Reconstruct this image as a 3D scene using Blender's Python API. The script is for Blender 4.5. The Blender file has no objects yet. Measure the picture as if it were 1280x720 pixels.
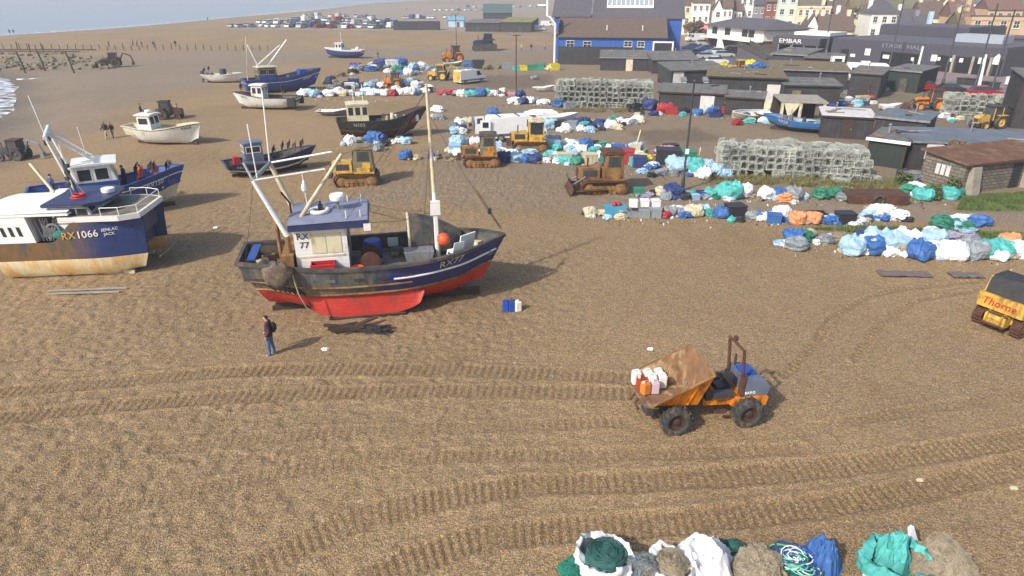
EXPO = 0.38; HAZE = .0007; GROUND_C = (.238, .162, .086)
import bpy, bmesh, math, random
import numpy as np
from mathutils import Vector, Matrix, Euler, noise as MN

random.seed(7)
R = math.radians
F, P, H = 820.0, R(24.5), 13.5          # focal length (px of a 1280 wide frame), pitch, camera height
cP, sP = math.cos(P), math.sin(P)
SC = bpy.context.scene
COL = SC.collection


def ray(px, py):
    dx = (px-640)/F; dy = (py-360)/F
    return Vector((dx, cP-dy*sP, -sP-dy*cP))


def G(px, py, z=0.0):                   # point of the plane z seen at a pixel
    d = ray(px, py); t = (z-H)/d.z
    return Vector((d.x*t, d.y*t, z))


def A(px, py, Y):                       # point at distance Y seen at a pixel
    d = ray(px, py); t = Y/d.y
    return Vector((d.x*t, Y, H+d.z*t))


def pix(p):
    x, y, z = p[0], p[1], p[2]-H
    Z = y*cP - z*sP; v = -y*sP - z*cP
    return 640+F*x/Z, 360+F*v/Z, Z


def s3(r, g, b):
    def f(c):
        c /= 255.0
        return c/12.92 if c <= .04045 else ((c+.055)/1.055)**2.4
    return (f(r), f(g), f(b))


# ------------------------------------------------------------------ materials
MATS = {}


def mat(name, col=None, rough=.7, metal=0, var=.22, scale=2.5, dirt=None, damt=.4, dscale=1.6, bump=0, bscale=20, spec=.5, trans=0):
    if name in MATS:
        return MATS[name]
    m = bpy.data.materials.new(name); m.use_nodes = True
    nt = m.node_tree; N = nt.nodes; Lk = nt.links
    b = N['Principled BSDF']
    b.inputs['Roughness'].default_value = rough
    b.inputs['Metallic'].default_value = metal
    b.inputs['Specular IOR Level'].default_value = spec
    tc = N.new('ShaderNodeTexCoord')
    no = N.new('ShaderNodeTexNoise'); no.inputs['Scale'].default_value = scale; no.inputs['Detail'].default_value = 5
    no.inputs['Roughness'].default_value = .65
    Lk.new(tc.outputs['Object'], no.inputs['Vector'])
    mx = N.new('ShaderNodeMix'); mx.data_type = 'RGBA'
    rm = N.new('ShaderNodeMapRange'); rm.inputs[1].default_value = .3; rm.inputs[2].default_value = .7
    Lk.new(no.outputs['Fac'], rm.inputs[0]); Lk.new(rm.outputs[0], mx.inputs[0])
    mx.inputs[6].default_value = (*[c*(1-var) for c in col], 1)
    mx.inputs[7].default_value = (*[min(.92, c*(1+var)) for c in col], 1)
    out = mx.outputs[2]
    if dirt:
        n2 = N.new('ShaderNodeTexNoise'); n2.inputs['Scale'].default_value = dscale; n2.inputs['Detail'].default_value = 7
        n2.inputs['Roughness'].default_value = .72
        mp = N.new('ShaderNodeMapping'); mp.inputs['Scale'].default_value = (1, 1, .45); mp.inputs['Location'].default_value = (3, 7, 1)
        Lk.new(tc.outputs['Object'], mp.inputs[0]); Lk.new(mp.outputs[0], n2.inputs['Vector'])
        r2 = N.new('ShaderNodeMapRange'); r2.inputs[1].default_value = .62-.3*damt; r2.inputs[2].default_value = .72-.2*damt
        r2.inputs[4].default_value = min(1, .55+damt*.5)
        Lk.new(n2.outputs['Fac'], r2.inputs[0])
        m2 = N.new('ShaderNodeMix'); m2.data_type = 'RGBA'
        Lk.new(r2.outputs[0], m2.inputs[0]); Lk.new(out, m2.inputs[6]); m2.inputs[7].default_value = (*dirt, 1)
        out = m2.outputs[2]
    Lk.new(out, b.inputs['Base Color'])
    if bump:
        n3 = N.new('ShaderNodeTexNoise'); n3.inputs['Scale'].default_value = bscale; n3.inputs['Detail'].default_value = 4
        Lk.new(tc.outputs['Object'], n3.inputs['Vector'])
        bp = N.new('ShaderNodeBump'); bp.inputs['Strength'].default_value = min(1, bump); bp.inputs['Distance'].default_value = .05
        Lk.new(n3.outputs['Fac'], bp.inputs['Height']); Lk.new(bp.outputs[0], b.inputs['Normal'])
    MATS[name] = m
    return m


def bandmat(name, col, col2, scale=(0, 0, 8), rough=.8, wid=.15, var=.2, vscale=2.0, jitter=0):
    """boards / courses: thin darker joints along an axis, built from a wave"""
    if name in MATS:
        return MATS[name]
    m = mat(name, col, rough, var=var, scale=vscale)
    nt = m.node_tree; N = nt.nodes; Lk = nt.links; b = N['Principled BSDF']
    src = b.inputs['Base Color'].links[0].from_socket
    tc = N.new('ShaderNodeTexCoord'); sp = N.new('ShaderNodeVectorMath'); sp.operation = 'DOT_PRODUCT'
    Lk.new(tc.outputs['Object'], sp.inputs[0]); sp.inputs[1].default_value = scale
    fr = N.new('ShaderNodeMath'); fr.operation = 'FRACT'; Lk.new(sp.outputs['Value'], fr.inputs[0])
    lt = N.new('ShaderNodeMath'); lt.operation = 'LESS_THAN'; Lk.new(fr.outputs[0], lt.inputs[0]); lt.inputs[1].default_value = wid
    mx = N.new('ShaderNodeMix'); mx.data_type = 'RGBA'; Lk.new(lt.outputs[0], mx.inputs[0]); Lk.new(src, mx.inputs[6])
    mx.inputs[7].default_value = (*col2, 1)
    Lk.new(mx.outputs[2], b.inputs['Base Color'])
    return m


RUST = s3(92, 52, 32)
GRIME = (.07, .06, .05)
def M_(n): return MATS[n]
mat('white_paint', (.72, .71, .68), .5, var=.06, dirt=(.36, .31, .25), damt=.22)
mat('white_clean', (.78, .78, .76), .45, var=.05, dirt=(.45, .42, .38), damt=.1)
mat('cream_paint', s3(205, 196, 165), .55, var=.1, dirt=s3(120, 105, 80), damt=.3)
mat('navy_paint', s3(40, 48, 88), .45, var=.3, dirt=s3(62, 66, 70), damt=.35)
mat('blue_paint', s3(40, 70, 138), .45, var=.25, dirt=s3(60, 70, 90), damt=.25)
mat('blue_roof', s3(78, 84, 122), .55, var=.15, dirt=s3(130, 128, 130), damt=.35)
mat('worn_dark_paint', s3(62, 62, 62), .7, var=.35, dirt=s3(108, 92, 72), damt=.5)
mat('red_paint', s3(186, 52, 40), .6, var=.18, dirt=s3(126, 66, 50), damt=.38, dscale=2.6)
mat('yellow_paint', s3(202, 162, 66), .6, var=.22, dirt=s3(118, 94, 62), damt=.5, dscale=3)
mat('dull_yellow', s3(168, 122, 48), .6, var=.25, dirt=RUST, damt=.5, dscale=2.2)
mat('orange_paint', s3(214, 126, 16), .5, var=.2, dirt=s3(116, 66, 28), damt=.5, dscale=3.5)
mat('rust', s3(84, 54, 40), .9, var=.4, scale=5, dirt=s3(56, 36, 28), damt=.4, bump=.5)
mat('light_rust', s3(136, 102, 62), .9, var=.35, scale=3, dirt=s3(92, 56, 34), damt=.55, bump=.4)
mat('dark_metal', (.045, .045, .05), .6, var=.3, dirt=RUST, damt=.25)
mat('grey_metal', (.24, .25, .26), .5, .3, var=.25, dirt=(.13, .1, .08), damt=.3)
mat('rubber', (.035, .034, .033), .85, var=.3, dirt=(.16, .125, .085), damt=.45, dscale=4)
mat('glass', (.03, .035, .04), .08, var=.2)
mat('deck_grey', s3(118, 112, 100), .8, var=.25, dirt=s3(86, 76, 62), damt=.5)
mat('wood', s3(132, 104, 72), .8, var=.3, scale=4, dirt=s3(80, 62, 44), damt=.4)
mat('pale_spar', s3(200, 188, 158), .6, var=.2, scale=3, dirt=s3(130, 96, 60), damt=.4)
mat('dark_wood', s3(58, 46, 40), .85, var=.35, scale=4)
mat('rope', s3(150, 140, 115), .9, var=.3)
mat('black_cloth', (.03, .03, .034), .75, var=.3, bump=.3, bscale=6)
mat('black_plastic', (.03, .03, .035), .5, var=.2)
mat('grey_plastic', s3(92, 98, 102), .6, var=.2)
mat('orange_plastic', s3(214, 84, 40), .5, var=.15)
mat('blue_plastic', s3(36, 72, 160), .45, var=.15)
mat('slate_hood', s3(98, 106, 124), .5, var=.15, dirt=s3(70, 66, 66), damt=.3)
mat('black_timber', (.022, .021, .023), .8, var=.35, scale=3, dirt=(.05, .045, .04), damt=.3)
bandmat('felt_roof', s3(100, 98, 95), s3(74, 72, 70), (1.05, 0, 0), .9, .05, .32, .8)
bandmat('blue_felt', s3(96, 105, 116), s3(76, 84, 92), (1.05, 0, 0), .85, .05, .25, .6)
mat('moss_roof', s3(112, 102, 76), .95, var=.25, scale=1.5, dirt=s3(84, 64, 44), damt=.5, bump=.5)
mat('rusty_roof', s3(98, 66, 48), .95, var=.25, scale=1.2, dirt=s3(128, 108, 86), damt=.35)
mat('concrete', s3(150, 142, 130), .9, var=.2, dirt=s3(112, 104, 92), damt=.4)

# ------------------------------------------------------------------ mesh builder


class MB:
    def __init__(s): s.v = []; s.f = []; s.m = []

    def add(s, vs, fs, m=0):
        o = len(s.v); s.v += [tuple(q) for q in vs]
        for f in fs:
            s.f.append(tuple(i+o for i in f)); s.m.append(m)
        return s

    def box(s, x0, y0, z0, x1, y1, z1, m=0):
        v = [(x0, y0, z0), (x1, y0, z0), (x1, y1, z0), (x0, y1, z0), (x0, y0, z1), (x1, y0, z1), (x1, y1, z1), (x0, y1, z1)]
        return s.add(v, [(0, 3, 2, 1), (4, 5, 6, 7), (0, 1, 5, 4), (1, 2, 6, 5), (2, 3, 7, 6), (3, 0, 4, 7)], m)

    def cbox(s, c, d, rot=(0, 0, 0), m=0, taper=1):
        mt = Euler([R(a) for a in rot]).to_matrix()
        v = []
        for z in (-.5, .5):
            k = taper if z > 0 else 1
            for x, y in ((-.5, -.5), (.5, -.5), (.5, .5), (-.5, .5)):
                v.append(Vector(c)+mt @ Vector((x*d[0]*k, y*d[1]*k, z*d[2])))
        return s.add(v, [(0, 3, 2, 1), (4, 5, 6, 7), (0, 1, 5, 4), (1, 2, 6, 5), (2, 3, 7, 6), (3, 0, 4, 7)], m)

    def tube(s, pts, r, n=7, m=0, closed=False):
        pts = [Vector(p) for p in pts]
        k = len(pts); rs = r if isinstance(r, (list, tuple)) else [r]*k
        vs = []; prev = None
        for i, p in enumerate(pts):
            if closed:
                d = pts[(i+1) % k]-pts[i-1]
            else:
                d = pts[min(i+1, k-1)]-pts[max(i-1, 0)]
            d.normalize()
            if prev is None:
                a = d.orthogonal().normalized()
            else:
                a = (prev-d*prev.dot(d))
                a = a.normalized() if a.length > 1e-6 else d.orthogonal().normalized()
            prev = a; b = d.cross(a)
            for j in range(n):
                t = 2*math.pi*j/n
                vs.append(p+(a*math.cos(t)+b*math.sin(t))*rs[i])
        fs = []
        for i in range(k if closed else k-1):
            for j in range(n):
                a0 = i*n+j; a1 = i*n+(j+1) % n; i2 = (i+1) % k
                fs.append((a0, a1, i2*n+(j+1) % n, i2*n+j))
        if not closed:
            fs.append(tuple(range(n-1, -1, -1))); fs.append(tuple(range((k-1)*n, k*n)))
        return s.add(vs, fs, m)

    def lathe(s, prof, c=(0, 0, 0), axis='z', n=20, m=0):
        """prof: [(radius, height)] closed top and bottom if radius 0"""
        vs = []; fs = []
        for r_, h_ in prof:
            for j in range(n):
                t = 2*math.pi*j/n; a, b = r_*math.cos(t), r_*math.sin(t)
                q = (a, b, h_) if axis == 'z' else ((a, h_, b) if axis == 'y' else (h_, a, b))
                vs.append((q[0]+c[0], q[1]+c[1], q[2]+c[2]))
        for i in range(len(prof)-1):
            for j in range(n):
                fs.append((i*n+j, i*n+(j+1) % n, (i+1)*n+(j+1) % n, (i+1)*n+j))
        return s.add(vs, fs, m)

    def prism(s, poly, y0, y1, m=0, axis='y', inset=0):
        """polygon in xz extruded along y (axis='y'), in xy along z (axis='z'), in yz along x (axis='x')"""
        n = len(poly); vs = []
        cx = sum(p[0] for p in poly)/n; cz = sum(p[1] for p in poly)/n
        for k, e in enumerate((y0, y1)):
            for a, b in poly:
                vs.append((a, e, b) if axis == 'y' else ((a, b, e) if axis == 'z' else (e, a, b)))
        fs = [tuple(range(n-1, -1, -1)), tuple(range(n, 2*n))]
        for i in range(n):
            j = (i+1) % n; fs.append((i, j, n+j, n+i))
        return s.add(vs, fs, m)

    def grid(s, nu, nv, fn, m=0, wrap=False):
        vs = [fn(i/(nu if wrap else nu-1), j/(nv-1)) for i in range(nu) for j in range(nv)]
        fs = []
        for i in range(nu if wrap else nu-1):
            for j in range(nv-1):
                i2 = (i+1) % nu
                fs.append((i*nv+j, i2*nv+j, i2*nv+j+1, i*nv+j+1))
        return s.add(vs, fs, m)

    def ball(s, c, r, n=8, m=0, sq=(1, 1, 1)):
        def fn(u, v):
            t = 2*math.pi*u; p = math.pi*(v-.5)
            return (c[0]+r*sq[0]*math.cos(p)*math.cos(t), c[1]+r*sq[1]*math.cos(p)*math.sin(t), c[2]+r*sq[2]*math.sin(p))
        return s.grid(n, max(4, n//2+1), fn, m, wrap=True)

    def xf(s, mt, start=0):
        for i in range(start, len(s.v)):
            s.v[i] = tuple(mt @ Vector(s.v[i]))
        return s

    def mesh(s, name, mats, smooth=None):
        me = bpy.data.meshes.new(name)
        me.from_pydata(s.v, [], s.f)
        for q in mats:
            me.materials.append(MATS[q] if isinstance(q, str) else q)
        if len(mats) > 1:
            me.polygons.foreach_set('material_index', s.m)
        me.update()
        if smooth:
            me.shade_smooth(); me.set_sharp_from_angle(angle=R(smooth))
        return me

    def build(s, name, mats, parent=None, smooth=None, loc=None, rz=0):
        if isinstance(mats, str) or not isinstance(mats, (list, tuple)):
            mats = [mats]
        o = bpy.data.objects.new(name, s.mesh(name, mats, smooth)); COL.objects.link(o)
        if parent:
            o.parent = parent
        if loc is not None:
            o.location = loc
        if rz:
            o.rotation_euler = (0, 0, rz)
        return o


def tag(o, label, cat, group=None, kind=None):
    if label: o['label'] = label
    if cat: o['category'] = cat
    if group: o['group'] = group
    if kind: o['kind'] = kind
    return o


def thing(name, label, cat, loc=(0, 0, 0), rz=0, group=None, roll=0, pitch=0):
    o = bpy.data.objects.new(name, None); COL.objects.link(o); o.empty_display_size = .3
    o.location = loc; o.rotation_euler = (roll, pitch, rz)
    return tag(o, label, cat, group)


def dup(o, loc=None, rz=None, label=None, group=None, scale=None, parent=None):
    c = o.copy(); COL.objects.link(c)
    if parent is not None: c.parent = parent
    for ch in list(o.children):
        dup(ch, parent=c)
    if loc is not None: c.location = loc
    if rz is not None: c.rotation_euler = (0, 0, rz)
    if label: c['label'] = label
    if group: c['group'] = group
    if scale: c.scale = scale
    return c


def textmesh(txt, size=1.0, depth=.01, align='CENTER', shear=0):
    cu = bpy.data.curves.new('lettering', 'FONT'); cu.body = txt; cu.size = size; cu.extrude = depth
    cu.align_x = align; cu.align_y = 'CENTER'; cu.shear = shear; cu.resolution_u = 2
    ob = bpy.data.objects.new('lettering', cu); COL.objects.link(ob)
    bpy.context.view_layer.update()
    me = bpy.data.meshes.new_from_object(ob.evaluated_get(bpy.context.evaluated_depsgraph_get()))
    bpy.data.objects.remove(ob); bpy.data.curves.remove(cu)
    return me


def text(txt, size, mt, material, parent, name='lettering', depth=.008, fn=None, shear=0, stretch=1):
    me = textmesh(txt, size, depth, shear=shear)
    for v in me.vertices:
        c = v.co.copy(); c.x *= stretch
        v.co = fn(c) if fn else mt @ c
    me.materials.clear(); me.materials.append(MATS[material])
    o = bpy.data.objects.new(name, me); COL.objects.link(o); o.parent = parent
    return o


def frame2(p, q):
    """centre, heading and length of the segment p->q in plan"""
    d = q-p
    return (p+q)/2, math.atan2(d.y, d.x), math.hypot(d.x, d.y)


def lerp(a, b, t): return a+(b-a)*t


def sstep(a, b, x):
    t = max(0, min(1, (x-a)/(b-a))); return t*t*(3-2*t)


ORD = 'first second third fourth fifth sixth seventh eighth ninth tenth eleventh twelfth thirteenth fourteenth fifteenth sixteenth seventeenth eighteenth nineteenth twentieth'.split()
def ordw(i):
    if i < 20: return ORD[i]
    tens = {2: 'twenty', 3: 'thirty', 4: 'forty', 5: 'fifty', 6: 'sixty', 7: 'seventy', 8: 'eighty', 9: 'ninety'}
    n = i+1
    if n % 10 == 0: return {20: 'twentieth', 30: 'thirtieth', 40: 'fortieth', 50: 'fiftieth', 60: 'sixtieth', 70: 'seventieth', 80: 'eightieth', 90: 'ninetieth'}[n]
    return tens[n//10]+'-'+ORD[n % 10-1]
# ------------------------------------------------------------------ camera, light, world
cam = bpy.data.cameras.new('camera'); co = bpy.data.objects.new('camera', cam); COL.objects.link(co)
co.location = (0, 0, H); co.rotation_euler = (math.pi/2-P, 0, 0)
cam.sensor_width = 36; cam.lens = F/1280*36; cam.clip_end = 6000; cam.clip_start = .5
SC.camera = co
TO_SUN = Vector((-.73, -.68, .80)).normalized()
sl = bpy.data.lights.new('sun', 'SUN'); sl.energy = 3.7; sl.angle = R(1.4); sl.color = (1, .945, .86)
so = bpy.data.objects.new('sun', sl); COL.objects.link(so)
so.rotation_euler = (-TO_SUN).to_track_quat('-Z', 'Y').to_euler()
w = bpy.data.worlds.new('World'); SC.world = w; w.use_nodes = True
sky = w.node_tree.nodes.new('ShaderNodeTexSky'); sky.sky_type = 'NISHITA'; sky.sun_disc = False
sky.sun_elevation = math.asin(TO_SUN.z); sky.sun_rotation = math.atan2(TO_SUN.x, TO_SUN.y)
sky.dust_density = 2.5; sky.air_density = 1.0
bg = w.node_tree.nodes['Background']; bg.inputs[1].default_value = .148
w.node_tree.links.new(sky.outputs[0], bg.inputs[0])
SC.view_settings.view_transform = 'Standard'; SC.view_settings.look = 'None'; SC.view_settings.gamma = 1
SC.view_settings.exposure = EXPO
SC.cycles.max_bounces = 5; SC.cycles.diffuse_bounces = 2; SC.cycles.glossy_bounces = 2; SC.cycles.transparent_max_bounces = 8

# ------------------------------------------------------------------ the beach: one height-field sheet
rng = np.random.RandomState(3)
_T = rng.rand(512, 512)


def vnoise(x, y, wl, seed=0):
    x = x/wl+seed*17.3; y = y/wl+seed*31.7
    xi = np.floor(x).astype(int); yi = np.floor(y).astype(int)
    fx = x-xi; fy = y-yi; fx = fx*fx*(3-2*fx); fy = fy*fy*(3-2*fy)
    g = lambda a, b: _T[a % 512, b % 512]
    return (g(xi, yi)*(1-fx)+g(xi+1, yi)*fx)*(1-fy)+(g(xi, yi+1)*(1-fx)+g(xi+1, yi+1)*fx)*fy


def seg(a, b, st): return list(np.arange(a, b, st))


def geo(a, b, st, k):
    o = []; x = a
    while x < b:
        o.append(x); x += st; st *= k
    o.append(b); return o


xh = seg(0, 26, .068)+seg(26, 33, .13)+seg(33, 60, .8)+geo(60, 140, 1.5, 1.02)+geo(142, 2500, 4, 1.12)
XS = np.array([-q for q in reversed(xh[1:])]+xh)
YS = np.array(seg(-30, 10, 2.5)+seg(10, 11.4, .2)+seg(11.4, 26, .062)+seg(26, 36, .09)+seg(36, 50, .16)+seg(50, 80, .5)+geo(80, 200, 1, 1.01)+geo(203, 3000, 5, 1.07))
GX, GY = np.meshgrid(XS, YS)            # rows = y
gx, gy = GX.ravel(), GY.ravel()
ss = lambda a, b, x: (lambda t: t*t*(3-2*t))(np.clip((x-a)/(b-a), 0, 1))


def polyline(pts, x, y):
    """distance, arc length and side to a polyline"""
    best = np.full(x.shape, 1e9); arc = np.zeros(x.shape); side = np.zeros(x.shape); acc = 0
    for (ax, ay), (bx, by) in zip(pts[:-1], pts[1:]):
        dx, dy = bx-ax, by-ay; L = math.hypot(dx, dy)
        t = np.clip(((x-ax)*dx+(y-ay)*dy)/(L*L), 0, 1)
        d = np.hypot(x-ax-t*dx, y-ay-t*dy); k = d < best
        best = np.where(k, d, best); arc = np.where(k, acc+t*L, arc)
        side = np.where(k, ((x-ax)*dy-(y-ay)*dx)/L, side); acc += L
    return best, arc, side


def smoothpts(px, sub=8):
    p = [G(*q) for q in px]; o = []
    for i in range(len(p)-1):
        p0, p1, p2, p3 = p[max(i-1, 0)], p[i], p[i+1], p[min(i+2, len(p)-1)]
        for k in range(sub):
            t = k/sub
            q = .5*((2*p1)+(p2-p0)*t+(2*p0-5*p1+4*p2-p3)*t*t+(3*p1-p0-3*p2+p3)*t**3)
            o.append((q.x, q.y))
    o.append((p[-1].x, p[-1].y)); return o


def inpoly(pts, x, y):
    c = np.zeros(x.shape, bool); n = len(pts); j = n-1
    for i in range(n):
        xi, yi = pts[i]; xj, yj = pts[j]
        if yi != yj:
            c ^= ((yi > y) != (yj > y)) & (x < (xj-xi)*(y-yi)/(yj-yi)+xi)
        j = i
    return c


def pmask(px, soft, warp=1.5, raw=False):
    pts = px if raw else [(G(*q).x, G(*q).y) for q in px]
    wx = gx+(vnoise(gx, gy, 3, 1)-.5)*warp*2+(vnoise(gx, gy, .8, 2)-.5)*warp; wy = gy+(vnoise(gx, gy, 3, 3)-.5)*warp*2+(vnoise(gx, gy, .8, 4)-.5)*warp
    d, _, _ = polyline(pts+[pts[0]], wx, wy)
    sd = np.where(inpoly(pts, wx, wy), d, -d)
    return ss(-soft, soft, sd)


gz = (vnoise(gx, gy, 9, 5)-.5)*.10+(vnoise(gx, gy, 2.6, 6)-.5)*.05
near = 1-ss(50, 75, gy)
# trodden lumps
rx_, ry_ = gx*.8+gy*.6, gy*.8-gx*.6
lump = .6*vnoise(rx_, ry_, .29, 7)+.4*vnoise(gx, gy, .24, 27); lump2 = vnoise(rx_, ry_, .15, 8)
left = 1-ss(-4, 5, gx-(gy-20)*.25)
amt = .26+.74*left*ss(.25, .6, vnoise(gx, gy, 6, 9)*.7+vnoise(gx, gy, 2, 29)*.3)
dent = 1-ss(.32, .60, lump)
gz += near*amt*(-dent*.05+(lump2-.5)*.03)
gz += near*(vnoise(gx, gy, .085, 19)-.5)*.02
# caterpillar tracks
TR = [  # pixel polyline, gauge offsets, width, pitch, depth
    ([(-60, 497), (130, 479), (330, 463), (560, 462), (790, 474), (900, 492)], .8, .28, .042),
    ([(-60, 530), (140, 508), (330, 494), (560, 488), (800, 492)], .8, .28, .042),
    ([(250, 745), (330, 706), (400, 672), (480, 640), (640, 609), (830, 601), (1050, 583), (1300, 545)], .9, .25, .047),
    ([(470, 720), (545, 690), (640, 668), (860, 652), (1100, 622), (1300, 575)], .9, .25, .05),
    ([(120, 640), (300, 600), (500, 572), (800, 568), (1000, 560)], .6, .27, .03),
    ([(200, 560), (420, 540), (640, 532), (780, 528)], .6, .27, .025),
    ([(980, 470), (1010, 440), (1050, 392), (1110, 365), (1220, 352)], .34, .3, .06),
    ([(1070, 450), (1085, 425), (1110, 400), (1150, 376), (1230, 362)], .34, .3, .06),
    ([(420, 240), (520, 228), (620, 226), (720, 232), (790, 245)], .6, .3, .03),
    ([(420, 255), (540, 243), (700, 240), (800, 252)], .6, .3, .03),
    ([(700, 470), (760, 430), (800, 380), (840, 330)], .4, .3, .012),
    ([(1000, 540), (1100, 520), (1300, 490)], .5, .27, .022),
    ([(820, 560), (700, 590), (640, 640), (600, 720)], .5, .27, .012),
]
trk = np.zeros(gx.shape); deep = np.zeros(gx.shape)
for px, wd, pitch, dp in TR:
    pts = smoothpts(px)
    xs = [q[0] for q in pts]; ys = [q[1] for q in pts]
    idx = np.nonzero((gx > min(xs)-2) & (gx < max(xs)+2) & (gy > min(ys)-2) & (gy < max(ys)+2))[0]
    d, a, sd = polyline(pts, gx[idx], gy[idx])
    wob = (vnoise(gx[idx], gy[idx], .5, 12)-.5)*.16
    mk = 1-ss(wd*.5-.07, wd*.5+.07, d+wob)
    ph = ((a+sd*.12)/pitch) % 1.0
    groove = np.exp(-((ph-.5)/.15)**2)
    fade = .45+.75*vnoise(gx[idx], gy[idx], 2.4, 13)*(.6+.8*vnoise(gx[idx], gy[idx], .45, 23))
    berm = np.exp(-((d-wd*.5-.12)/.11)**2)*dp*.7
    h = mk*(-dp*.35-groove*dp*1.5*fade)+berm
    gz[idx] = gz[idx]*(1-.8*mk)+h
    trk[idx] = np.maximum(trk[idx], mk*min(1, dp/.05))
# water line: beach falls away into the sea
SHORE = [(-2600, -200), (-700, -40), (-110, 20), (-75, 55)]+[(G(*q).x, G(*q).y) for q in ((-90, 205), (-44, 152), (-16, 112), (-12, 98), (-60, 84), (-130, 62), (-60, 47), (0, 43), (160, 32.5), (300, 20), (400, 11), (470, 3))]+[(-90, 1200), (-300, 3500), (-2600, 3500)]
sd_, _, _ = polyline(SHORE+[SHORE[0]], gx, gy)
sea_in = inpoly(SHORE, gx, gy)
sdist = np.where(sea_in, sd_, -sd_)+(vnoise(gx, gy, 6, 14)-.5)*3*(1-ss(150, 300, gy))
gz = np.where(sdist > -14, gz*(1-ss(-14, -4, sdist))-.45*ss(-14, 0, sdist)-np.clip(sdist, 0, 60)*.05, gz)
# ground colours
base = np.empty((gx.size, 3))
def fill(c, k): base[:] = base*(1-k[:, None])+np.array(c)*k[:, None]
base[:] = GROUND_C
fill(np.array(GROUND_C)*np.array([1.10, 1.09, 1.06]), ss(.38, .7, vnoise(gx, gy, 9, 15)*.75+vnoise(gx, gy, 2.5, 16)*.25))
fill(np.array(GROUND_C)*np.array([.88, .86, .84]), ss(.5, .75, vnoise(gx, gy, 7, 17)*.7+vnoise(gx, gy, 1.8, 18)*.3)*.7)
fill(np.array(GROUND_C)*np.array([.70, .65, .58]), np.clip(trk*.5, 0, 1))
DIRT = (.196, .148, .098)
fill(DIRT, pmask([(400, 262), (470, 225), (560, 212), (720, 216), (800, 250), (730, 262), (560, 252)], 1.2)*.75)
fill(DIRT, pmask([(520, 100), (545, 130), (545, 215), (700, 225), (760, 235), (1300, 265), (1600, 260), (1400, 100), (900, 78), (690, 60), (560, 72)], 2.0)*.85)
fill((.135, .108, .082), pmask([(800, 118), (900, 148), (1000, 168), (1140, 190), (1300, 175), (1280, 150), (1140, 120), (900, 96), (820, 90)], 1.5)*.6)
fill((.21, .165, .12), pmask([(700, 262), (900, 258), (1300, 285), (1300, 263), (900, 245), (760, 245)], .5, .4)*.8)
fill((.115, .085, .058), pmask([(790, 165), (870, 158), (905, 172), (830, 182)], 1.0)*.8)
fill((.115, .085, .058), pmask([(560, 95), (690, 92), (690, 110), (600, 112)], 2)*.8)
fill((.12, .13, .05), pmask([(990, 282), (1300, 312), (1300, 290), (1090, 283)], .7, .6)*.55)
fill((.13, .12, .06), pmask([(870, 228), (1130, 238), (1130, 222), (880, 212)], .6, .6)*.8)
fill((.09, .12, .03), pmask([(1195, 264), (1300, 266), (1300, 240), (1200, 246)], .5, .4)*.9)
fill((.155, .135, .085), pmask([(1085, 130), (1280, 160), (1400, 170), (1300, 120), (1150, 108)], 1.5)*.8)
fill((.19, .158, .128), pmask([(-100, 210), (70, 175), (200, 120), (370, 80), (700, 66), (700, 58), (300, 62), (-100, 75)], 4, 3)*.6)
wet = ss(-9, -1, sdist)*(1-ss(300, 600, gy))
fill((.095, .082, .07), wet*.8)
me = bpy.data.meshes.new('beach'); nx, ny = len(XS), len(YS)
me.vertices.add(nx*ny); me.vertices.foreach_set('co', np.stack([gx, gy, gz], 1).astype(np.float32).ravel())
ii = (np.arange(ny-1)[:, None]*nx+np.arange(nx-1)[None, :]).ravel()
fc = np.stack([ii, ii+1, ii+nx+1, ii+nx], 1).astype(np.int32)
me.loops.add(fc.size); me.loops.foreach_set('vertex_index', fc.ravel())
me.polygons.add(len(fc)); me.polygons.foreach_set('loop_start', (np.arange(len(fc))*4).astype(np.int32))
me.update(calc_edges=True); me.shade_smooth()
ca = me.color_attributes.new('zone', 'FLOAT_COLOR', 'POINT')
ca.data.foreach_set('color', np.concatenate([base, np.ones((len(base), 1))], 1).astype(np.float32).ravel())
beach = bpy.data.objects.new('beach', me); COL.objects.link(beach); beach['kind'] = 'structure'

bm_ = bpy.data.materials.new('shingle'); bm_.use_nodes = True
N = bm_.node_tree.nodes; Lk = bm_.node_tree.links; bs = N['Principled BSDF']; bs.inputs['Roughness'].default_value = .9
bs.inputs['Specular IOR Level'].default_value = .25
tc = N.new('ShaderNodeTexCoord'); at = N.new('ShaderNodeAttribute'); at.attribute_name = 'zone'
cur = at.outputs['Color']
hts = []
for sc_, lo, hi in ((13, .84, 1.18), (29, .64, 1.42), (62, .58, 1.52)):
    vo = N.new('ShaderNodeTexVoronoi'); vo.inputs['Scale'].default_value = sc_; Lk.new(tc.outputs['Object'], vo.inputs['Vector'])
    sx = N.new('ShaderNodeSeparateColor'); Lk.new(vo.outputs['Color'], sx.inputs[0])
    mr = N.new('ShaderNodeMapRange'); Lk.new(sx.outputs[0], mr.inputs[0]); mr.inputs[3].default_value = lo; mr.inputs[4].default_value = hi
    ml = N.new('ShaderNodeVectorMath'); ml.operation = 'SCALE'; Lk.new(cur, ml.inputs[0]); Lk.new(mr.outputs[0], ml.inputs['Scale'])
    cur = ml.outputs[0]; hts.append((vo, sx))
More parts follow.
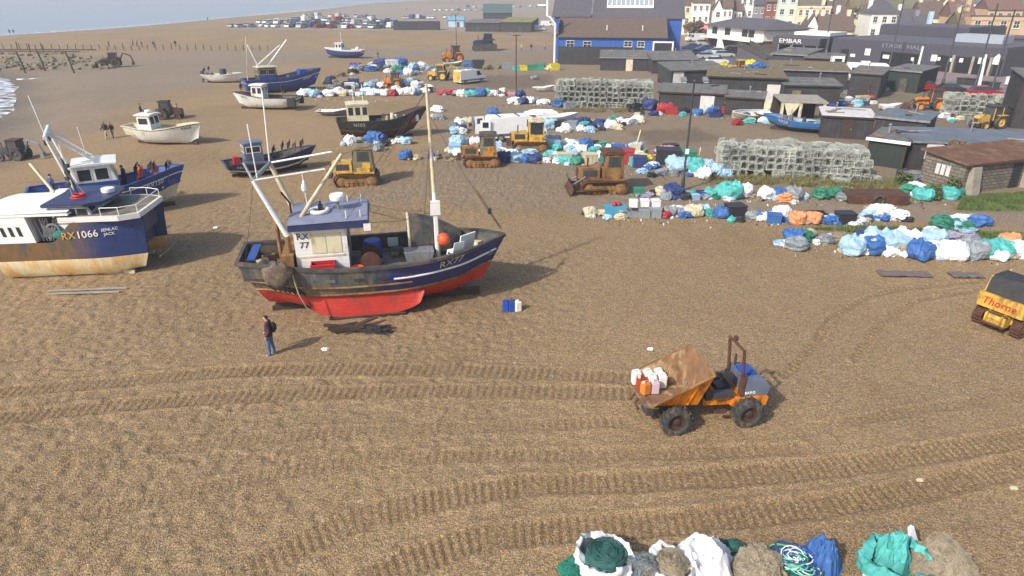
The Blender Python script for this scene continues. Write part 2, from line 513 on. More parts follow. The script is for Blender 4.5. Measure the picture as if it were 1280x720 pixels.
# scattered pale and rusty stones
lt = N.new('ShaderNodeMapRange'); Lk.new(hts[1][1].outputs[1], lt.inputs[0]); lt.inputs[1].default_value = .945; lt.inputs[2].default_value = .955
m1 = N.new('ShaderNodeMix'); m1.data_type = 'RGBA'; Lk.new(lt.outputs[0], m1.inputs[0]); Lk.new(cur, m1.inputs[6]); m1.inputs[7].default_value = (.36, .30, .23, 1)
nz = N.new('ShaderNodeTexNoise'); nz.inputs['Scale'].default_value = .9; nz.inputs['Detail'].default_value = 8; nz.inputs['Roughness'].default_value = .7; Lk.new(tc.outputs['Object'], nz.inputs['Vector'])
mr = N.new('ShaderNodeMapRange'); Lk.new(nz.outputs['Fac'], mr.inputs[0]); mr.inputs[1].default_value = .3; mr.inputs[2].default_value = .7; mr.inputs[3].default_value = .93; mr.inputs[4].default_value = 1.07
ml = N.new('ShaderNodeVectorMath'); ml.operation = 'SCALE'; Lk.new(m1.outputs[2], ml.inputs[0]); Lk.new(mr.outputs[0], ml.inputs['Scale'])
Lk.new(ml.outputs[0], bs.inputs['Base Color'])
bp = N.new('ShaderNodeBump'); bp.inputs['Strength'].default_value = .8; bp.inputs['Distance'].default_value = .03
ad = N.new('ShaderNodeMath'); ad.operation = 'ADD'; Lk.new(hts[0][0].outputs['Distance'], ad.inputs[0]); Lk.new(hts[1][0].outputs['Distance'], ad.inputs[1])
Lk.new(ad.outputs[0], bp.inputs['Height']); Lk.new(bp.outputs[0], bs.inputs['Normal'])
me.materials.append(bm_)


def gh(x, y):                            # height of the beach at a point
    i = int(np.searchsorted(XS, x)); j = int(np.searchsorted(YS, y))
    return float(gz[min(j, ny-1)*nx+min(i, nx-1)])


# ------------------------------------------------------------------ sea, surf
sm = bpy.data.materials.new('sea_water'); sm.use_nodes = True
N = sm.node_tree.nodes; Lk = sm.node_tree.links; bs = N['Principled BSDF']
bs.inputs['Base Color'].default_value = (.27, .31, .36, 1); bs.inputs['Roughness'].default_value = .32; bs.inputs['IOR'].default_value = 1.33
tc = N.new('ShaderNodeTexCoord'); nz = N.new('ShaderNodeTexNoise'); nz.inputs['Scale'].default_value = .35; nz.inputs['Detail'].default_value = 6
mp = N.new('ShaderNodeMapping'); mp.inputs['Scale'].default_value = (.5, 1.6, 1); mp.inputs['Rotation'].default_value = (0, 0, R(-55))
Lk.new(tc.outputs['Object'], mp.inputs[0]); Lk.new(mp.outputs[0], nz.inputs['Vector'])
bp = N.new('ShaderNodeBump'); bp.inputs['Strength'].default_value = .5; bp.inputs['Distance'].default_value = .4
Lk.new(nz.outputs['Fac'], bp.inputs['Height']); Lk.new(bp.outputs[0], bs.inputs['Normal'])
o = MB().add([(-4500, -400, -.42), (100, -400, -.42), (100, 4800, -.42), (-4500, 4800, -.42)], [(0, 1, 2, 3)]).build('sea', sm); o['kind'] = 'structure'
fm = mat('sea_foam', (.80, .82, .84), .6, var=.08)
N = fm.node_tree.nodes; Lk = fm.node_tree.links
nz = N.new('ShaderNodeTexNoise'); nz.inputs['Scale'].default_value = .8; nz.inputs['Detail'].default_value = 6
tc = N.new('ShaderNodeTexCoord'); Lk.new(tc.outputs['Object'], nz.inputs['Vector'])
mr = N.new('ShaderNodeMapRange'); mr.inputs[1].default_value = .40; mr.inputs[2].default_value = .66; Lk.new(nz.outputs['Fac'], mr.inputs[0])
Lk.new(mr.outputs[0], N['Principled BSDF'].inputs['Alpha'])


def foam(px, wds, z=-.36):
    pts = smoothpts(px, 10); mb = MB(); k = len(pts)
    def fn(u, v):
        i = min(int(u*(k-1)), k-2); t = u*(k-1)-i
        p = Vector(pts[i]).lerp(Vector(pts[i+1]), t); d = (Vector(pts[i+1])-Vector(pts[i])).normalized()
        wd = wds*(.5+MN.noise(Vector((u*9, px[0][0], 0)))*.6+.4*math.sin(u*math.pi))
        return (p.x-d.y*(v-.5)*wd, p.y+d.x*(v-.5)*wd, z+.12*math.sin(v*math.pi))
    mb.grid(60, 6, fn); o = mb.build('surf_foam', 'sea_foam', smooth=60); tag(o, 'white broken surf along the water edge', 'surf', kind='stuff')
foam([(-60, 168), (-20, 148), (-2, 124), (2, 104), (-24, 95)], 4, -.33)
foam([(-70, 190), (-30, 150), (-20, 120), (-50, 105)], 4, -.38)
foam([(20, 97), (50, 96), (90, 93)], 1.2, -.30)
foam([(0, 42.5), (80, 37.8), (160, 32), (230, 26), (300, 19.6)], 4, -.33)
foam([(300, 19.4), (360, 14.5), (420, 9)], 7, -.33)

hz = bpy.data.materials.new('haze'); hz.use_nodes = True; N = hz.node_tree.nodes; N.remove(N['Principled BSDF'])
pv_ = N.new('ShaderNodeVolumePrincipled'); pv_.inputs['Color'].default_value = (.86, .90, .96, 1); pv_.inputs['Density'].default_value = HAZE; pv_.inputs['Anisotropy'].default_value = .1
hz.node_tree.links.new(pv_.outputs[0], N['Material Output'].inputs['Volume'])
o = MB().box(-4600, -500, -5.2, 2700, 4900, 46).build('haze', hz); o['kind'] = 'stuff'
SC.cycles.volume_bounces = 0
# ------------------------------------------------------------------ boats


class Hull:
    def __init__(s, L, B, zs, wl=.42, zk=.18, sr=.72, rake=.9, stern=.35, deck=.72, fore=2.4, full=.30, flare=.85, bul=.09, dropk=0, bowk=.5):
        s.L, s.B, s.zs, s.wl, s.zk, s.sr, s.rake, s.stern, s.deckz, s.fore, s.full, s.flare, s.bul, s.bowk = L, B, zs, wl, zk, sr, rake, stern, deck, fore, full, flare, bul, bowk

    def b(s, t):
        if t < .45: f = s.sr+(1-s.sr)*math.sin(min(t/.45, 1)*math.pi/2)
        else:
            u = (t-.45)/.55; f = max(0, 1-u**s.fore)
        return s.B/2*f

    def kz(s, t): return s.zk+s.bowk*sstep(.82, 1, t)+.25*(1-sstep(0, .25, t))

    def pt(s, t, q, side=1, off=0):
        e = lerp(s.full+.14*(1-sstep(0, .3, t)), s.flare, sstep(.5, 1, t))
        y = max(.035, s.b(t)*(max(q, .0)**e))+off
        z = s.kz(t)+(s.zs(t)-s.kz(t))*q
        x = s.L*(t-.5)-s.rake*(1-q)*sstep(.55, 1, t)+s.stern*(1-q)*(1-sstep(0, .3, t))
        return Vector((x, y*side, z))

    def shell(s, bands, n=34):
        """bands: [(q_top, material index), ...] from the keel up"""
        qs = [0, .04, .1, .18, .27]
        for qt, _ in bands: qs += [qt]
        qs = sorted(set(qs+[.36, .5, .64, .76, .88]))
        mb = MB(); k = len(qs)
        for side in (1, -1):
            o = len(mb.v)
            for i in range(n):
                for q in qs: mb.v.append(tuple(s.pt(i/(n-1), q, side)))
            for i in range(n-1):
                for j in range(k-1):
                    mid = (qs[j]+qs[j+1])/2
                    m = next(mi for qt, mi in bands if mid < qt+1e-6)
                    a = o+i*k+j
                    mb.f.append((a, a+k, a+k+1, a+1) if side < 0 else (a, a+1, a+k+1, a+k)); mb.m.append(m)
        for j in range(k-1):            # transom
            mid = (qs[j]+qs[j+1])/2; m = next(mi for qt, mi in bands if mid < qt+1e-6)
            mb.f.append((j, n*k+j, n*k+j+1, j+1)); mb.m.append(m)
        return mb

    def qd(s, t): return min(.97, max(.02, (s.dk(t)-s.kz(t))/(s.zs(t)-s.kz(t))))

    def inner(s, n=34):
        mb = MB()
        def fn(side):
            def f(u, v):
                t = .012+u*.965; q = lerp(s.qd(t), .995, v); p = s.pt(t, q, side)
                return (s.L*(t-.5) if t < .5 else p.x-.03, side*max(.01, abs(p.y)-s.bul*(.6+.4*v)), p.z)
            return f
        mb.grid(n, 4, fn(1)); mb.grid(n, 4, fn(-1))
        t = .012; x = s.L*(t-.5); y = abs(s.pt(t, s.qd(t)).y)-s.bul; y1 = s.b(t)-s.bul
        mb.add([(x, -y, s.dk(t)), (x, y, s.dk(t)), (x, y1, s.zs(t)-.01), (x, -y1, s.zs(t)-.01)], [(0, 1, 2, 3)])
        return mb

    def dk(s, t): return min(s.zs(t)-.12, s.deckz+.25*sstep(.7, 1, t))

    def deck(s, n=34):
        mb = MB()
        def fn(u, v):
            t = .012+u*.965; p = s.pt(t, s.qd(t))
            return (s.L*(t-.5) if t < .5 else p.x-.03, (v*2-1)*max(.01, p.y-s.bul*.6+.01), s.dk(t)+.004)
        mb.grid(n, 2, fn); return mb

    def rail(s, r=.05, q=1.0, n=34, w=None):
        mb = MB(); w = w or r
        for side in (1, -1):
            def fn(u, v):
                t = u; p = s.pt(t, q, side)
                a = v*4; c = [(.05, -.5), (.05, .5), (-1, .5), (-1, -.5), (.05, -.5)][min(4, int(round(a)))]
                y = abs(p.y)+c[0]*w*2 if c[0] < 0 else abs(p.y)+r*.4
                return (p.x, side*max(0, y), p.z+c[1]*r)
            mb.grid(n, 5, fn)
        p = s.pt(0, q, 1)
        mb.box(p.x-.05, -p.y, p.z-r*.5, p.x+.1, p.y, p.z+r*.5)
        return mb

    def strake(s, q, r=.05, t0=0, t1=1, n=40, sides=(1, -1)):
        mb = MB()
        for side in sides:
            mb.tube([s.pt(t0+(t1-t0)*i/(n-1), q, side, r*.3) for i in range(n)], r, 6)
        return mb

    def onside(s, t, q, side=-1, off=.015): return s.pt(t, q, side, off)

    def textfn(s, t, q, side=-1, off=.014, sc=1, tilt=0):
        """maps flat lettering onto the hull side (side -1 = starboard: reads towards the bow at +x)"""
        def fn(c):
            dx = c.x*sc*(1 if side < 0 else -1)
            tt = t+dx/s.L; qq = q+(c.y*sc+tilt*dx)/(s.zs(t)-s.kz(t))
            p = s.pt(tt, qq, side, off+c.z)
            return Vector((p.x, p.y, p.z))
        return fn


def hullparts(h, root, bands, mats, inner, deckm, railm, rr=.06, keel='dark_wood', rw=.07):
    hull = h.shell(bands).build('hull', mats, root, smooth=50)
    h.inner().build('bulwark_lining', inner, root, smooth=50)
    h.deck().build('deck', deckm, root)
    h.rail(rr, w=rw).build('gunwale', railm, root, smooth=60)
    k = MB(); x0 = -h.L/2+h.stern+.1; x1 = h.L/2-h.rake-.15
    k.box(x0, -.07, -.05, x1, .07, h.zk+.12); k.build('keel', keel, root)
    return hull


def wheelhouse(root, x0, x1, w, z0, h, wallm, roofm, framem='white_paint', rake=.25, over=.15, nwin=2, fwd=1, aft_open=False, roof_t=.09, sidewin=(.55, .9), crown=.06):
    """cabin with raked front, windows on all sides, a rounded roof; fwd=+1 means the front faces the bow"""
    xa, xb = (x0, x1) if fwd > 0 else (x1, x0)
    f = fwd
    poly = [(xa, z0), (xb, z0), (xb+f*rake*.0, z0+h*.5), (xb-f*rake, z0+h), (xa, z0+h)]
    wh = MB().prism(poly, -w/2, w/2).build('wheelhouse', wallm, root)
    rx0, rx1 = min(xa, xb)-over, max(xa, xb)+over
    rf = MB(); rf.grid(9, 7, lambda u, v: (lerp(rx0, rx1, u), (v-.5)*(w+2*over), z0+h+roof_t+crown*(1-(2*v-1)**2)+crown*.5*(1-(2*u-1)**2)))
    rf.box(rx0, -w/2-over, z0+h+.003, rx1, w/2+over, z0+h+roof_t)
    roof = rf.build('wheelhouse_roof', roofm, root, smooth=40)
    # windows: frame with pane
    def win(c, ux, uy, ww, hh):
        n = ux.cross(uy).normalized(); mb = MB(); pb = MB(); t = .05
        def q(a, b_, d): return Vector(c)+ux*a+uy*b_+n*d
        for (a0, a1, b0, b1) in ((-ww/2, ww/2, -hh/2, -hh/2+t), (-ww/2, ww/2, hh/2-t, hh/2), (-ww/2, -ww/2+t, -hh/2+t, hh/2-t), (ww/2-t, ww/2, -hh/2+t, hh/2-t)):
            v = [q(a, b_, d) for d in (0, .02) for a, b_ in ((a0, b0), (a1, b0), (a1, b1), (a0, b1))]
            mb.add(v, [(0, 3, 2, 1), (4, 5, 6, 7), (0, 1, 5, 4), (1, 2, 6, 5), (2, 3, 7, 6), (3, 0, 4, 7)])
        fo = mb.build('window_frame', framem, wh)
        v = [q(a, b_, d) for d in (.003, .008) for a, b_ in ((-ww/2+t, -hh/2+t), (ww/2-t, -hh/2+t), (ww/2-t, hh/2-t), (-ww/2+t, hh/2-t))]
        pb.add(v, [(0, 3, 2, 1), (4, 5, 6, 7), (0, 1, 5, 4), (1, 2, 6, 5), (2, 3, 7, 6), (3, 0, 4, 7)])
        pb.build('window_pane', 'glass', wh)
    zc = z0+h*(sidewin[0]+sidewin[1])/2; hh = h*(sidewin[1]-sidewin[0])
    Lx = abs(xb-xa)-rake
    for side in (-1, 1):
        for i in range(nwin):
            cx = min(xa, xb-f*rake)+Lx*(i+.5)/nwin
            win((cx, side*w/2, zc), Vector((-side, 0, 0)), Vector((0, 0, 1)), Lx/nwin*.84, hh)
    up = Vector((-f*rake, 0, h*.5)).normalized()
    for i in range(2):
        cy = (i-.5)*w*.46
        cc = Vector((xb-f*rake*.5, cy, z0+h*.75))
        win(cc, Vector((0, f, 0)), up, w*.42, h*.42)
    if not aft_open:
        for i in range(2):
            win((xa, (i-.5)*w*.46, zc), Vector((0, -f, 0)), Vector((0, 0, 1)), w*.36, hh)
    return wh, roof


def spar(root, name, pts, r, m, n=8): return MB().tube(pts, r, n).build(name, m, root, smooth=60)


def buoy_pole(p, flag='black_cloth', rz=0, lean=.12, grp=None, lab=None, h=1.9):
    pass


def coil(mb, c, r, turns=4, tr=.03, m=0):
    pts = []
    for i in range(turns*14):
        t = i/14*2*math.pi; k = r*(.7+.3*math.sin(i*1.7))
        pts.append((c[0]+k*math.cos(t), c[1]+k*math.sin(t), c[2]+tr+i/(turns*14)*tr*turns*1.3))
    mb.tube(pts, tr, 5, m)


# ===== the big blue and red trawler in the middle
c, yaw, _ = frame2(Vector((-12.05, 27.0, 0)), Vector((-.25, 29.35, 0)))
TRW = thing('fishing_boat', 'large navy and red wooden trawler with white wheelhouse standing alone on the shingle', 'fishing boat', c, yaw)
zs = lambda t: 2.56+.30*(1-sstep(0, .35, t))*(1-t)+.36*sstep(.5, 1, t)**1.2
h = Hull(11.9, 4.3, zs, wl=.43, zk=.22, sr=.60, rake=1.15, stern=1.0, deck=1.92, fore=3.3, full=.30, flare=.72, bul=.11, bowk=.55)
hm = mat('trawler_side', s3(42, 50, 108), .5, var=.2)
# weathered aft half: real paint wear, worn grey towards the stern
N = hm.node_tree.nodes; Lk = hm.node_tree.links
tc = N.new('ShaderNodeTexCoord'); sx = N.new('ShaderNodeSeparateXYZ'); Lk.new(tc.outputs['Object'], sx.inputs[0])
nz = N.new('ShaderNodeTexNoise'); nz.inputs['Scale'].default_value = 1.1; nz.inputs['Detail'].default_value = 8; Lk.new(tc.outputs['Object'], nz.inputs['Vector'])
ad = N.new('ShaderNodeMath'); ad.operation = 'MULTIPLY_ADD'; Lk.new(nz.outputs['Fac'], ad.inputs[0]); ad.inputs[1].default_value = 3.0; Lk.new(sx.outputs[0], ad.inputs[2])
mr = N.new('ShaderNodeMapRange'); Lk.new(ad.outputs[0], mr.inputs[0]); mr.inputs[1].default_value = 1.0; mr.inputs[2].default_value = 2.2; mr.inputs[3].default_value = .9; mr.inputs[4].default_value = 0
mx = N.new('ShaderNodeMix'); mx.data_type = 'RGBA'; src = N['Principled BSDF'].inputs['Base Color'].links[0].from_socket
wv = N.new('ShaderNodeTexNoise'); wv.inputs['Scale'].default_value = 1.4; wv.inputs['Detail'].default_value = 8; wv.inputs['Roughness'].default_value = .7
mp = N.new('ShaderNodeMapping'); mp.inputs['Scale'].default_value = (1.6, .3, .35); Lk.new(tc.outputs['Object'], mp.inputs[0]); Lk.new(mp.outputs[0], wv.inputs['Vector'])
cr = N.new('ShaderNodeValToRGB'); Lk.new(wv.outputs['Fac'], cr.inputs[0])
cr.color_ramp.elements[0].position = .35; cr.color_ramp.elements[0].color = (*s3(58, 60, 70), 1)
cr.color_ramp.elements[1].position = .6; cr.color_ramp.elements[1].color = (*s3(136, 122, 94), 1)
e = cr.color_ramp.elements.new(.48); e.color = (*s3(88, 94, 92), 1)
Lk.new(mr.outputs[0], mx.inputs[0]); Lk.new(src, mx.inputs[6]); Lk.new(cr.outputs[0], mx.inputs[7]); Lk.new(mx.outputs[2], N['Principled BSDF'].inputs['Base Color'])
for nm_ in ('trawler_side', 'red_paint', 'blue_paint', 'navy_paint', 'white_paint'):
    m_ = MATS[nm_]; N = m_.node_tree.nodes; Lk = m_.node_tree.links; b_ = N['Principled BSDF']
    tc = N.new('ShaderNodeTexCoord'); sx = N.new('ShaderNodeSeparateXYZ'); Lk.new(tc.outputs['Object'], sx.inputs[0])
    wv = N.new('ShaderNodeMath'); wv.operation = 'MULTIPLY'; wv.inputs[1].default_value = 5.5; Lk.new(sx.outputs[2], wv.inputs[0])
    fr = N.new('ShaderNodeMath'); fr.operation = 'PINGPONG'; fr.inputs[1].default_value = .5; Lk.new(wv.outputs[0], fr.inputs[0])
    lt = N.new('ShaderNodeMapRange'); lt.inputs[1].default_value = 0; lt.inputs[2].default_value = .07; Lk.new(fr.outputs[0], lt.inputs[0])
    bp = N.new('ShaderNodeBump'); bp.inputs['Strength'].default_value = .5; bp.inputs['Distance'].default_value = .02; Lk.new(lt.outputs[0], bp.inputs['Height']); Lk.new(bp.outputs[0], b_.inputs['Normal'])
    # rust weeping and scrapes, stretched downwards
    ns = N.new('ShaderNodeTexNoise'); ns.inputs['Scale'].default_value = 2.6; ns.inputs['Detail'].default_value = 9; ns.inputs['Roughness'].default_value = .75
    mp = N.new('ShaderNodeMapping'); mp.inputs['Scale'].default_value = (1.6, 1, .22); mp.inputs['Location'].default_value = (5, 2, 9); Lk.new(tc.outputs['Object'], mp.inputs[0]); Lk.new(mp.outputs[0], ns.inputs['Vector'])
    mr = N.new('ShaderNodeMapRange'); mr.inputs[1].default_value = .60; mr.inputs[2].default_value = .70; mr.inputs[4].default_value = .55; Lk.new(ns.outputs['Fac'], mr.inputs[0])
    mx = N.new('ShaderNodeMix'); mx.data_type = 'RGBA'; s0 = b_.inputs['Base Color'].links[0].from_socket
    Lk.new(mr.outputs[0], mx.inputs[0]); Lk.new(s0, mx.inputs[6]); mx.inputs[7].default_value = (*s3(112, 78, 54), 1); Lk.new(mx.outputs[2], b_.inputs['Base Color'])
hull = hullparts(h, TRW, [(.41, 0), (.44, 1), (1.0, 2)], ['red_paint', 'pale_spar', hm], 'worn_dark_paint', 'deck_grey', 'worn_dark_paint', .13, rw=.08)
h.strake(.60, .055, 0, .62).build('rubbing_strake', 'light_rust', hull, smooth=60)
h.strake(.72, .05, .55, .985).build('rubbing_strake', 'white_paint', hull, smooth=60)
h.strake(.425, .06, .02, .98).build('rubbing_strake', 'light_rust', hull, smooth=60)
for side in (-1, 1):                     # twin bilge keels it stands on
    mb = MB()
    def fn(u, v):
        x = lerp(-3.2, 1.9, u)
        k = math.sin(math.pi*min(1, max(0, u)))**.35
        zb = lerp(1.0, .0, k)
        p_in = h.pt(x/h.L+.5, .10, side)
        yb = 1.55+.12*(1-v)
        z = lerp(zb, 1.05, v); y = lerp(1.62, h.pt(x/h.L+.5, .36, side).y*side, v)
        return (x, side*(y), z)
    mb.grid(26, 7, fn)
    mb.grid(26, 7, lambda u, v: (fn(u, v)[0], fn(u, v)[1]-side*(.16+.55*v), fn(u, v)[2]))
    mb.build('bilge_keel', 'red_paint', TRW, smooth=60)
    MB().tube([(lerp(-2.4, 1.0, i/9), side*1.60, .05) for i in range(10)], .07, 6).build('keel_shoe', 'dark_wood', TRW)
# stern gear: rudder, propeller, skeg
mb = MB().prism([(-4.75, .25), (-4.1, .2), (-4.1, 1.35), (-4.95, 1.35)], -.05, .05); mb.build('rudder', 'red_paint', TRW)
mb = MB()
for k in range(4):
    a = k*math.pi/2+.4; mb.cbox((-3.75, .28*math.cos(a), .75+.28*math.sin(a)), (.07, .24, .5), (math.degrees(a)-90, 0, 0))
mb.lathe([(0, -.18), (.09, -.15), (.1, .15), (0, .18)], (-3.75, 0, .75), 'x', 10); mb.build('propeller', 'dark_metal', TRW)
MB().prism([(-5.0, -.02), (-3.2, -.02), (-3.2, .25), (-5.0, .18)], -.1, .1).build('skeg', 'dark_wood', TRW)
# wheelhouse with blue roof, closed shutters
zd = 1.90
wmb = MB().prism([(-3.45, zd), (-1.25, zd), (-1.25, 4.15), (-.75, 4.2), (-.75, 4.22), (-3.45, 4.22)], -1.32, 1.32)
WH = wmb.build('wheelhouse', 'white_paint', TRW)
for x0, x1 in ((-2.75, -2.15), (-2.1, -1.5)):
    MB().box(x0, -1.345, 3.12, x1, -1.323, 4.02).build('shutter', 'cream_paint', WH)
    MB().box(x0, 1.323, 3.12, x1, 1.345, 4.02).build('shutter', 'cream_paint', WH)
MB().box(-3.4, -1.34, 2.95, -1.4, -1.323, 3.02).build('ledge', 'cream_paint', WH)
MB().box(-1.2, -.35, zd, -1.23, .4, 3.7).build('door', 'grey_metal', WH)
for yy in (-.95, .75):
    MB().box(-1.247, yy-.27, 3.25, -1.232, yy+.27, 3.95).build('window_pane', 'glass', WH)
rf = MB()
rf.prism([(-3.6, 4.25), (-.45, 4.25), (-.25, 4.36), (-.3, 4.56), (-3.6, 4.5)], -1.6, 1.6)
rf.grid(12, 8, lambda u, v: (lerp(-3.6, -.3, u), (v-.5)*3.2, 4.53+.06*u+.10*(1-(2*v-1)**2)), 1)
ROOF = rf.build('wheelhouse_roof', ['navy_paint', mat('grey_roof', s3(122, 126, 146), .6, var=.15, dirt=s3(92, 94, 108), damt=.35)], TRW, smooth=35)
for yy in (-1.45, 1.45):
    MB().box(-.5, yy-.16, 4.1, -.2, yy+.16, 4.42).build('nav_light_board', 'white_paint', ROOF)
def m_side(x, z, y=-1.333): return Matrix.Translation((x, y, z)) @ Matrix.Rotation(math.pi/2, 4, 'X')
text('RX', .40, m_side(-3.08, 3.92), 'black_plastic', WH, 'registration_letters')
text('77', .40, m_side(-3.05, 3.52), 'black_plastic', WH, 'registration_letters')
text('RX77', .5, None, 'cream_paint', hull, 'registration_letters', .004, h.textfn(.775, .86, -1, .03, 1, .07))
mb = MB().lathe([(0, 0), (.30, 0), (.33, .06), (.33, .2), (.27, .27), (0, .28)], (-1.55, -.15, 5.12), n=20); mb.build('radar_dome', 'white_clean', TRW, smooth=40)
MB().tube([(-1.55, -.15, 4.55), (-1.55, -.15, 5.13)], .05).tube([(-1.9, .2, 4.55), (-1.55, -.12, 5.0)], .025).tube([(-1.55, .5, 4.55), (-1.55, -.1, 5.0)], .025).build('radar_post', 'grey_metal', TRW)
mb = MB(); n = 22
mb.tube([(-2.35+.36*math.cos(2*math.pi*i/n), -.3+.36*math.sin(2*math.pi*i/n), 4.72) for i in range(n)], .095, 8, closed=True); lb = mb.build('lifebuoy', 'white_paint', None, smooth=60); 
lb.matrix_world = Matrix.Translation(c) @ Matrix.Rotation(yaw, 4, 'Z'); tag(lb, 'grey white lifebuoy lying flat on the blue wheelhouse roof', 'lifebuoy')
MB().lathe([(.02, 4.6), (.11, 4.6), (.11, 4.95), (.05, 4.99), (.05, 5.1), (0, 5.1)], (-2.3, -.2, 0), n=12).build('roof_vent', 'dark_metal', TRW)
for x, y in ((-1.2, -1.2), (-.6, -1.2), (-.6, 1.2), (-1.2, 1.2)):
    MB().tube([(x, y, 4.55), (x, y, 4.92)], .025, 6).build('rail_post', 'white_paint', ROOF)
# stern gallows, spars and stays
spar(TRW, 'gantry_leg', [(-3.68, -1.05, 1.95), (-3.75, -1.05, 4.0)], .12, 'light_rust')
spar(TRW, 'gantry_leg', [(-3.68, 1.25, 1.95), (-3.72, 1.2, 4.4)], .12, 'light_rust')
spar(TRW, 'gantry_crossbar', [(-3.72, -1.05, 3.95), (-3.72, 1.25, 3.95)], .09, 'rust')
spar(TRW, 'gantry_arm', [(-3.72, -1.05, 3.9), (-4.75, -.95, 6.35)], [.13, .1], 'white_paint')
spar(TRW, 'gantry_arm', [(-3.6, 1.2, 4.3), (-4.35, 1.2, 6.55)], [.13, .1], 'pale_spar')
spar(TRW, 'gantry_crossbar', [(-4.75, -.95, 6.35), (-4.35, 1.2, 6.55)], .09, 'grey_metal')
spar(TRW, 'gantry_crossbar', [(-4.75, -.95, 6.35), (-5.15, -.2, 6.9), (-4.35, 1.2, 6.55)], .06, 'grey_metal')
spar(TRW, 'boom', [(-3.6, -.9, 3.95), (-1.2, .3, 7.0)], [.11, .07], 'pale_spar')
spar(TRW, 'stay_pole', [(-4.75, -.95, 6.35), (-1.9, -.4, 6.55)], .045, 'white_paint')
spar(TRW, 'stay_pole', [(-4.35, 1.2, 6.55), (-1.6, .6, 7.05)], .045, 'white_paint')
spar(TRW, 'whip_aerial', [(-4.6, -.8, 6.4), (-4.65, -.75, 8.6)], .025, 'white_clean', 5)
spar(TRW, 'whip_aerial', [(-4.35, 1.2, 6.5), (-4.2, 1.2, 9.6)], .03, 'white_clean', 5)
spar(TRW, 'aerial_post', [(-2.9, .4, 4.5), (-2.95, .4, 6.3)], .02, 'white_clean', 5)
MB().lathe([(.02, 0), (.12, .05), (.14, .2), (.04, .5), (0, .5)], (-2.93, .4, 5.4), n=10).build('aerial_cone', 'white_clean', TRW, smooth=40)
spar(TRW, 'exhaust_pipe', [(-3.55, -.2, 2.0), (-3.55, -.2, 5.1), (-3.85, -.2, 5.6)], .045, 'rust')
spar(TRW, 'steel_post', [(-4.3, .2, 1.9), (-4.3, .2, 4.4)], .09, 'light_rust')
MB().box(-4.05, -1.5, 1.9, -3.55, 1.5, 3.15).build('winch_house', 'light_rust', TRW)
# mast with rigging
MB().tube([(2.72, -.1, 1.9), (2.68, -.1, 5.2)], [.12, .10], 10).build('mast', 'white_paint', TRW, smooth=60)
MB().tube([(2.68, -.1, 5.2), (2.58, -.1, 9.9)], [.10, .06], 10).build('mast', 'pale_spar', TRW, smooth=60)
for a, b_ in (((2.66, -.1, 4.3), (-.4, -1.3, 4.35)), ((2.66, -.1, 4.3), (-.4, 1.4, 4.4)), ((2.66, -.1, 3.9), (-.4, 1.2, 4.1)), ((2.6, -.1, 8.7), (5.7, 0, 3.25))):
    m_ = (Vector(a)+Vector(b_))/2-Vector((0, 0, .18)); spar(TRW, 'stay_wire', [a, m_, b_], .012, 'dark_metal', 4)
MB().box(2.45, -.35, 4.2, 2.9, -.22, 4.85).box(2.62, -.3, 3.2, 2.76, -.24, 4.2).build('mast_lamp_board', 'white_paint', TRW)
spar(TRW, 'bow_pole', [(5.75, .05, 3.2), (5.25, .1, 4.0), (4.6, .2, 5.1)], .055, 'wood')
MB().cbox((5.22, .1, 4.1), (.16, .16, .25)).build('pole_block', 'black_plastic', TRW)
for a, b_ in (((2.58, -.1, 9.6), (-1.2, 1.45, 4.55)), ((2.58, -.1, 9.6), (-1.2, -1.45, 4.55)), ((2.6, -.1, 7.6), (2.2, -2.0, 2.6)), ((2.6, -.1, 7.6), (2.2, 2.0, 2.6)), ((-1.2, .3, 7.0), (2.6, -.1, 8.2)), ((-3.72, .1, 4.0), (-1.6, .4, 6.5)), ((-4.75, -.95, 6.35), (-5.6, -1.0, 2.9))):
    spar(TRW, 'stay_wire', [a, (Vector(a)+Vector(b_))/2-Vector((0, 0, .12)), b_], .013, 'dark_metal', 4)
mb = MB()
for k_ in range(5): coil(mb, (random.uniform(-.2, 2.0), random.uniform(-1.3, 1.2), 1.95), random.uniform(.2, .38), 4, .028)
mb.build('rope_coils', 'rope', TRW)
for k_ in range(3): MB().xf(Matrix()).ball((.9+.6*k_, 1.2-.5*k_, 2.05), .36, 14, 0, (1.2, .9, .55)).build('deck_net', ('teal_net_d', 'net_dk', 'net_dk2')[k_] if False else 'worn_dark_paint', TRW, smooth=60)
for x_, y_ in ((4.6, .5), (5.0, -.2), (-4.9, .6), (-4.7, -.5), (-5.1, 0)): MB().cbox((x_, y_, 2.3), (.5, .4, .4), (5, 4, 30*x_)).build('deck_crate', random.choice(['grey_plastic', 'cream_paint', 'blue_plastic', 'wood']), TRW)
# whaleback shelter on the far side forward
mb = MB()
def shel(u, v):
    a = math.pi*v; k = 1-.55*u**1.7
    return (1.45+2.5*u, 1.1-(1.0*k)*math.cos(a)*1.0+.0*u, 2.15+1.75*k*math.sin(a)**.8)
mb.grid(14, 14, shel); SH = mb.build('net_shelter', 'worn_dark_paint', TRW, smooth=60)
MB().tube([shel(0, j/13) for j in range(14)], .06, 6).build('shelter_rim', 'cream_paint', SH, smooth=60)
MB().box(1.5, .05, 1.95, 2.35, .75, 2.7).build('deck_box', 'worn_dark_paint', TRW)
MB().prism([(1.3, 1.97), (2.35, 1.97), (2.5, 2.62), (1.15, 2.62)], -.75, 0).build('gutting_tray', 'grey_metal', TRW)
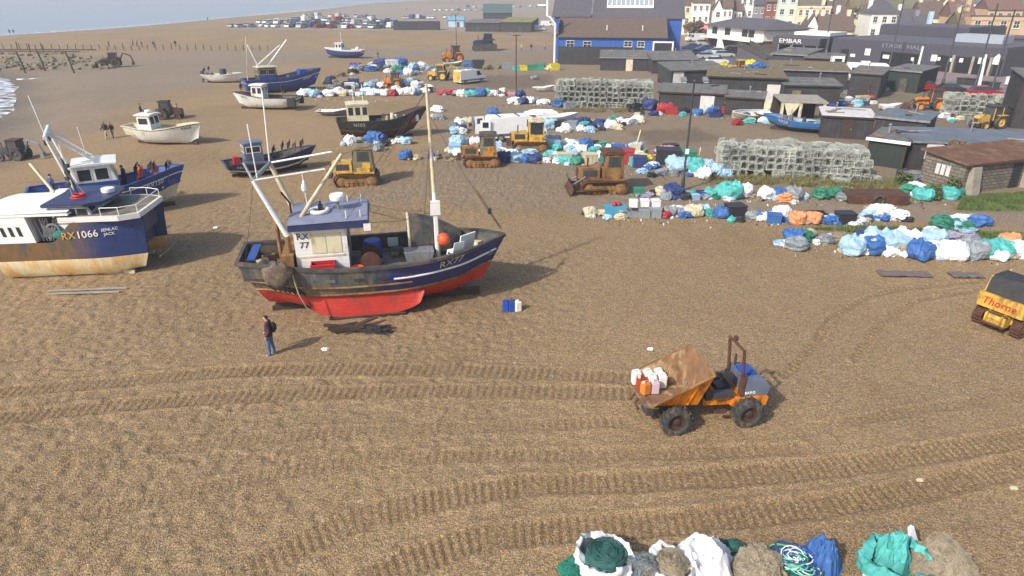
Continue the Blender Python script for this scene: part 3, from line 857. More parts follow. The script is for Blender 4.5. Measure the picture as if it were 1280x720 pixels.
# winch beside the wheelhouse
mb = MB(); mb.lathe([(.0, -.55), (.45, -.55), (.45, -.45), (.16, -.42), (.16, .42), (.45, .45), (.45, .55), (0, .55)], (-.35, -.55, 2.45), 'y', 18)
mb.box(-.75, -1.05, 1.93, .05, -.0, 2.15); mb.build('trawl_winch', 'rust', TRW, smooth=35)
MB().lathe([(0, 0), (.4, 0), (.43, .3), (.43, .8), (.36, .95), (0, .95)], (-.25, .55, 1.95), n=16).build('winch_drum_cover', 'blue_plastic', TRW, smooth=40)
MB().box(.45, 1.62, 2.1, .95, 1.66, 2.55).build('notice_board', 'white_paint', TRW)
for x in (-4.4, -2.1, -.9, .1, 1.3):     # freeing ports / patches on the side
    MB().xf(Matrix()).add([h.onside((x+d)/h.L+.5, q, -1, .02) for d, q in ((-.2, .73), (.2, .73), (.2, .80), (-.2, .80))], [(0, 1, 2, 3)]).build('freeing_port', 'grey_metal' if x < -1 else 'worn_dark_paint', hull)
# trawl net lump hung at the quarter, tyre fenders
mb = MB(); mb.ball((0, 0, 0), 1, 22, 0, (.62, .32, .5))
for i, v in enumerate(mb.v):
    q = Vector(v); mb.v[i] = tuple(q*(1+.35*MN.noise(q*3.1)+.2*MN.noise(q*8)))
mb.xf(Matrix.Translation((-4.15, -2.02, 2.55)))
mat('net_brown', s3(112, 98, 82), .95, var=.35, scale=9, dirt=s3(84, 70, 56), damt=.5, bump=.8, bscale=24)
o = mb.build('net_bundle', 'net_brown', None, smooth=60); o.matrix_world = Matrix.Translation(c) @ Matrix.Rotation(yaw, 4, 'Z')
tag(o, 'brown bundled trawl net hanging over the stern quarter of the navy trawler', 'fishing net')
MB().tube([(-3.6, -2.05, 2.5), (-3.45, -2.2, 1.7), (-3.2, -2.2, 1.0), (-2.95, -2.1, .75)], .035, 6).build('rope_end', 'rope', TRW, smooth=60)
for i in range(7):
    p0 = h.onside(.05+i*.022, .60, -1, .05); p1 = h.onside(.085+i*.022, .42, -1, .05)
    MB().tube([p0, p1], .035, 5).build('chafing_bar', 'dark_wood', hull)
MB().tube([h.pt(0, .93, -1)+Vector((-.1, .3, 0)), h.pt(0, .93, 1)+Vector((-.1, -.3, 0))], .05).build('stern_fender', 'blue_paint', TRW)
MB().box(-5.55, -1.0, 2.86, -5.2, .9, 2.93).build('stern_cap', 'blue_paint', TRW)
def aboard(o): o.matrix_world = Matrix.Translation(c) @ Matrix.Rotation(yaw, 4, 'Z') @ o.matrix_world; return o
def fishbox(x, y, z, col, sx=.75, sy=.45, sz=.35, rz=0):
    mb = MB(); t = .03
    mb.box(-sx/2, -sy/2, 0, sx/2, sy/2, t)
    for a in ((-sx/2, -sy/2, t, sx/2, -sy/2+t, sz), (-sx/2, sy/2-t, t, sx/2, sy/2, sz), (-sx/2, -sy/2+t, t, -sx/2+t, sy/2-t, sz), (sx/2-t, -sy/2+t, t, sx/2, sy/2-t, sz)): mb.box(*a)
    mb.box(-sx/2-.03, -sy/2-.03, sz-.05, sx/2+.03, -sy/2, sz); mb.box(-sx/2-.03, sy/2, sz-.05, sx/2+.03, sy/2+.03, sz)
    o = mb.build('fish_box', col); o.matrix_world = Matrix.Translation((x, y, z)) @ Matrix.Rotation(rz, 4, 'Z'); return o
mat('red_plastic', s3(176, 34, 42), .5, var=.15); mat('bluegrey_plastic', s3(66, 86, 124), .5, var=.15)
tag(aboard(fishbox(-2.35, -1.62, 2.0, 'bluegrey_plastic', .95)), 'blue fish box under the red one by the trawler wheelhouse', 'fish box')
tag(aboard(fishbox(-2.35, -1.62, 2.36, 'red_plastic', 1.0, .5, .42)), 'red fish box on top of a blue one by the trawler wheelhouse', 'fish box')
o = MB().lathe([(0, 0), (.24, 0), (.29, .42), (.25, .42), (.22, .06), (0, .05)], n=16).build('bucket', 'orange_plastic', smooth=40); o.matrix_world = Matrix.Translation((-.95, -1.35, 1.95)); aboard(o)
tag(o, 'orange bucket on the trawler deck beside the rusty winch', 'bucket')
o = MB().ball((0, 0, 0), .3, 14).build('buoy', 'orange_plastic', smooth=60); o.matrix_world = Matrix.Translation((2.98, -.45, 3.05)); aboard(o); tag(o, 'round orange buoy hanging beside the white trawler mast', 'buoy')
mb = MB(); mb.box(-.28, -.28, .42, .28, .28, .47)
mb.add([(-.28, .26, .47), (.28, .26, .47), (.25, .42, 1.0), (-.25, .42, 1.0), (-.28, .30, .47), (.28, .30, .47), (.25, .46, 1.0), (-.25, .46, 1.0)], [(0, 1, 2, 3), (7, 6, 5, 4), (0, 4, 5, 1), (1, 5, 6, 2), (2, 6, 7, 3), (3, 7, 4, 0)])
ch = thing('garden_chair', 'white plastic chair standing on the trawler foredeck near the mast', 'chair')
mb.build('seat', 'white_clean', ch)
for a in (-1, 1):
    for b_ in (-1, 1): MB().tube([(a*.25, b_*.25, .43), (a*.31, b_*.3, 0)], .04, 6).build('leg', 'white_clean', ch)
ch.matrix_world = Matrix.Translation((3.45, -.95, 2.2)) @ Matrix.Rotation(R(200), 4, 'Z'); aboard(ch)
o = MB().cbox((0, 0, .55), (.9, .06, 1.1), (12, 0, 0)).build('board', 'white_paint'); o.matrix_world = Matrix.Translation((4.05, -.35, 2.15)) @ Matrix.Rotation(R(35), 4, 'Z'); aboard(o); tag(o, 'pale sheet of board leaning inside the trawler bow', 'board')
mb = MB().tube([(.25*math.cos(i*.5), 0, .3+.25*math.sin(i*.5)) for i in range(13)], .05, 6, closed=True); o = mb.build('tyre', 'rubber'); o.matrix_world = Matrix.Translation((2.35, -.7, 1.98)); aboard(o); tag(o, 'small tyre leaning against the foot of the trawler mast', 'tyre')

# ===== catamaran at the left edge
pa, pb_ = G(20, 347), G(187, 337)
c2, yaw2, L2 = frame2(pa, pb_)
c2 = c2+Vector((-math.sin(yaw2), math.cos(yaw2), 0))*1.3+Vector((-.15, 0, 0)); yaw2 -= R(3)
CAT = thing('catamaran', 'white, navy and rust streaked catamaran fishing boat at the left edge', 'fishing boat', c2, yaw2)
W2 = 3.7; L2 = L2+.1; CAT.scale = (1.04,)*3; CAT.rotation_euler.z = yaw2
cs = mat('catamaran_side', s3(38, 56, 104), .45, var=.25)
N = cs.node_tree.nodes; Lk = cs.node_tree.links; src = N['Principled BSDF'].inputs['Base Color'].links[0].from_socket
tc = N.new('ShaderNodeTexCoord'); sx = N.new('ShaderNodeSeparateXYZ'); Lk.new(tc.outputs['Object'], sx.inputs[0])
nz = N.new('ShaderNodeTexNoise'); nz.inputs['Scale'].default_value = .9; nz.inputs['Detail'].default_value = 7
mp = N.new('ShaderNodeMapping'); mp.inputs['Scale'].default_value = (1.5, .3, .5); Lk.new(tc.outputs['Object'], mp.inputs[0]); Lk.new(mp.outputs[0], nz.inputs['Vector'])
ad = N.new('ShaderNodeMath'); ad.operation = 'MULTIPLY_ADD'; Lk.new(nz.outputs['Fac'], ad.inputs[0]); ad.inputs[1].default_value = 2.4; Lk.new(sx.outputs[0], ad.inputs[2])
mr = N.new('ShaderNodeMapRange'); Lk.new(ad.outputs[0], mr.inputs[0]); mr.inputs[1].default_value = 1.25; mr.inputs[2].default_value = 3.0; mr.inputs[3].default_value = 1; mr.inputs[4].default_value = 0
n2 = N.new('ShaderNodeTexNoise'); n2.inputs['Scale'].default_value = 1.5; n2.inputs['Detail'].default_value = 8; n2.inputs['Roughness'].default_value = .7; Lk.new(mp.outputs[0], n2.inputs['Vector'])
cr = N.new('ShaderNodeValToRGB'); Lk.new(n2.outputs['Fac'], cr.inputs[0])
for pz, cl in ((.36, s3(66, 78, 88)), (.46, s3(100, 84, 58)), (.55, s3(126, 88, 52)), (.64, s3(70, 76, 84))):
    e = cr.color_ramp.elements.new(pz); e.color = (*cl, 1)
cr.color_ramp.elements.remove(cr.color_ramp.elements[0]); cr.color_ramp.elements.remove(cr.color_ramp.elements[-1])
mx = N.new('ShaderNodeMix'); mx.data_type = 'RGBA'; Lk.new(mr.outputs[0], mx.inputs[0]); Lk.new(src, mx.inputs[6]); Lk.new(cr.outputs[0], mx.inputs[7]); Lk.new(mx.outputs[2], N['Principled BSDF'].inputs['Base Color'])
cb = mat('catamaran_bottom', s3(218, 206, 168), .5, var=.08, dirt=s3(206, 146, 56), damt=.55, dscale=.9)
for yy in (-W2/2+.55, W2/2-.55):
    mb = MB()
    def cat(u, v, yy=yy):
        x = lerp(-L2/2, L2/2, u); o = -1 if yy < 0 else 1
        bw = .55*(1-max(0, (u-.62)/.38)**2.2)
        prof = [(0, .1), (.7, .16), (.95, .5), (1, .95), (1.0, 1.0), (1, 1.62), (1.03, 1.75)]
        return x, bw, prof
    n = 30
    pr = [(-1, 1.9), (-1, 1.0), (-.92, .45), (-.45, .08), (0, 0), (.45, .08), (.92, .45), (1, 1.0), (1, 1.9)]
    for i in range(n):
        u = i/(n-1); x, bw, _ = cat(u, 0); rise = .28*sstep(.75, 1, u)
        for a, z in pr:
            out = (a*(-1 if yy < 0 else 1)) > 0
            zz = z+(rise*(1-z) if z < 1 else 0)
            if z > 1.5: zz += .0+1.0*sstep(.42, .62, u)
            xx = x+.45*sstep(.8, 1, u)*min(1.5, z)*.6-.18*sstep(.2, 0, u)*(1-z)*-1
            mb.v.append((xx, yy+a*max(.03, bw), zz))
    k = len(pr)
    for i in range(n-1):
        for j in range(k-1):
            q = i*k+j; mb.f.append((q, q+1, q+k+1, q+k)); mb.m.append(0 if j in (0, 7) else 1)
    mb.f.append(tuple(range(k))); mb.m.append(0)
    # sides are split by height: cream under the chine, painted above
    HB = mb.build('hull', [cs, cb], CAT, smooth=35)
    if yy < 0: CH = HB
    MB().box(-L2/2+.2, yy-.06, -.06, L2/2-.6, yy+.06, .12).build('keel', 'cream_paint', CAT)
mb = MB().box(-L2/2+.1, -W2/2+1.05, 1.15, L2/2-.12, W2/2-1.05, 1.9); mb.build('bridge_deck', 'navy_paint', CAT)
# raised bow: sides up to a broad blunt foredeck
mb = MB()
ft = 3.02
mb.box(.1, -W2/2+.06, 1.88, L2/2+.22, -W2/2+.12, 2.86); 
fd = MB(); fd.prism([(.05, -W2/2+.0), (L2/2-.5, -W2/2+.0), (L2/2+.35, -W2/2+.42), (L2/2+.4, W2/2-.42), (L2/2-.5, W2/2), (.05, W2/2)], 2.86, 3.12, axis='z'); fd.build('foredeck_coaming', 'white_paint', CAT)
MB().prism([(.1, -W2/2+.09), (L2/2-.5, -W2/2+.09), (L2/2+.22, -W2/2+.5), (L2/2+.27, W2/2-.5), (L2/2-.5, W2/2-.09), (.1, W2/2-.09)], 3.06, 3.125, axis='z').build('foredeck', 'deck_grey', CAT)
MB().box(L2/2-.25, -W2/2+.6, 1.9, L2/2+.12, W2/2-.6, 2.86).build('bow_panel', 'navy_paint', CAT)
# long white shelter aft with four windows and an open working bay
x0, x1 = -L2/2-.25, -.55
z0, z1 = 1.92, 3.22
mb = MB(); mb.prism([(x0+.35, z0), (x0+2.35, z0), (x0+2.15, z1), (x0+.05, z1)], -W2/2-.02, W2/2+.02); SHL = mb.build('shelter', 'white_clean', CAT)
for i in range(4):
    xx = x0+.62+i*.36; MB().prism([(xx, 2.28), (xx+.16, 2.26), (xx+.10, 2.72), (xx-.06, 2.74)], -W2/2-.035, -W2/2-.022).build('window_pane', 'glass', SHL)
mb = MB(); mb.grid(10, 7, lambda u, v: (lerp(x0+.0, .6, u), (v-.5)*(W2+.1), z1+.12+.16*(1-(2*v-1)**2)+.06*u))
mb.box(x0, -W2/2-.05, z1+.005, .6, W2/2+.05, z1+.12); mb.build('shelter_roof', 'white_clean', CAT, smooth=40)
MB().box(x0+2.6, W2/2-.1, z0, .3, W2/2, z1).build('shelter', 'white_clean', CAT)
mb = MB()
for i in range(16):
    xx = random.uniform(x0+2.5, -.3); yy = random.uniform(-1.5, .9); mb.cbox((xx, yy, z0+random.uniform(.1, .7)), (random.uniform(.1, .5), random.uniform(.1, .4), random.uniform(.2, .6)), (random.uniform(0, 40), random.uniform(0, 40), random.uniform(0, 90)))
for i in range(10):
    xx = random.uniform(x0+2.4, -.5); mb.tube([(xx, -1.6, z0), (xx+random.uniform(-.5, .5), -1.5, z0+1.1)], .035, 5)
mb.tube([(x0+3.1+.3*math.cos(t*.5), -1.55, z0+.5+.3*math.sin(t*.5)) for t in range(13)], .06, 6, closed=True)
mb.build('net_hauler', 'grey_metal', CAT)
mat('teal_net', s3(40, 118, 108), .9, var=.3, scale=8, bump=.8, bscale=25, dirt=s3(30, 84, 80), damt=.4)
mb = MB().ball((-.15, -1.35, 2.15), .42, 14, 0, (1.2, .8, .8)); mb.build('net_bin', 'teal_net', CAT, smooth=60)
# wheelhouse, navy visor roof
wp = MB().prism([(-.35, 1.95), (1.5, 1.95), (1.6, 2.7), (1.2, 3.55), (-.35, 3.55)], -W2/2+.38, W2/2-.38); W2H = wp.build('wheelhouse', 'white_clean', CAT)
for i in range(3):
    xx = -.2+i*.52; MB().box(xx, -W2/2+.352, 2.85, xx+.44, -W2/2+.372, 3.42).build('window_pane', 'glass', W2H)
for i in range(4):
    yy = -1.25+i*.66; MB().add([(1.6, yy, 2.78), (1.6, yy+.55, 2.78), (1.25, yy+.55, 3.48), (1.25, yy, 3.48)], [(0, 1, 2, 3)]).build('window_pane', 'glass', W2H)
mb = MB(); mb.prism([(-.6, -1.7), (1.3, -1.75), (2.0, -1.25), (2.2, 0), (2.0, 1.25), (1.3, 1.75), (-.6, 1.7)], 3.56, 3.71, axis='z'); V = mb.build('wheelhouse_roof', 'navy_paint', CAT)
mb = MB(); n = 18; mb.tube([(.55+.33*math.cos(2*math.pi*i/n), -.4+.33*math.sin(2*math.pi*i/n), 3.81) for i in range(n)], .085, 7, closed=True)
mb.tube([(.55+.24*math.cos(2*math.pi*i/n), -.4+.24*math.sin(2*math.pi*i/n), 3.94) for i in range(n)], .07, 7, closed=True); o = mb.build('lifebuoy', 'red_plastic', smooth=60)
o.matrix_world = Matrix.Translation(c2) @ Matrix.Rotation(yaw2, 4, 'Z'); tag(o, 'red lifebuoy lying on the navy wheelhouse roof of the catamaran', 'lifebuoy')
MB().lathe([(0, 0), (.3, 0), (.32, .08), (.3, .2), (0, .24)], (1.6, .35, 3.72), n=18).build('radar_dome', 'white_clean', CAT, smooth=40)
spar(CAT, 'mast', [(.2, -.2, 3.45), (.1, -.2, 5.6)], .05, 'grey_metal'); spar(CAT, 'mast', [(.2, .3, 3.45), (.1, -.1, 5.5)], .04, 'dark_metal'); spar(CAT, 'mast', [(.95, -.2, 3.5), (.1, -.2, 5.0)], .035, 'grey_metal')
for i in range(4): MB().cbox((.1+.06*i, -.2, 4.3+.3*i), (.16, .25, .16)).build('mast_lamp', 'dark_metal', CAT)
spar(CAT, 'whip_aerial', [(-.3, .9, 3.5), (-.45, 1.0, 6.0)], .02, 'white_clean', 5)
MB().box(-1.2, .9, 3.5, -.7, 1.3, 3.7).build('roof_hatch', 'white_clean', CAT)
spar(CAT, 'derrick', [(-1.7, 1.7, 3.4), (-2.9, 2.5, 4.75)], .08, 'pale_spar')
pts = [(2.0, -W2/2+.1), (L2/2-.45, -W2/2+.1), (L2/2+.25, -W2/2+.5), (L2/2+.3, W2/2-.5), (L2/2-.45, W2/2-.1), (2.0, W2/2-.1)]
RL = MB().tube([(x, y, 3.5) for x, y in pts], .022, 5).build('bow_rail', 'white_clean', CAT)
for x, y in pts: MB().tube([(x, y, 3.1), (x, y, 3.5)], .02, 5).build('rail_post', 'white_clean', RL)
mm = Matrix.Translation((1.05, -W2/2-.075, 2.28)) @ Matrix.Rotation(math.pi/2, 4, 'X')
mat('old_gold', s3(190, 150, 80), .6, var=.15)
def cfn(x0, z0):
    def f(q):
        x = x0+q.x; u = x/L2+.5
        return Vector((x, -(W2/2-.55)-.55*(1-max(0, (u-.62)/.38)**2.2)-.03-q.z, z0+q.y+.06*q.x))
    return f
text('RX', .5, None, 'old_gold', CH, 'registration_letters', fn=cfn(.35, 2.2))
text('1066', .5, None, 'white_clean', CH, 'registration_letters', fn=cfn(1.2, 2.25))
text('SENLAC', .2, None, 'white_clean', CH, 'name_letters', fn=cfn(2.2, 2.42))
text('JACK', .2, None, 'white_clean', CH, 'name_letters', fn=cfn(2.15, 2.2))
o = MB().tube([G(222, 300, .02), G(212, 310, .2), G(203, 318, .5), G(200, 320, .75)], .03, 6).build('mooring_rope', 'rope'); tag(o, 'pale mooring rope trailing from the catamaran bow onto the shingle', 'rope')


# ===== general small boat
def boat(name, label, p_st, p_bow, B, zs, bands, mats, inner='deck_grey', deckm='deck_grey', railm='white_paint', deck=.5, **kw):
    c, yaw, L = frame2(p_st, p_bow)
    r = thing(name, label, 'fishing boat', (c.x, c.y, gh(c.x, c.y)), yaw, roll=kw.pop('roll', 0))
    rr = kw.pop('rr', .06); L = L*kw.pop('stretch', 1.0)
    h = Hull(L, B, zs, deck=deck, **kw)
    hu = hullparts(h, r, bands, mats, inner, deckm, railm, rr)
    return r, h, hu


def clutter(parent, h, n, mats, x0=.1, x1=.8, seed=1, hmax=.5):
    """deck gear: crates, coils, rollers, each its own part"""
    rn = random.Random(seed)
    for i in range(n):
        t = rn.uniform(x0, x1); y = rn.uniform(-.7, .7)*max(.1, h.b(t)-.2); x = h.L*(t-.5); z = h.dk(t)
        k = rn.random(); mb = MB(); m = rn.choice(mats)
        if k < .45:
            mb.cbox((x, y, z+.17), (rn.uniform(.3, .7), rn.uniform(.3, .5), .34), (0, 0, rn.uniform(0, 90))); nm = 'deck_crate'
        elif k < .7:
            coil(mb, (x, y, z), rn.uniform(.18, .32)); nm = 'rope_coil'
        else:
            mb.lathe([(0, 0), (.2, 0), (.22, .4), (.15, hmax), (0, hmax)], (x, y, z), n=10); nm = 'deck_tub'
        mb.build(nm, m, parent, smooth=40)


def dan_flags(parent, pts, cols=('black_cloth',), seed=0):
    """flag poles bunched at a boat's rail"""
    rn = random.Random(seed)
    for i, (x, y, z) in enumerate(pts):
        dx, dy = rn.uniform(-.35, .35), rn.uniform(-.3, .3); hh = rn.uniform(1.2, 1.8)
        top = Vector((x+dx, y+dy, z+hh))
        f = MB().tube([(x, y, z), top], .022, 5).build('marker_pole', 'wood', parent)
        mb = MB(); mb.grid(6, 4, lambda u, v: (top.x-.5*u*.6, top.y+.12*math.sin(u*5+i), top.z-.05-v*.45-.35*u))
        mb.build('flag', cols[i % len(cols)], f, smooth=60)

DM = ['blue_plastic', 'grey_plastic', 'rope', 'orange_plastic', 'dark_metal', 'red_plastic', 'cream_paint', 'net_brown']
# blue boat behind the catamaran, white A-frame aft
bb, hb, hub = boat('fishing_boat', 'blue fishing boat with white gantry and white wheelhouse behind the catamaran', G(44, 279), G(240, 253), 3.6,
    lambda t: 1.95+.1*(1-t)+.75*sstep(.45, 1, t), [(.42, 0), (.78, 1), (.82, 2), (1.0, 1)], ['cream_paint', 'blue_paint', 'white_paint'], inner='blue_paint', deckm='deck_grey', railm='blue_paint', deck=1.35, rake=.9, sr=.8, bul=.1)
Lb = hb.L
WHb, ROb = wheelhouse(bb, -Lb*.18, Lb*.06, 2.3, 1.35, 2.15, 'white_paint', 'white_paint', rake=.3, sidewin=(.55, .92))
MB().box(-Lb*.18+.01, -1.19, 1.4, Lb*.06, -1.153, 2.45).build('blue_panel', 'blue_paint', WHb)
tz = 5.5
spar(bb, 'gantry_leg', [(-Lb*.20, -1.3, 1.9), (-Lb*.285, -1.25, tz)], [.11, .09], 'white_paint')
spar(bb, 'gantry_leg', [(-Lb*.20, 1.3, 1.9), (-Lb*.285, 1.25, tz)], [.11, .09], 'white_paint')
spar(bb, 'gantry_crossbar', [(-Lb*.285, -1.7, tz), (-Lb*.285, 1.9, tz+.1)], .12, 'white_paint')
for yy in (-.2, .2, 1.3): spar(bb, 'gantry_stay', [(-Lb*.285, yy, tz), (-Lb*.06, yy, 3.6)], .065, 'white_paint')
for yy in (-.9, .6): MB().cbox((-Lb*.29, yy, tz-.35), (.25, .25, .4)).build('gantry_block', 'dark_metal', bb)
spar(bb, 'whip_aerial', [(-Lb*.285, -1.0, tz), (-Lb*.31, -1.2, tz+2.4)], .03, 'white_clean', 5)
spar(bb, 'whip_aerial', [(-Lb*.1, .7, 3.6), (-Lb*.11, .8, 5.6)], .02, 'white_clean', 5)
clutter(bb, hb, 34, DM, .05, .92, 3, .7)
dan_flags(bb, [(Lb*(.22+.03*i), .9*math.cos(i*2), 1.7) for i in range(7)], ('black_cloth', 'orange_plastic', 'black_cloth'), 4)
mb = MB().box(Lb*.12, -.8, 1.4, Lb*.22, .4, 1.85); mb.build('fish_pound', 'wood', bb)
text('RX150', .42, None, 'white_clean', hub, 'registration_letters', .004, hb.textfn(.80, .72, -1, .03))
# white open boat with little wheelhouse aft
wb, hw, huw = boat('fishing_boat', 'small white fishing boat with white wheelhouse beyond the catamaran', G(163, 178), G(256, 181), 2.9,
    lambda t: 1.5+.35*(1-sstep(0, .4, t))*.6+.55*sstep(.4, 1, t), [(.93, 0), (.97, 1), (1.0, 0)], ['white_paint', 'dark_wood'], inner='cream_paint', deckm='cream_paint', railm='cream_paint', deck=.85, rake=.5, sr=.55, zk=.12, full=.38, stern=.8)
wheelhouse(wb, -hw.L*.27, -hw.L*.1, 1.5, .85, 1.85, 'white_paint', 'white_paint', rake=.1, fwd=1, nwin=1, sidewin=(.55, .9))
MB().lathe([(0, 0), (.26, 0), (.28, .16), (0, .24)], (-hw.L*.17, 0, 2.95), n=14).build('radar_dome', 'white_clean', wb, smooth=40)
MB().box(-hw.L*.09, -.55, .86, hw.L*.01, .55, 1.45).build('engine_box', 'cream_paint', wb)
clutter(wb, hw, 7, ['red_plastic', 'teal_net', 'dark_metal', 'rope'], .5, .9, 5); dan_flags(wb, [(-hw.L*.2, .7, 1.6), (-hw.L*.22, .8, 1.6), (-hw.L*.15, .8, 1.6)], ('black_cloth',), 6)
MB().box(hw.L*.12, -.95, 1.35, hw.L*.17, .95, 1.42).build('thwart', 'cream_paint', wb); MB().box(hw.L*.28, -.7, 1.5, hw.L*.33, .7, 1.57).build('thwart', 'cream_paint', wb)
text('RX58', .36, None, 'black_plastic', huw, 'registration_letters', .004, hw.textfn(.86, .82, -1, .03))
# small blue boat with grey box wheelhouse
sb, hs, hus = boat('fishing_boat', 'small navy boat with tall grey box wheelhouse and black flags', G(283, 222), G(398, 207), 2.5,
    lambda t: 1.2+.55*sstep(.4, 1, t), [(.22, 0), (.36, 1), (1.0, 2)], ['dark_wood', 'white_paint', 'navy_paint'], inner='worn_dark_paint', railm='navy_paint', deck=.8, rake=.8, sr=.85, zk=.15, full=.28)
wheelhouse(sb, -hs.L*.29, -hs.L*.1, 1.35, .8, 1.75, 'slate_hood', 'slate_hood', rake=.05, nwin=1, sidewin=(.6, .9), over=.06)
clutter(sb, hs, 12, ['dark_metal', 'grey_plastic', 'black_cloth', 'rope'], .3, .9, 8); dan_flags(sb, [(hs.L*(.05+.07*i), .5*math.sin(i), 1.0) for i in range(5)], ('black_cloth', 'worn_dark_paint'), 9)
o = MB().box(-.2, -.25, 0, .25, .3, .8).build('gas_locker', 'red_plastic', sb); o.location = (-hs.L*.38, -.3, .85)
text('RX11', .3, None, 'white_clean', hus, 'registration_letters', .004, hs.textfn(.14, .68, -1, .03))
# dark wooden boat with cream wheelhouse
db, hd, hud = boat('fishing_boat', 'old dark green wooden boat with cream wheelhouse and bags heaped aboard', G(423, 174), G(537, 168), 3.3,
    lambda t: 1.85+.1*(1-t)+1.0*sstep(.45, 1, t)**1.3, [(.38, 0), (.43, 1), (1.0, 2)], ['rust', 'light_rust', mat('dark_green_paint', s3(46, 52, 50), .7, var=.3, dirt=s3(80, 72, 60), damt=.4)], inner='dark_wood', deckm='deck_grey', railm='dark_wood', deck=1.4, rake=1.6, sr=.75, full=.34)
wheelhouse(db, -hd.L*.38, -hd.L*.16, 2.1, 1.4, 2.0, 'cream_paint', 'cream_paint', framem='cream_paint', rake=.0, nwin=3, sidewin=(.5, .92), over=.1)
for dx in (-.3, -.2): spar(db, 'whip_aerial', [(hd.L*dx, .3, 3.4), (hd.L*dx, .3, 5.2)], .03, 'white_clean', 5)
mat('white_bag', (.70, .71, .72), .6, var=.1, dirt=(.42, .42, .4), damt=.2, bump=.4, bscale=7)
clutter(db, hd, 26, ['white_bag', 'white_paint', 'net_brown', 'cream_paint', 'rope', 'red_plastic'], .42, .9, 11, .8)
spar(db, 'stem_post', [(hd.L*.5, 0, 2.5), (hd.L*.505, 0, 3.4)], .09, 'dark_wood')
text('N103', .5, None, 'cream_paint', hud, 'registration_letters', .004, hd.textfn(.23, .78, -1, .03))
# white and black boat, wheelhouse forward-aft
gb, hg, hug = boat('fishing_boat', 'white hulled boat with black stern and small white wheelhouse', G(375, 137), G(294, 136), 2.9,
    lambda t: 1.5+.5*sstep(.4, 1, t), [(1.0, 0)], ['white_paint'], inner='dark_metal', railm='dark_wood', deck=.95, rake=.7, sr=.8, zk=.2)
MB().box(-hg.L*.5-.06, -1.15, .55, -hg.L*.5+.9, -1.52, 1.5).box(-hg.L*.5-.06, 1.15, .55, -hg.L*.5+.9, 1.52, 1.5).build('stern_panel', 'black_timber', gb)
wheelhouse(gb, hg.L*.0, hg.L*.17, 1.7, .95, 1.9, 'white_paint', 'white_paint', rake=.1, nwin=2, sidewin=(.5, .9))
clutter(gb, hg, 12, ['dark_metal', 'black_cloth', 'grey_plastic', 'wood'], .05, .95, 14); dan_flags(gb, [(-hg.L*.3, .5, 1.4), (-hg.L*.25, -.4, 1.4), (hg.L*.3, .4, 1.5), (hg.L*.35, 0, 1.5)], ('black_cloth',), 15)
text('RX53', .4, None, 'black_plastic', hug, 'registration_letters', .004, hg.textfn(.80, .78, 1, .03))
# larger blue boat with white derricks
lb_, hl, hul = boat('fishing_boat', 'big blue trawler with white crossed derricks beside the rows of bags', G(306, 118), G(404, 110), 3.6,
    lambda t: 2.0+.9*sstep(.4, 1, t), [(.35, 0), (.7, 0), (.74, 1), (1.0, 0)], ['blue_paint', 'white_paint'], inner='dark_metal', railm='blue_paint', deck=1.4, rake=1.2, sr=.8)
wheelhouse(lb_, -hl.L*.32, -hl.L*.10, 2.2, 1.4, 2.1, 'dark_green_paint', 'cream_paint', framem='cream_paint', rake=.1, nwin=2)
MB().box(-hl.L*.32, -1.135, 1.5, -hl.L*.12, -1.105, 2.5).build('blue_panel', 'blue_paint', lb_)
spar(lb_, 'derrick', [(-hl.L*.3, -.9, 3.5), (-hl.L*.4, -1.0, 6.6)], .11, 'white_paint'); spar(lb_, 'derrick', [(-hl.L*.2, -.6, 3.5), (hl.L*.09, -.6, 7.0)], .12, 'white_paint')
spar(lb_, 'derrick', [(-hl.L*.3, .9, 3.5), (hl.L*.03, .8, 6.2)], .09, 'white_paint'); spar(lb_, 'derrick', [(-hl.L*.42, 1, 1.5), (-hl.L*.36, .8, 7.6)], .06, 'pale_spar')
clutter(lb_, hl, 30, DM+['teal_net'], .05, .92, 21, .8); MB().box(hl.L*.2, -.7, 1.5, hl.L*.3, .8, 2.9).build('winch_house', 'blue_plastic', lb_)
text('RX104', .55, None, 'white_clean', hul, 'registration_letters', .004, hl.textfn(.80, .62, -1, .03))
# white punt left of it
pb2, hp, hup = boat('fishing_boat', 'low white boat with rusty grey tank aboard and a dark outboard', G(256, 103), G(305, 103), 2.6,
    lambda t: 1.25+.2*sstep(.4, 1, t), [(1.0, 0)], ['white_paint'], inner='cream_paint', railm='white_paint', deck=.7, rake=.4, sr=.8, zk=.12)
MB().lathe([(0, 0), (.5, 0), (.55, 1.1), (.45, 1.3), (0, 1.3)], (0, .1, .75), n=12).build('steel_tank', 'dark_green_paint', pb2, smooth=40)
MB().cbox((-hp.L*.52, 0, 1.4), (.4, .5, .7)).cbox((-hp.L*.53, 0, .5), (.2, .15, 1.3)).build('outboard_motor', 'black_plastic', pb2)
clutter(pb2, hp, 8, ['dark_metal', 'rust', 'rope'], .05, .35, 31, .8); dan_flags(pb2, [(-hp.L*.4, .3, 1.0), (-hp.L*.35, -.2, 1.0)], ('black_cloth',), 32)
# small blue boat on the open beach
fb, hf, huf = boat('fishing_boat', 'bright blue boat with white deck edge alone on the far beach', G(455, 73), G(407, 72), 2.9,
    lambda t: 1.75+.35*sstep(.4, 1, t), [(.25, 0), (.8, 1), (1.0, 2)], ['dark_wood', 'blue_paint', 'white_paint'], inner='cream_paint', railm='white_paint', deck=1.1, rake=.6, sr=.8, zk=.25)
wheelhouse(fb, -hf.L*-.02, hf.L*.18, 1.7, 1.1, 1.9, 'white_paint', 'white_paint', rake=.1, nwin=2); spar(fb, 'whip_aerial', [(.3, .2, 3.1), (.3, .2, 5.2)], .04, 'white_clean', 5)
MB().ball((-hf.L*.35, 0, 1.9), .45, 10).build('tank', 'white_clean', fb, smooth=60)
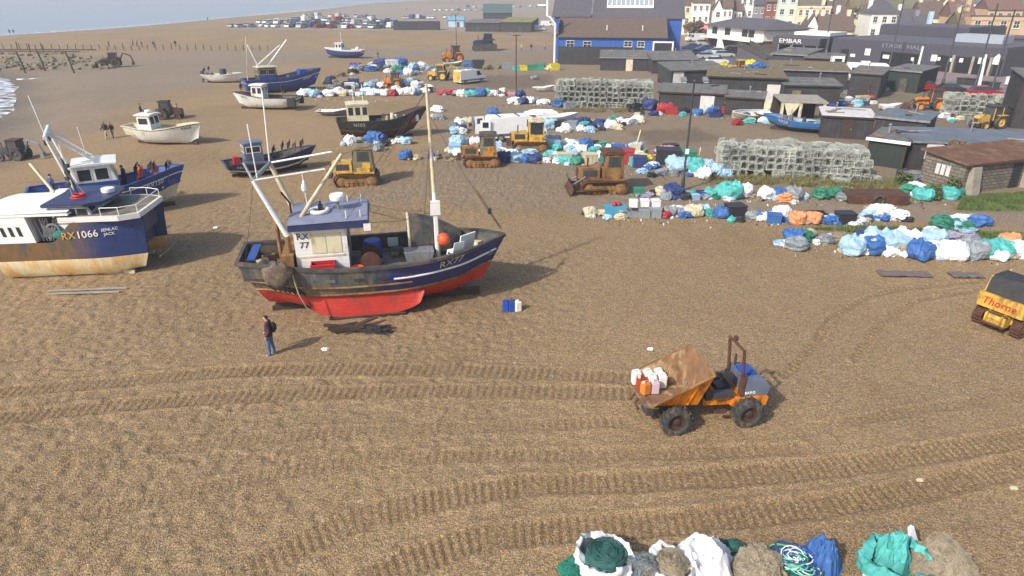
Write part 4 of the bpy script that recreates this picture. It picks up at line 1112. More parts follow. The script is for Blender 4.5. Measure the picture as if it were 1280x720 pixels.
# derelict blue boat between the sheds and the pot stack
rb_, hr, hur = boat('fishing_boat', 'weathered bright blue boat parked behind the large pot stack', G(1048, 168), G(951, 160), 2.7,
    lambda t: 1.15+.45*sstep(.45, 1, t), [(.3, 0), (1.0, 1)], ['dark_wood', mat('pale_blue_paint', s3(52, 118, 178), .55, var=.2, dirt=s3(120, 130, 136), damt=.3)], inner='grey_metal', railm='pale_blue_paint', deck=.7, rake=.8, sr=.6, zk=.2)
clutter(rb_, hr, 22, ['grey_metal', 'white_paint', 'dark_metal', 'net_brown'], .1, .8, 41, .9); MB().box(-hr.L*.3, -.7, .72, -hr.L*.2, .5, 1.4).build('engine_box', 'grey_metal', rb_)
text('RX12', .45, None, 'white_clean', hur, 'registration_letters', .004, hr.textfn(.72, .7, 1, .03))
# dinghies without wheelhouse
def dinghy(label, p, q, B, m, inner='white_paint', hgt=.75, roll=0, flip=False, z=0):
    c, yaw, L = frame2(p, q); r = thing('dinghy', label, 'dinghy', (c.x, c.y, gh(c.x, c.y)+z), yaw, roll=roll)
    h = Hull(L, B, lambda t: hgt+.25*sstep(.4, 1, t), deck=.25, rake=.35, sr=.75, zk=.03, bul=.05, stern=.1, bowk=.25)
    hu = h.shell([(1.0, 0)]).build('hull', m, r, smooth=50); h.inner().build('lining', inner, r, smooth=50); h.deck().build('floor', inner, r); h.rail(.05, w=.05).build('gunwale', inner, r)
    for t in (.3, .55): MB().box(L*(t-.5)-.12, -h.b(t)+.04, hgt*.6, L*(t-.5)+.12, h.b(t)-.04, hgt*.6+.05).build('thwart', 'wood', r)
    if flip: r.rotation_euler = (math.pi, 0, yaw); r.location.z += hgt+.2
    return r
dinghy('white open dinghy lying right way up among the bags near the vans', G(672, 155), G(722, 153), 1.9, 'white_paint', hgt=.8)
dinghy('upturned pale dinghy lying behind the open white one', G(655, 144), G(700, 144), 1.6, 'white_paint', flip=True, hgt=.55)
dinghy('grey dinghy lying behind the dark wooden boat', G(398, 144), G(438, 145), 1.7, 'slate_hood', hgt=.55)
dinghy('white dinghy beside the far pot stack', G(666, 114), G(694, 114), 1.5, 'white_paint', hgt=.6)
dinghy('pale green dinghy in front of the orange tractor', G(555, 83), G(580, 82), 1.6, mat('pale_green', s3(150, 190, 160), .6, var=.1), hgt=.6)
dinghy('grey and white skiff leaning by the black sheds', G(960, 148), G(913, 151), 1.7, 'cream_paint', hgt=.7, roll=R(-14), z=.1)
dinghy('white plastic dinghy on the dirt yard behind the white roofed shed', G(1098, 138), G(1126, 139), 1.5, 'white_clean', hgt=.7)
# ------------------------------------------------------------------ plant and vehicles


def wheel(parent, c, r, w, name='wheel', hubm='rust_dark', lugs=16, axis='y'):
    """agricultural tyre with lugs, dished rim"""
    x, y, z = c; o = bpy.data.objects.new(name, None); COL.objects.link(o); o.parent = parent; o.location = c
    mb = MB(); h = w/2
    mb.lathe([(r*.58, -h*.8), (r*.72, -h), (r*.93, -h*.92), (r, -h*.6), (r, h*.6), (r*.93, h*.92), (r*.72, h), (r*.58, h*.8)], (0, 0, 0), 'y', 28)
    for i in range(lugs):
        a = 2*math.pi*i/lugs
        for s_ in (-1, 1):
            mb.cbox(((r+.015)*math.cos(a+s_*.1), s_*h*.45, (r+.015)*math.sin(a+s_*.1)), (.07, h*.85, .055), (0, -math.degrees(a+s_*.1)+0, 0))
    mb.build('tyre', 'rubber', o, smooth=40)
    rm = MB(); s_ = -1 if y < 0 else 1
    for q in (-1, 1):
        rm.lathe([(r*.6, h*.8*q), (r*.55, h*.55*q), (r*.3, h*.4*q), (r*.24, h*.62*q), (r*.12, h*.7*q), (0, h*.7*q)], (0, 0, 0), 'y', 22)
    rm.build('rim', hubm, o, smooth=40)
    return o


mat('rust_dark', s3(62, 44, 36), .9, var=.4, scale=6)
# ===== orange site dumper
p1, p2 = G(932, 531), G(843, 541)
d = (p2-p1).normalized(); side = Vector((d.y, -d.x, 0))
if side.y > 0: side = -side              # towards the camera
near = (p1+p2)/2
c = near-side*.85
DUMP = thing('dumper_truck', 'rusty orange site dumper with steel roll bar on the open shingle', 'dumper truck', (c.x, c.y, gh(c.x, c.y)), math.atan2(d.y, d.x))
WB = (p2-p1).length
for x in (WB/2, -WB/2):
    for s_ in (-1, 1): wheel(DUMP, (x, s_*.85, .5), .5, .42)
# skip: front lip low at +x, tall back wall
mb = MB(); t = .045
bx, fx = .05, 2.25                       # back and front at the rim
def sk(u, v, s_):                        # side wall: u back->front, v bottom->rim
    xb, xf = lerp(.5, .2, v), lerp(2.05, 2.3, v)
    x = lerp(xb, xf, u); yb = lerp(.7, 1.02, v)+.0*u
    zt = lerp(2.22, 1.26, u); zb = lerp(.95, 1.08, u)
    return (x, s_*yb, lerp(zb, zt, v))
for s_ in (-1, 1):
    mb.grid(12, 6, lambda u, v: sk(u, v, s_), 0)
    mb.grid(12, 6, lambda u, v: (lambda q: (q[0], q[1]-s_*t, q[2]+.02))(sk(u, v, s_)), 1)
    mb.tube([sk(i/11, 1, s_) for i in range(12)], .045, 6, 2)
mb.grid(6, 8, lambda u, v: (lerp(sk(0, v, 1)[0], sk(0, v, 1)[0], u), lerp(-1, 1, u)*sk(0, v, 1)[1], sk(0, v, 1)[2]+.03*v*v*math.sin(math.pi*u)), 0)
mb.grid(6, 8, lambda u, v: (sk(0, v, 1)[0]+t, lerp(-1, 1, u)*(sk(0, v, 1)[1]-.02), sk(0, v, 1)[2]+.03*v*v*math.sin(math.pi*u)), 1)
mb.tube([(sk(0, 1, 1)[0], lerp(-1.02, 1.02, i/8), 2.22+.03*math.sin(math.pi*i/8)) for i in range(9)], .04, 6, 2)
mb.grid(12, 6, lambda u, v: (sk(u, 0, 1)[0], lerp(-1, 1, v)*(sk(u, 0, 1)[1]-.01), sk(u, 0, 1)[2]+.03), 1)
mb.grid(12, 6, lambda u, v: (sk(u, 0, 1)[0], lerp(-1, 1, v)*(sk(u, 0, 1)[1]), sk(u, 0, 1)[2]-.02), 0)
mb.cbox((2.17, 0, 1.1), (.5, 1.66, .04), (0, -14, 0), 1)
for xx in (.75, 1.25, 1.75):
    for s_ in (-1, 1): mb.tube([sk((xx-.3)/1.9, 0, s_), sk((xx-.3)/1.9, .96, s_)], .035, 5, 0)
mat('skip_inside', s3(122, 90, 64), .9, var=.3, scale=2.5, dirt=s3(198, 174, 128), damt=.36, dscale=1.6)
SK = mb.build('skip', ['orange_paint', 'skip_inside', 'light_rust'], DUMP, smooth=30)
# chassis
mb = MB(); mb.prism([(-1.9, .62), (-1.95, .95), (-1.75, 1.02), (-.15, 1.02), (.15, .9), (.15, .68), (-.55, .62), (-.85, .62)], -.42, .42)
mb.prism([(-2.02, .6), (-2.08, .92), (-1.95, .98), (-.95, .98), (-.7, .74), (-.85, .66), (-1.0, .85), (-1.5, .85), (-1.7, .6)], -.66, .66); mb.build('rear_chassis', 'orange_paint', DUMP, smooth=30)
mb = MB().box(.1, -.35, .5, 1.7, .35, .8).box(WB/2-.12, -.75, .42, WB/2+.12, .75, .6).cbox((1.95, 0, .55), (.25, .5, .4)); mb.build('front_chassis', 'dark_metal', DUMP)
MB().box(-WB/2-.12, -.75, .42, -WB/2+.12, .75, .6).build('axle', 'dark_metal', DUMP)
mb = MB(); mb.tube([(.3, .2, .85), (.55, .2, 1.25)], .05).tube([(.3, -.2, .85), (.55, -.2, 1.25)], .05); mb.build('tipping_ram', 'grey_metal', DUMP)
# bonnet
mb = MB()
mb.prism([(-2.05, .99), (-2.12, 1.3), (-1.95, 1.5), (-1.6, 1.6), (-1.2, 1.62), (-1.2, .99)], -.6, .6)
HD = mb.build('bonnet', 'slate_hood', DUMP, smooth=30)
MB().box(-1.7, -.3, 1.615, -1.25, .25, 1.68).build('bonnet_tray', 'blue_plastic', HD)
text('BARO', .15, Matrix.Translation((-1.4, .61, 1.12)) @ Matrix.Rotation(math.pi, 4, 'Z') @ Matrix.Rotation(math.pi/2, 4, 'X'), 'white_clean', HD, 'bonnet_letters')
HD.children[-1].matrix_local = Matrix.Identity(4)
# driver's seat, steering, levers
mb = MB().box(-.85, -.25, 1.02, -.4, .25, 1.2).cbox((-.86, 0, 1.4), (.1, .5, .45), (0, -8, 0)); mb.build('seat', 'black_plastic', DUMP)
for s_ in (-1, 1): MB().box(-.8, s_*.475-.125, 1.0, -.1, s_*.475+.125, 1.22).build('side_panel', 'dark_metal', DUMP)
MB().tube([(.05, 0, 1.0), (-.1, 0, 1.5)], .035).tube([(-.12+.18*math.cos(a*.5)*.3, .2*math.sin(a*.5), 1.52+.18*math.cos(a*.5)*.8) for a in range(12)], .02, 5, closed=True).build('steering_wheel', 'black_plastic', DUMP)
mb = MB()
for i in range(5): mb.tube([(-.02, -.3+.12*i, .95), (-.1+.05*i, -.34+.14*i, 1.55+.06*(i % 2))], .02, 5)
mb.box(-.1, -.5, .9, .12, .5, 1.25); mb.build('control_levers', 'dark_metal', DUMP)
mb = MB(); y_ = .5
for s_ in (-1, 1): mb.tube([(-1.12, s_*y_, .98), (-1.1, s_*y_, 1.75), (-1.0, s_*y_, 2.72)], .055, 6)
mb.tube([(-1.0, -y_-.04, 2.72), (-1.0, y_+.04, 2.72)], .055, 6); mb.cbox((-1.02, -.15, 2.84), (.12, .12, .16))
mb.box(-1.18, .4, 1.0, -1.06, .62, 1.75); mb.build('roll_bar', 'rust', DUMP, smooth=30)
mb = MB().tube([(2.05, -.5, .6), (2.25, -.45, .45), (2.2, -.2, .35)], .05).tube([(2.1, -.7, .75), (2.3, -.72, .4)], .045); mb.build('tow_hook', 'rust', DUMP)
for k_ in range(4): MB().tube([(.45, -.2+.13*k_, .8), (.2, -.3+.16*k_, 1.15+.05*k_), (-.1, -.25+.12*k_, .95)], .022, 5).build('hydraulic_hose', 'black_plastic', DUMP)
MB().tube([(-1.3, -.45, 1.6), (-1.3, -.45, 2.05)], .045, 7).build('exhaust_pipe', 'rust', DUMP)
for s_ in (-1, 1): MB().lathe([(0, 0), (.08, 0), (.08, .06), (0, .06)], (-2.12, s_*.45, .85), 'x', 10).build('tail_lamp', 'red_plastic', DUMP)
for k_ in range(6): MB().box(-2.02+.0*k_, -.45+.16*k_, 1.08, -2.135, -.38+.16*k_, 1.32).build('grille_bar', 'dark_metal', HD)
MB().box(-.55, .62, .55, -.15, .8, .6).build('step', 'rust', DUMP)
# canisters standing in the skip
mdump = Matrix.Translation(DUMP.location) @ Matrix.Rotation(math.atan2(d.y, d.x), 4, 'Z')
def canister(m, h=.42, w_=.3, dpt=.26, cap='red_plastic'):
    mb = MB()
    pr = [(-w_/2, -dpt/2+.03), (-w_/2+.03, -dpt/2), (w_/2-.03, -dpt/2), (w_/2, -dpt/2+.03), (w_/2, dpt/2-.03), (w_/2-.03, dpt/2), (-w_/2+.03, dpt/2), (-w_/2, dpt/2-.03)]
    mb.prism(pr, 0, h*.86, axis='z'); mb.prism([(a*.8, b*.8) for a, b in pr], h*.86, h*.93, axis='z')
    mb.tube([(-w_*.3, 0, h*.92), (-w_*.2, 0, h*1.05), (w_*.15, 0, h*1.05), (w_*.2, 0, h*.92)], .025, 6)
    r = thing('canister', None, 'canister')
    mb.build('body', m, r, smooth=35)
    MB().lathe([(.045, 0), (.045, .05), (0, .05)], (w_*.34, 0, h*.92), n=10).build('cap', cap, r)
    return r
mat('pinkish_plastic', s3(196, 172, 182), .5, var=.06); mat('milk_plastic', s3(226, 222, 214), .5, var=.05); mat('amber_plastic', s3(196, 122, 58), .5, var=.12); mat('brick_plastic', s3(150, 62, 40), .5, var=.12)
CANS = [(2.2, .62, 'milk_plastic', 'white canister in the far front corner of the dumper skip', .5), (2.13, .3, 'brick_plastic', 'brick red canister in the dumper skip behind the amber one', .45), (2.1, -.02, 'amber_plastic', 'amber brown canister at the front lip of the dumper skip', .45),
        (1.78, .66, 'milk_plastic', 'white canister in the dumper skip, middle of the far row', .5), (1.38, .68, 'milk_plastic', 'white canister in the dumper skip, nearest the driver in the far row', .5), (1.74, .34, 'milk_plastic', 'white canister in the middle of the group in the dumper skip', .5), (1.36, .36, 'milk_plastic', 'white canister in the dumper skip, second row and nearest the driver', .5), (1.76, .02, 'pinkish_plastic', 'pale pink canister at the near corner of the group in the dumper skip', .46)]
for x, y, m, lab, hh in CANS:
    r = canister(m, hh, .29, .27, 'white_clean'); r.matrix_world = mdump @ Matrix.Translation((x, -y, .97+.08*(x-.5)+.05)) @ Matrix.Rotation(random.uniform(-.2, .2), 4, 'Z'); r['label'] = lab

# drums on the shingle beside the trawler
for i, (px, m, lab) in enumerate(((632, 'blue_plastic', 'left blue plastic drum of the pair beside the trawler bow'), (640, 'blue_plastic', 'right blue plastic drum of the pair beside the trawler bow'), (647, 'milk_plastic', 'white canister next to two blue drums beside the trawler bow'))):
    g = G(px, 388); r = canister(m, .5, .3, .3, 'black_plastic'); r.location = (g.x, g.y, gh(g.x, g.y)); r.rotation_euler.z = .2*i; r['label'] = lab; r['category'] = 'drum' if i < 2 else 'canister'


# ===== crawler bulldozer
def dozer(label, loc, rz, body='dull_yellow', cab='grey_metal', cabtype='box', blade=True, sc=1, roof='worn_dark_paint', panel=None, trackm='rust', gauge=.85):
    r = thing('bulldozer', label, 'bulldozer', loc, rz)
    r.scale = (sc, sc, sc)
    L, rr, tw = 2.1, .42, .42
    for s_ in (-1, 1):                   # endless tracks
        o = bpy.data.objects.new('track', None); COL.objects.link(o); o.parent = r; o.location = (0, s_*gauge, 0)
        mb = MB(); n = 44; per = 2*L+2*math.pi*rr
        for i in range(n):
            q = per*i/n
            if q < L: x, z, a = -L/2+q, 2*rr, 0
            elif q < L+math.pi*rr: t = (q-L)/rr; x, z, a = L/2+rr*math.sin(t), rr+rr*math.cos(t), t
            elif q < 2*L+math.pi*rr: x, z, a = L/2-(q-L-math.pi*rr), 0, math.pi
            else: t = (q-2*L-math.pi*rr)/rr; x, z, a = -L/2-rr*math.sin(t), rr-rr*math.cos(t), math.pi+t
            mb.cbox((x, 0, z+.03), (per/n*1.02, tw, .06), (0, math.degrees(a), 0))
            mb.cbox((x+.05*math.sin(a), 0, z+.03+.05*math.cos(a)), (.03, tw, .09), (0, math.degrees(a), 0))
        mb.build('track_belt', trackm, o)
        for x in (-L/2, L/2): MB().lathe([(0, -.12), (rr*.55, -.12), (rr*.86, -.06), (rr*.86, .06), (rr*.55, .12), (0, .12)], (x, 0, rr), 'y', 18).build('sprocket', 'light_rust', o, smooth=40)
        mb = MB().box(-L/2+.1, -.1, rr-.12, L/2-.1, .1, rr+.14)
        for i in range(5): mb.lathe([(0, -.13), (.14, -.13), (.14, .13), (0, .13)], (-L/2+.42+i*.32, 0, .17), 'y', 12)
        mb.build('track_frame', 'light_rust', o, smooth=40)
    mb = MB().box(-1.15, -.52, .45, 1.35, .52, .95).box(-1.3, -.98, .93, .05, .98, 1.02); mb.build('chassis', body, r)
    bo = MB().prism([(.25, .96), (1.65, .96), (1.7, 1.1), (1.62, 1.62), (.25, 1.7)], -.42, .42).build('bonnet', body, r)
    MB().box(1.655, -.36, 1.0, 1.72, .36, 1.55).build('radiator_grille', 'rust', bo)
    for s_ in (-1, 1): MB().box(.45, s_*.43-.01, 1.08, 1.35, s_*.43+.01, 1.5).build('engine_panel', 'dark_metal', bo)
    MB().tube([(1.05, .15, 1.62), (1.05, .15, 2.25)], .05, 8).build('exhaust_pipe', 'rust', r)
    for s_ in (-1, 1): MB().box(-1.0, s_*.7-.2, 1.03, -.1, s_*.7+.2, 1.32).build('fuel_tank', body, r)
    MB().box(-.85, -.28, 1.03, -.35, .28, 1.35).cbox((-.85, 0, 1.55), (.1, .55, .5)).build('seat', 'black_plastic', r)
    if cabtype == 'box':
        cb_ = MB().prism([(-1.25, 1.03), (.1, 1.03), (.12, 1.6), (-.0, 2.55), (-1.15, 2.55)], -.78, .78).build('cab', cab, r)
        for s_ in (-1, 1):
            MB().prism([(-1.02, 1.75), (-.16, 1.75), (-.2, 2.42), (-.98, 2.42)], s_*.782-.008, s_*.782+.008).build('side_window', 'dark_green_paint', cb_)
            if panel: MB().box(-1.05, s_*.785-.008, 1.12, -.5, s_*.785+.012, 1.65).build('door_panel', panel, cb_)
        MB().box(.04, -.65, 1.75, .12, .65, 2.4).build('windscreen', 'glass', cb_)
    elif cabtype == 'open':
        cb_ = MB()
        for x in (-1.15, .05):
            for s_ in (-1, 1): cb_.tube([(x, s_*.72, 1.03), (x*.92, s_*.68, 2.6)], .06, 6)
        cb_.box(-1.2, -.78, 1.03, -1.12, .78, 1.75).box(-1.15, -.79, 1.03, .05, -.75, 1.5).box(-1.15, .75, 1.03, .05, .79, 1.5); cb_ = cb_.build('cab', cab, r)
        MB().box(-1.15, .7, 1.55, 0, .74, 2.5).box(-1.12, -.68, 1.9, -1.08, .68, 2.5).build('window_pane', 'glass', cb_)
    mb = MB().box(-1.3, -.84, 2.56, .15, .84, 2.66); mb.prism([(-1.2, 2.66), (.05, 2.66), (-.1, 2.72), (-1.05, 2.72)], -.7, .7); mb.build('cab_roof', roof, r)
    if blade:
        mb = MB(); mb.grid(9, 8, lambda u, v: (2.28-.22*math.sin(math.pi*v)*1.0+.0*u, lerp(-1.3, 1.3, u), lerp(.05, .95, v)))
        mb.grid(9, 8, lambda u, v: (2.23-.22*math.sin(math.pi*v), lerp(-1.3, 1.3, u), lerp(.05, .95, v))); mb.box(2.2, -1.3, .0, 2.32, 1.3, .1)
        mb.build('blade', 'rust', r, smooth=40)
        for s_ in (-1, 1): MB().tube([(-.1, s_*1.12, .42), (2.1, s_*1.12, .3)], .08, 6).build('push_arm', 'rust', r)
        for s_ in (-1, 1): MB().tube([(1.2, s_*.5, 1.1), (2.05, s_*.6, .6)], .05, 6).build('blade_ram', 'grey_metal', r)
    else:
        MB().cbox((1.85, 0, .75), (.35, .7, .5)).build('front_winch', 'rust', r)
    return r


def at_px(px, py): g = G(px, py); return (g.x, g.y, gh(g.x, g.y)-.03)
mat('weathered_cab', s3(122, 112, 88), .8, var=.25, dirt=s3(100, 80, 56), damt=.45)
dozer('yellow bulldozer with tall grey cab and yellow door panel behind the trawler', at_px(447, 228), R(188), 'yellow_paint', 'weathered_cab', 'box', False, 1.08, 'weathered_cab', 'yellow_paint')
dozer('small rusty bulldozer with orange panel on its cab beside the bags', at_px(602, 206), R(184), 'dull_yellow', 'weathered_cab', 'box', False, 1.0, 'worn_dark_paint', 'orange_paint')
dozer('heavily rusted brown bulldozer with broad blade left of the lamp post', at_px(752, 238), R(184), 'light_rust', 'light_rust', 'box', True, 1.12, 'rust', 'light_rust')
dozer('bright yellow bulldozer with open cab beside the white van', at_px(662, 188), R(184), 'yellow_paint', 'yellow_paint', 'open', False, 1.05, 'pale_spar')
# yellow bulldozer at the right edge, black canvas cab
p0 = G(1262, 412); hd_ = R(27); q0 = G(1224, 403)+Vector((math.cos(hd_), math.sin(hd_), 0))*1.1+Vector((math.sin(hd_), -math.cos(hd_), 0))*.72
THR = dozer('yellow bulldozer with black canvas cab and red lettering at the right edge', (q0.x, q0.y, gh(q0.x, q0.y)), hd_, 'yellow_paint', 'black_cloth', 'none', False, .92, 'black_cloth', trackm='rust')
for o in list(THR.children):
    if o.name.startswith(('cab_roof', 'front_winch')): bpy.data.objects.remove(o)
mb = MB().prism([(-1.45, 1.75), (.25, 1.75), (.15, 2.25), (-.1, 2.55), (-1.1, 2.52), (-1.28, 2.38)], -.84, .84)
CB = mb.build('canvas_cab', 'black_cloth', THR, smooth=20)
for x, s_ in ((-1.25, -1), (.2, -1), (-1.25, 1), (.2, 1)): MB().tube([(x-.1, s_*.89, 1.72), (x+.12, s_*.87, 2.5)], .045, 6).build('cab_post', 'yellow_paint', THR)
MB().prism([(-1.55, 1.02), (-1.38, 1.02), (-1.38, 1.72), (-1.6, 1.72)], -1.0, 1.0).box(-1.4, -1.0, 1.02, .3, -.8, 1.72).box(-1.4, .8, 1.02, .3, 1.0, 1.72).build('rear_guard', 'yellow_paint', THR)
mm = Matrix.Translation((-1.612, 0.05, 1.38)) @ Matrix.Rotation(-math.pi/2, 4, 'Z') @ Matrix.Rotation(math.pi/2, 4, 'X')
text('Thorne', .5, mm, 'red_plastic', THR, 'side_letters', shear=.2)
mb = MB().cbox((-1.45, 0, .62), (.5, .9, .55)); mb.lathe([(0, -.35), (.3, -.35), (.3, -.3), (.14, -.28), (.14, .28), (.3, .3), (.3, .35), (0, .35)], (-1.6, 0, .7), 'y', 14); mb.build('rear_winch', 'yellow_paint', THR, smooth=35)
mb = MB()
for x, z in ((-1.7, .95), (-1.75, .4)): mb.tube([(x, -.5, z), (x, .5, z)], .06, 6)
mb.build('tow_bar', 'rust', THR)


# ===== wheeled tractor / digger seen small
def tractor(label, loc, rz, body, cab='glass', roof='white_paint', loader=False, backhoe=False, crawler=False, sc=1, cat='tractor', armm=None):
    r = thing('tractor', label, cat, loc, rz); r.scale = (sc,)*3
    if crawler:
        for s_ in (-1, 1):
            mb = MB().prism([(-1.9, .1), (-1.6, 0), (1.6, 0), (1.95, .25), (1.95, .6), (1.2, .95), (-1.2, 1.05), (-1.9, .8)], s_*.95-.3, s_*.95+.3); mb.build('track', 'rubber', r)
    else:
        for x, rr, w_ in ((-.95, .8, .45), (1.15, .5, .34)):
            for s_ in (-1, 1): wheel(r, (x, s_*.85, rr), rr, w_, hubm=body, lugs=0)
    bo = MB().prism([(.15, .8), (1.75, .7), (1.8, 1.3), (1.6, 1.5), (.15, 1.65)], -.42, .42).build('bonnet', body, r)
    MB().box(1.78, -.3, .85, 1.82, .3, 1.25).build('radiator_grille', 'dark_metal', bo)
    MB().box(-1.4, -.4, .55, .3, .4, 1.0).build('chassis', 'dark_metal', r)
    cb_ = MB().prism([(-1.25, 1.0), (.25, 1.0), (.3, 1.65), (.05, 2.5), (-1.1, 2.5)], -.68, .68).build('cab', cab, r)
    for x in (-1.2, .1):
        for s_ in (-1, 1): MB().tube([(x, s_*.7, 1.0), (x*.92, s_*.7, 2.5)], .05, 5).build('cab_post', body, cb_)
    MB().box(-1.3, -.76, 2.5, .2, .76, 2.64).build('cab_roof', roof, r)
    MB().tube([(1.0, .3, 1.5), (1.0, .3, 2.3)], .05, 6).build('exhaust_pipe', 'dark_metal', r)
    for s_ in (-1, 1): MB().box(-1.6, s_*.85-.25, 1.55, -.4, s_*.85+.25, 1.64).build('mudguard', body, r)
    a = armm or body
    if loader:
        for s_ in (-1, 1): MB().tube([(-.2, s_*.62, 1.4), (1.6, s_*.62, 1.3), (2.6, s_*.62, .5)], .08, 6).build('loader_arm', a, r)
        MB().prism([(2.4, .1), (3.2, .0), (3.2, .1), (2.65, .7), (2.4, .8)], -1.1, 1.1).build('bucket', a, r)
    if backhoe:
        MB().tube([(-1.5, 0, 1.0), (-2.3, 0, 2.5), (-3.5, 0, 2.0), (-3.8, 0, .9)], .13, 7).build('digger_arm', a, r)
        MB().prism([(-4.0, .4), (-3.5, .3), (-3.5, .9), (-3.9, 1.0)], -.3, .3).build('digger_bucket', a, r)
    return r
tractor('rusty excavator with raised loader bucket standing by the groyne', at_px(140, 84), R(200), 'dark_wood', roof='rust', loader=True, backhoe=True, sc=1.0, armm='rust')
tractor('dark tractor with crew near the small white boat', at_px(214, 148), R(10), 'rust', 'dark_metal', 'dark_wood', backhoe=False, sc=.78)
tractor('large dark blue crawler tractor on the far sand near the blue building', at_px(606, 63), R(183), 'navy_paint', 'glass', 'grey_metal', crawler=True, sc=1.55)
tractor('orange loading tractor with dark roof beyond the yellow van', at_px(566, 78), R(195), 'orange_paint', 'dark_metal', 'dark_metal', loader=False, sc=1.2)
tractor('yellow digger with a green box beside it in the far row', at_px(548, 100), R(170), 'yellow_paint', 'dark_metal', 'yellow_paint', backhoe=True, sc=.95)
tractor('rusty orange tractor beside the green pot stack on the dirt yard', at_px(1160, 137), R(165), 'orange_paint', 'dark_metal', 'rust', loader=True, sc=.95, armm='rust')
tractor('yellow tractor parked by the right edge behind the long shed', at_px(1232, 160), R(195), 'yellow_paint', 'dark_metal', 'dark_metal', backhoe=True, sc=.9, armm='dark_wood')
tractor('orange winch tractor among far bags', at_px(491, 109), R(180), 'orange_paint', 'dark_metal', 'rust', sc=.8)
tractor('dark tractor with a trailer arm at the far left of the beach', at_px(18, 195), R(180), 'dark_metal', 'dark_metal', 'rust', backhoe=True, sc=.7, armm='grey_metal')
tractor('brown and yellow loader behind the long dark shed', at_px(921, 92), R(180), 'yellow_paint', 'rust', 'yellow_paint', loader=True, sc=.9, armm='rust')


# ===== vans and cars
def van(label, p, q, body, cat='van', open_door=False, reardoor=None, sc=1.0):
    c, yaw, L = frame2(p, q); r = thing('van', label, cat, (c.x, c.y, gh(c.x, c.y)), yaw); k = sc; r.scale = (k,)*3
    mb = MB(); prof = [(-2.5, .35), (-2.55, 1.0), (-2.48, 2.0), (-2.3, 2.08), (1.0, 2.08), (1.25, 2.0), (1.75, 1.3), (2.45, 1.05), (2.58, .8), (2.55, .35)]
    def sect(y, ins): return [(x, y*(1 if z < 1.25 else 1-.08*(z-1.25)/.8), z) for x, z in prof]
    n = len(prof); mb.add(sect(-.95, 0)+sect(.95, 0), [tuple(range(n-1, -1, -1)), tuple(range(n, 2*n))]+[(i, (i+1) % n, n+(i+1) % n, n+i) for i in range(n)])
    B_ = mb.build('body', body, r, smooth=25)
    for s_ in (-1, 1):
        MB().add([(.75, s_*.957, 1.2), (1.68, s_*.957, 1.2), (1.3, s_*.907, 1.85), (.75, s_*.907, 1.85)], [(0, 1, 2, 3)]).build('side_window', 'glass', B_)
        MB().box(-2.52, s_*.953-.012, .5, 2.5, s_*.953+.012, .72).build('side_trim', 'grey_plastic', B_)
        for x in (-1.6, 1.6):
            w_ = MB().lathe([(0, -.11), (.2, -.11), (.22, -.13), (.34, -.12), (.35, 0), (.34, .12), (.22, .13), (.2, .11), (0, .11)], (0, 0, 0), 'y', 18).build('wheel', 'rubber', r, smooth=40); w_.location = (x, s_*.87, .33)
            MB().lathe([(0, s_*.13), (.17, s_*.135), (.2, s_*.115)], (0, 0, 0), 'y', 14).build('rim', 'grey_metal', w_)
    MB().add([(1.3, -.78, 1.95), (1.3, .78, 1.95), (1.82, .86, 1.29), (1.82, -.86, 1.29)], [(0, 1, 2, 3)]).build('windscreen', 'glass', B_)
    for x in (-1.6, .1): MB().box(x-.04, -.8, 2.09, x+.04, .8, 2.16).build('roof_bar', 'black_plastic', B_)
    if reardoor:
        MB().box(-2.59, -.86, .5, -2.53, .86, 1.95).build('rear_door', reardoor, B_)
    if open_door:
        for s_ in (-1, 1):
            D_ = MB().cbox((-2.62-.35, s_*1.0, 1.2), (.85, .05, 1.5), (0, 0, s_*8)).build('rear_door', body, B_)
            MB().cbox((-2.62-.35, s_*1.0-.035, 1.55), (.5, .012, .45), (0, 0, s_*8)).build('door_window', 'glass', D_)
    return r
van('white panel van with rear doors open in the middle of the yard', G(612, 176), G(676, 172), 'white_clean', open_door=True, sc=1.12)
van('white van with yellow rear end in the far yard', G(574, 105), G(600, 102), 'white_clean', reardoor='yellow_paint', sc=1.0)


def carmesh(body):
    mb = MB()
    prof = [(-2.1, .3), (-2.15, .75), (-2.0, .95), (-1.35, 1.0), (.85, .98), (1.9, .82), (2.1, .6), (2.1, .3)]
    gp = [(-1.9, .95), (-1.4, 1.42), (.1, 1.45), (.95, .97)]
    n = len(prof); mb.add([(x, -.86, z) for x, z in prof]+[(x, .86, z) for x, z in prof], [tuple(range(n-1, -1, -1)), tuple(range(n, 2*n))]+[(i, (i+1) % n, n+(i+1) % n, n+i) for i in range(n)], 0)
    n = 4; mb.add([(x, -.8+.12*(z > 1.2), z) for x, z in gp]+[(x, .8-.12*(z > 1.2), z) for x, z in gp], [(3, 2, 1, 0), (4, 5, 6, 7)]+[(i, (i+1) % n, n+(i+1) % n, n+i) for i in range(n)], 1)
    mb.box(-1.45, -.69, 1.43, .12, .69, 1.475, 0)
    for x in (-1.3, 1.3):
        for s_ in (-1, 1): mb.lathe([(0, -.1), (.31, -.1), (.31, .1), (0, .1)], (x, s_*.8, .31), 'y', 12, 2)
    return mb.mesh('parked_car', [body, 'glass', 'rubber'])
CARM = {}
CCOL = {'white': (.75, .75, .74), 'silver': (.45, .46, .48), 'blue': s3(52, 72, 120), 'black': (.03, .03, .035), 'red': s3(150, 26, 36), 'grey': (.18, .19, .2)}
for k_, v_ in CCOL.items(): mat('car_'+k_, v_, .3, .1, var=.03)
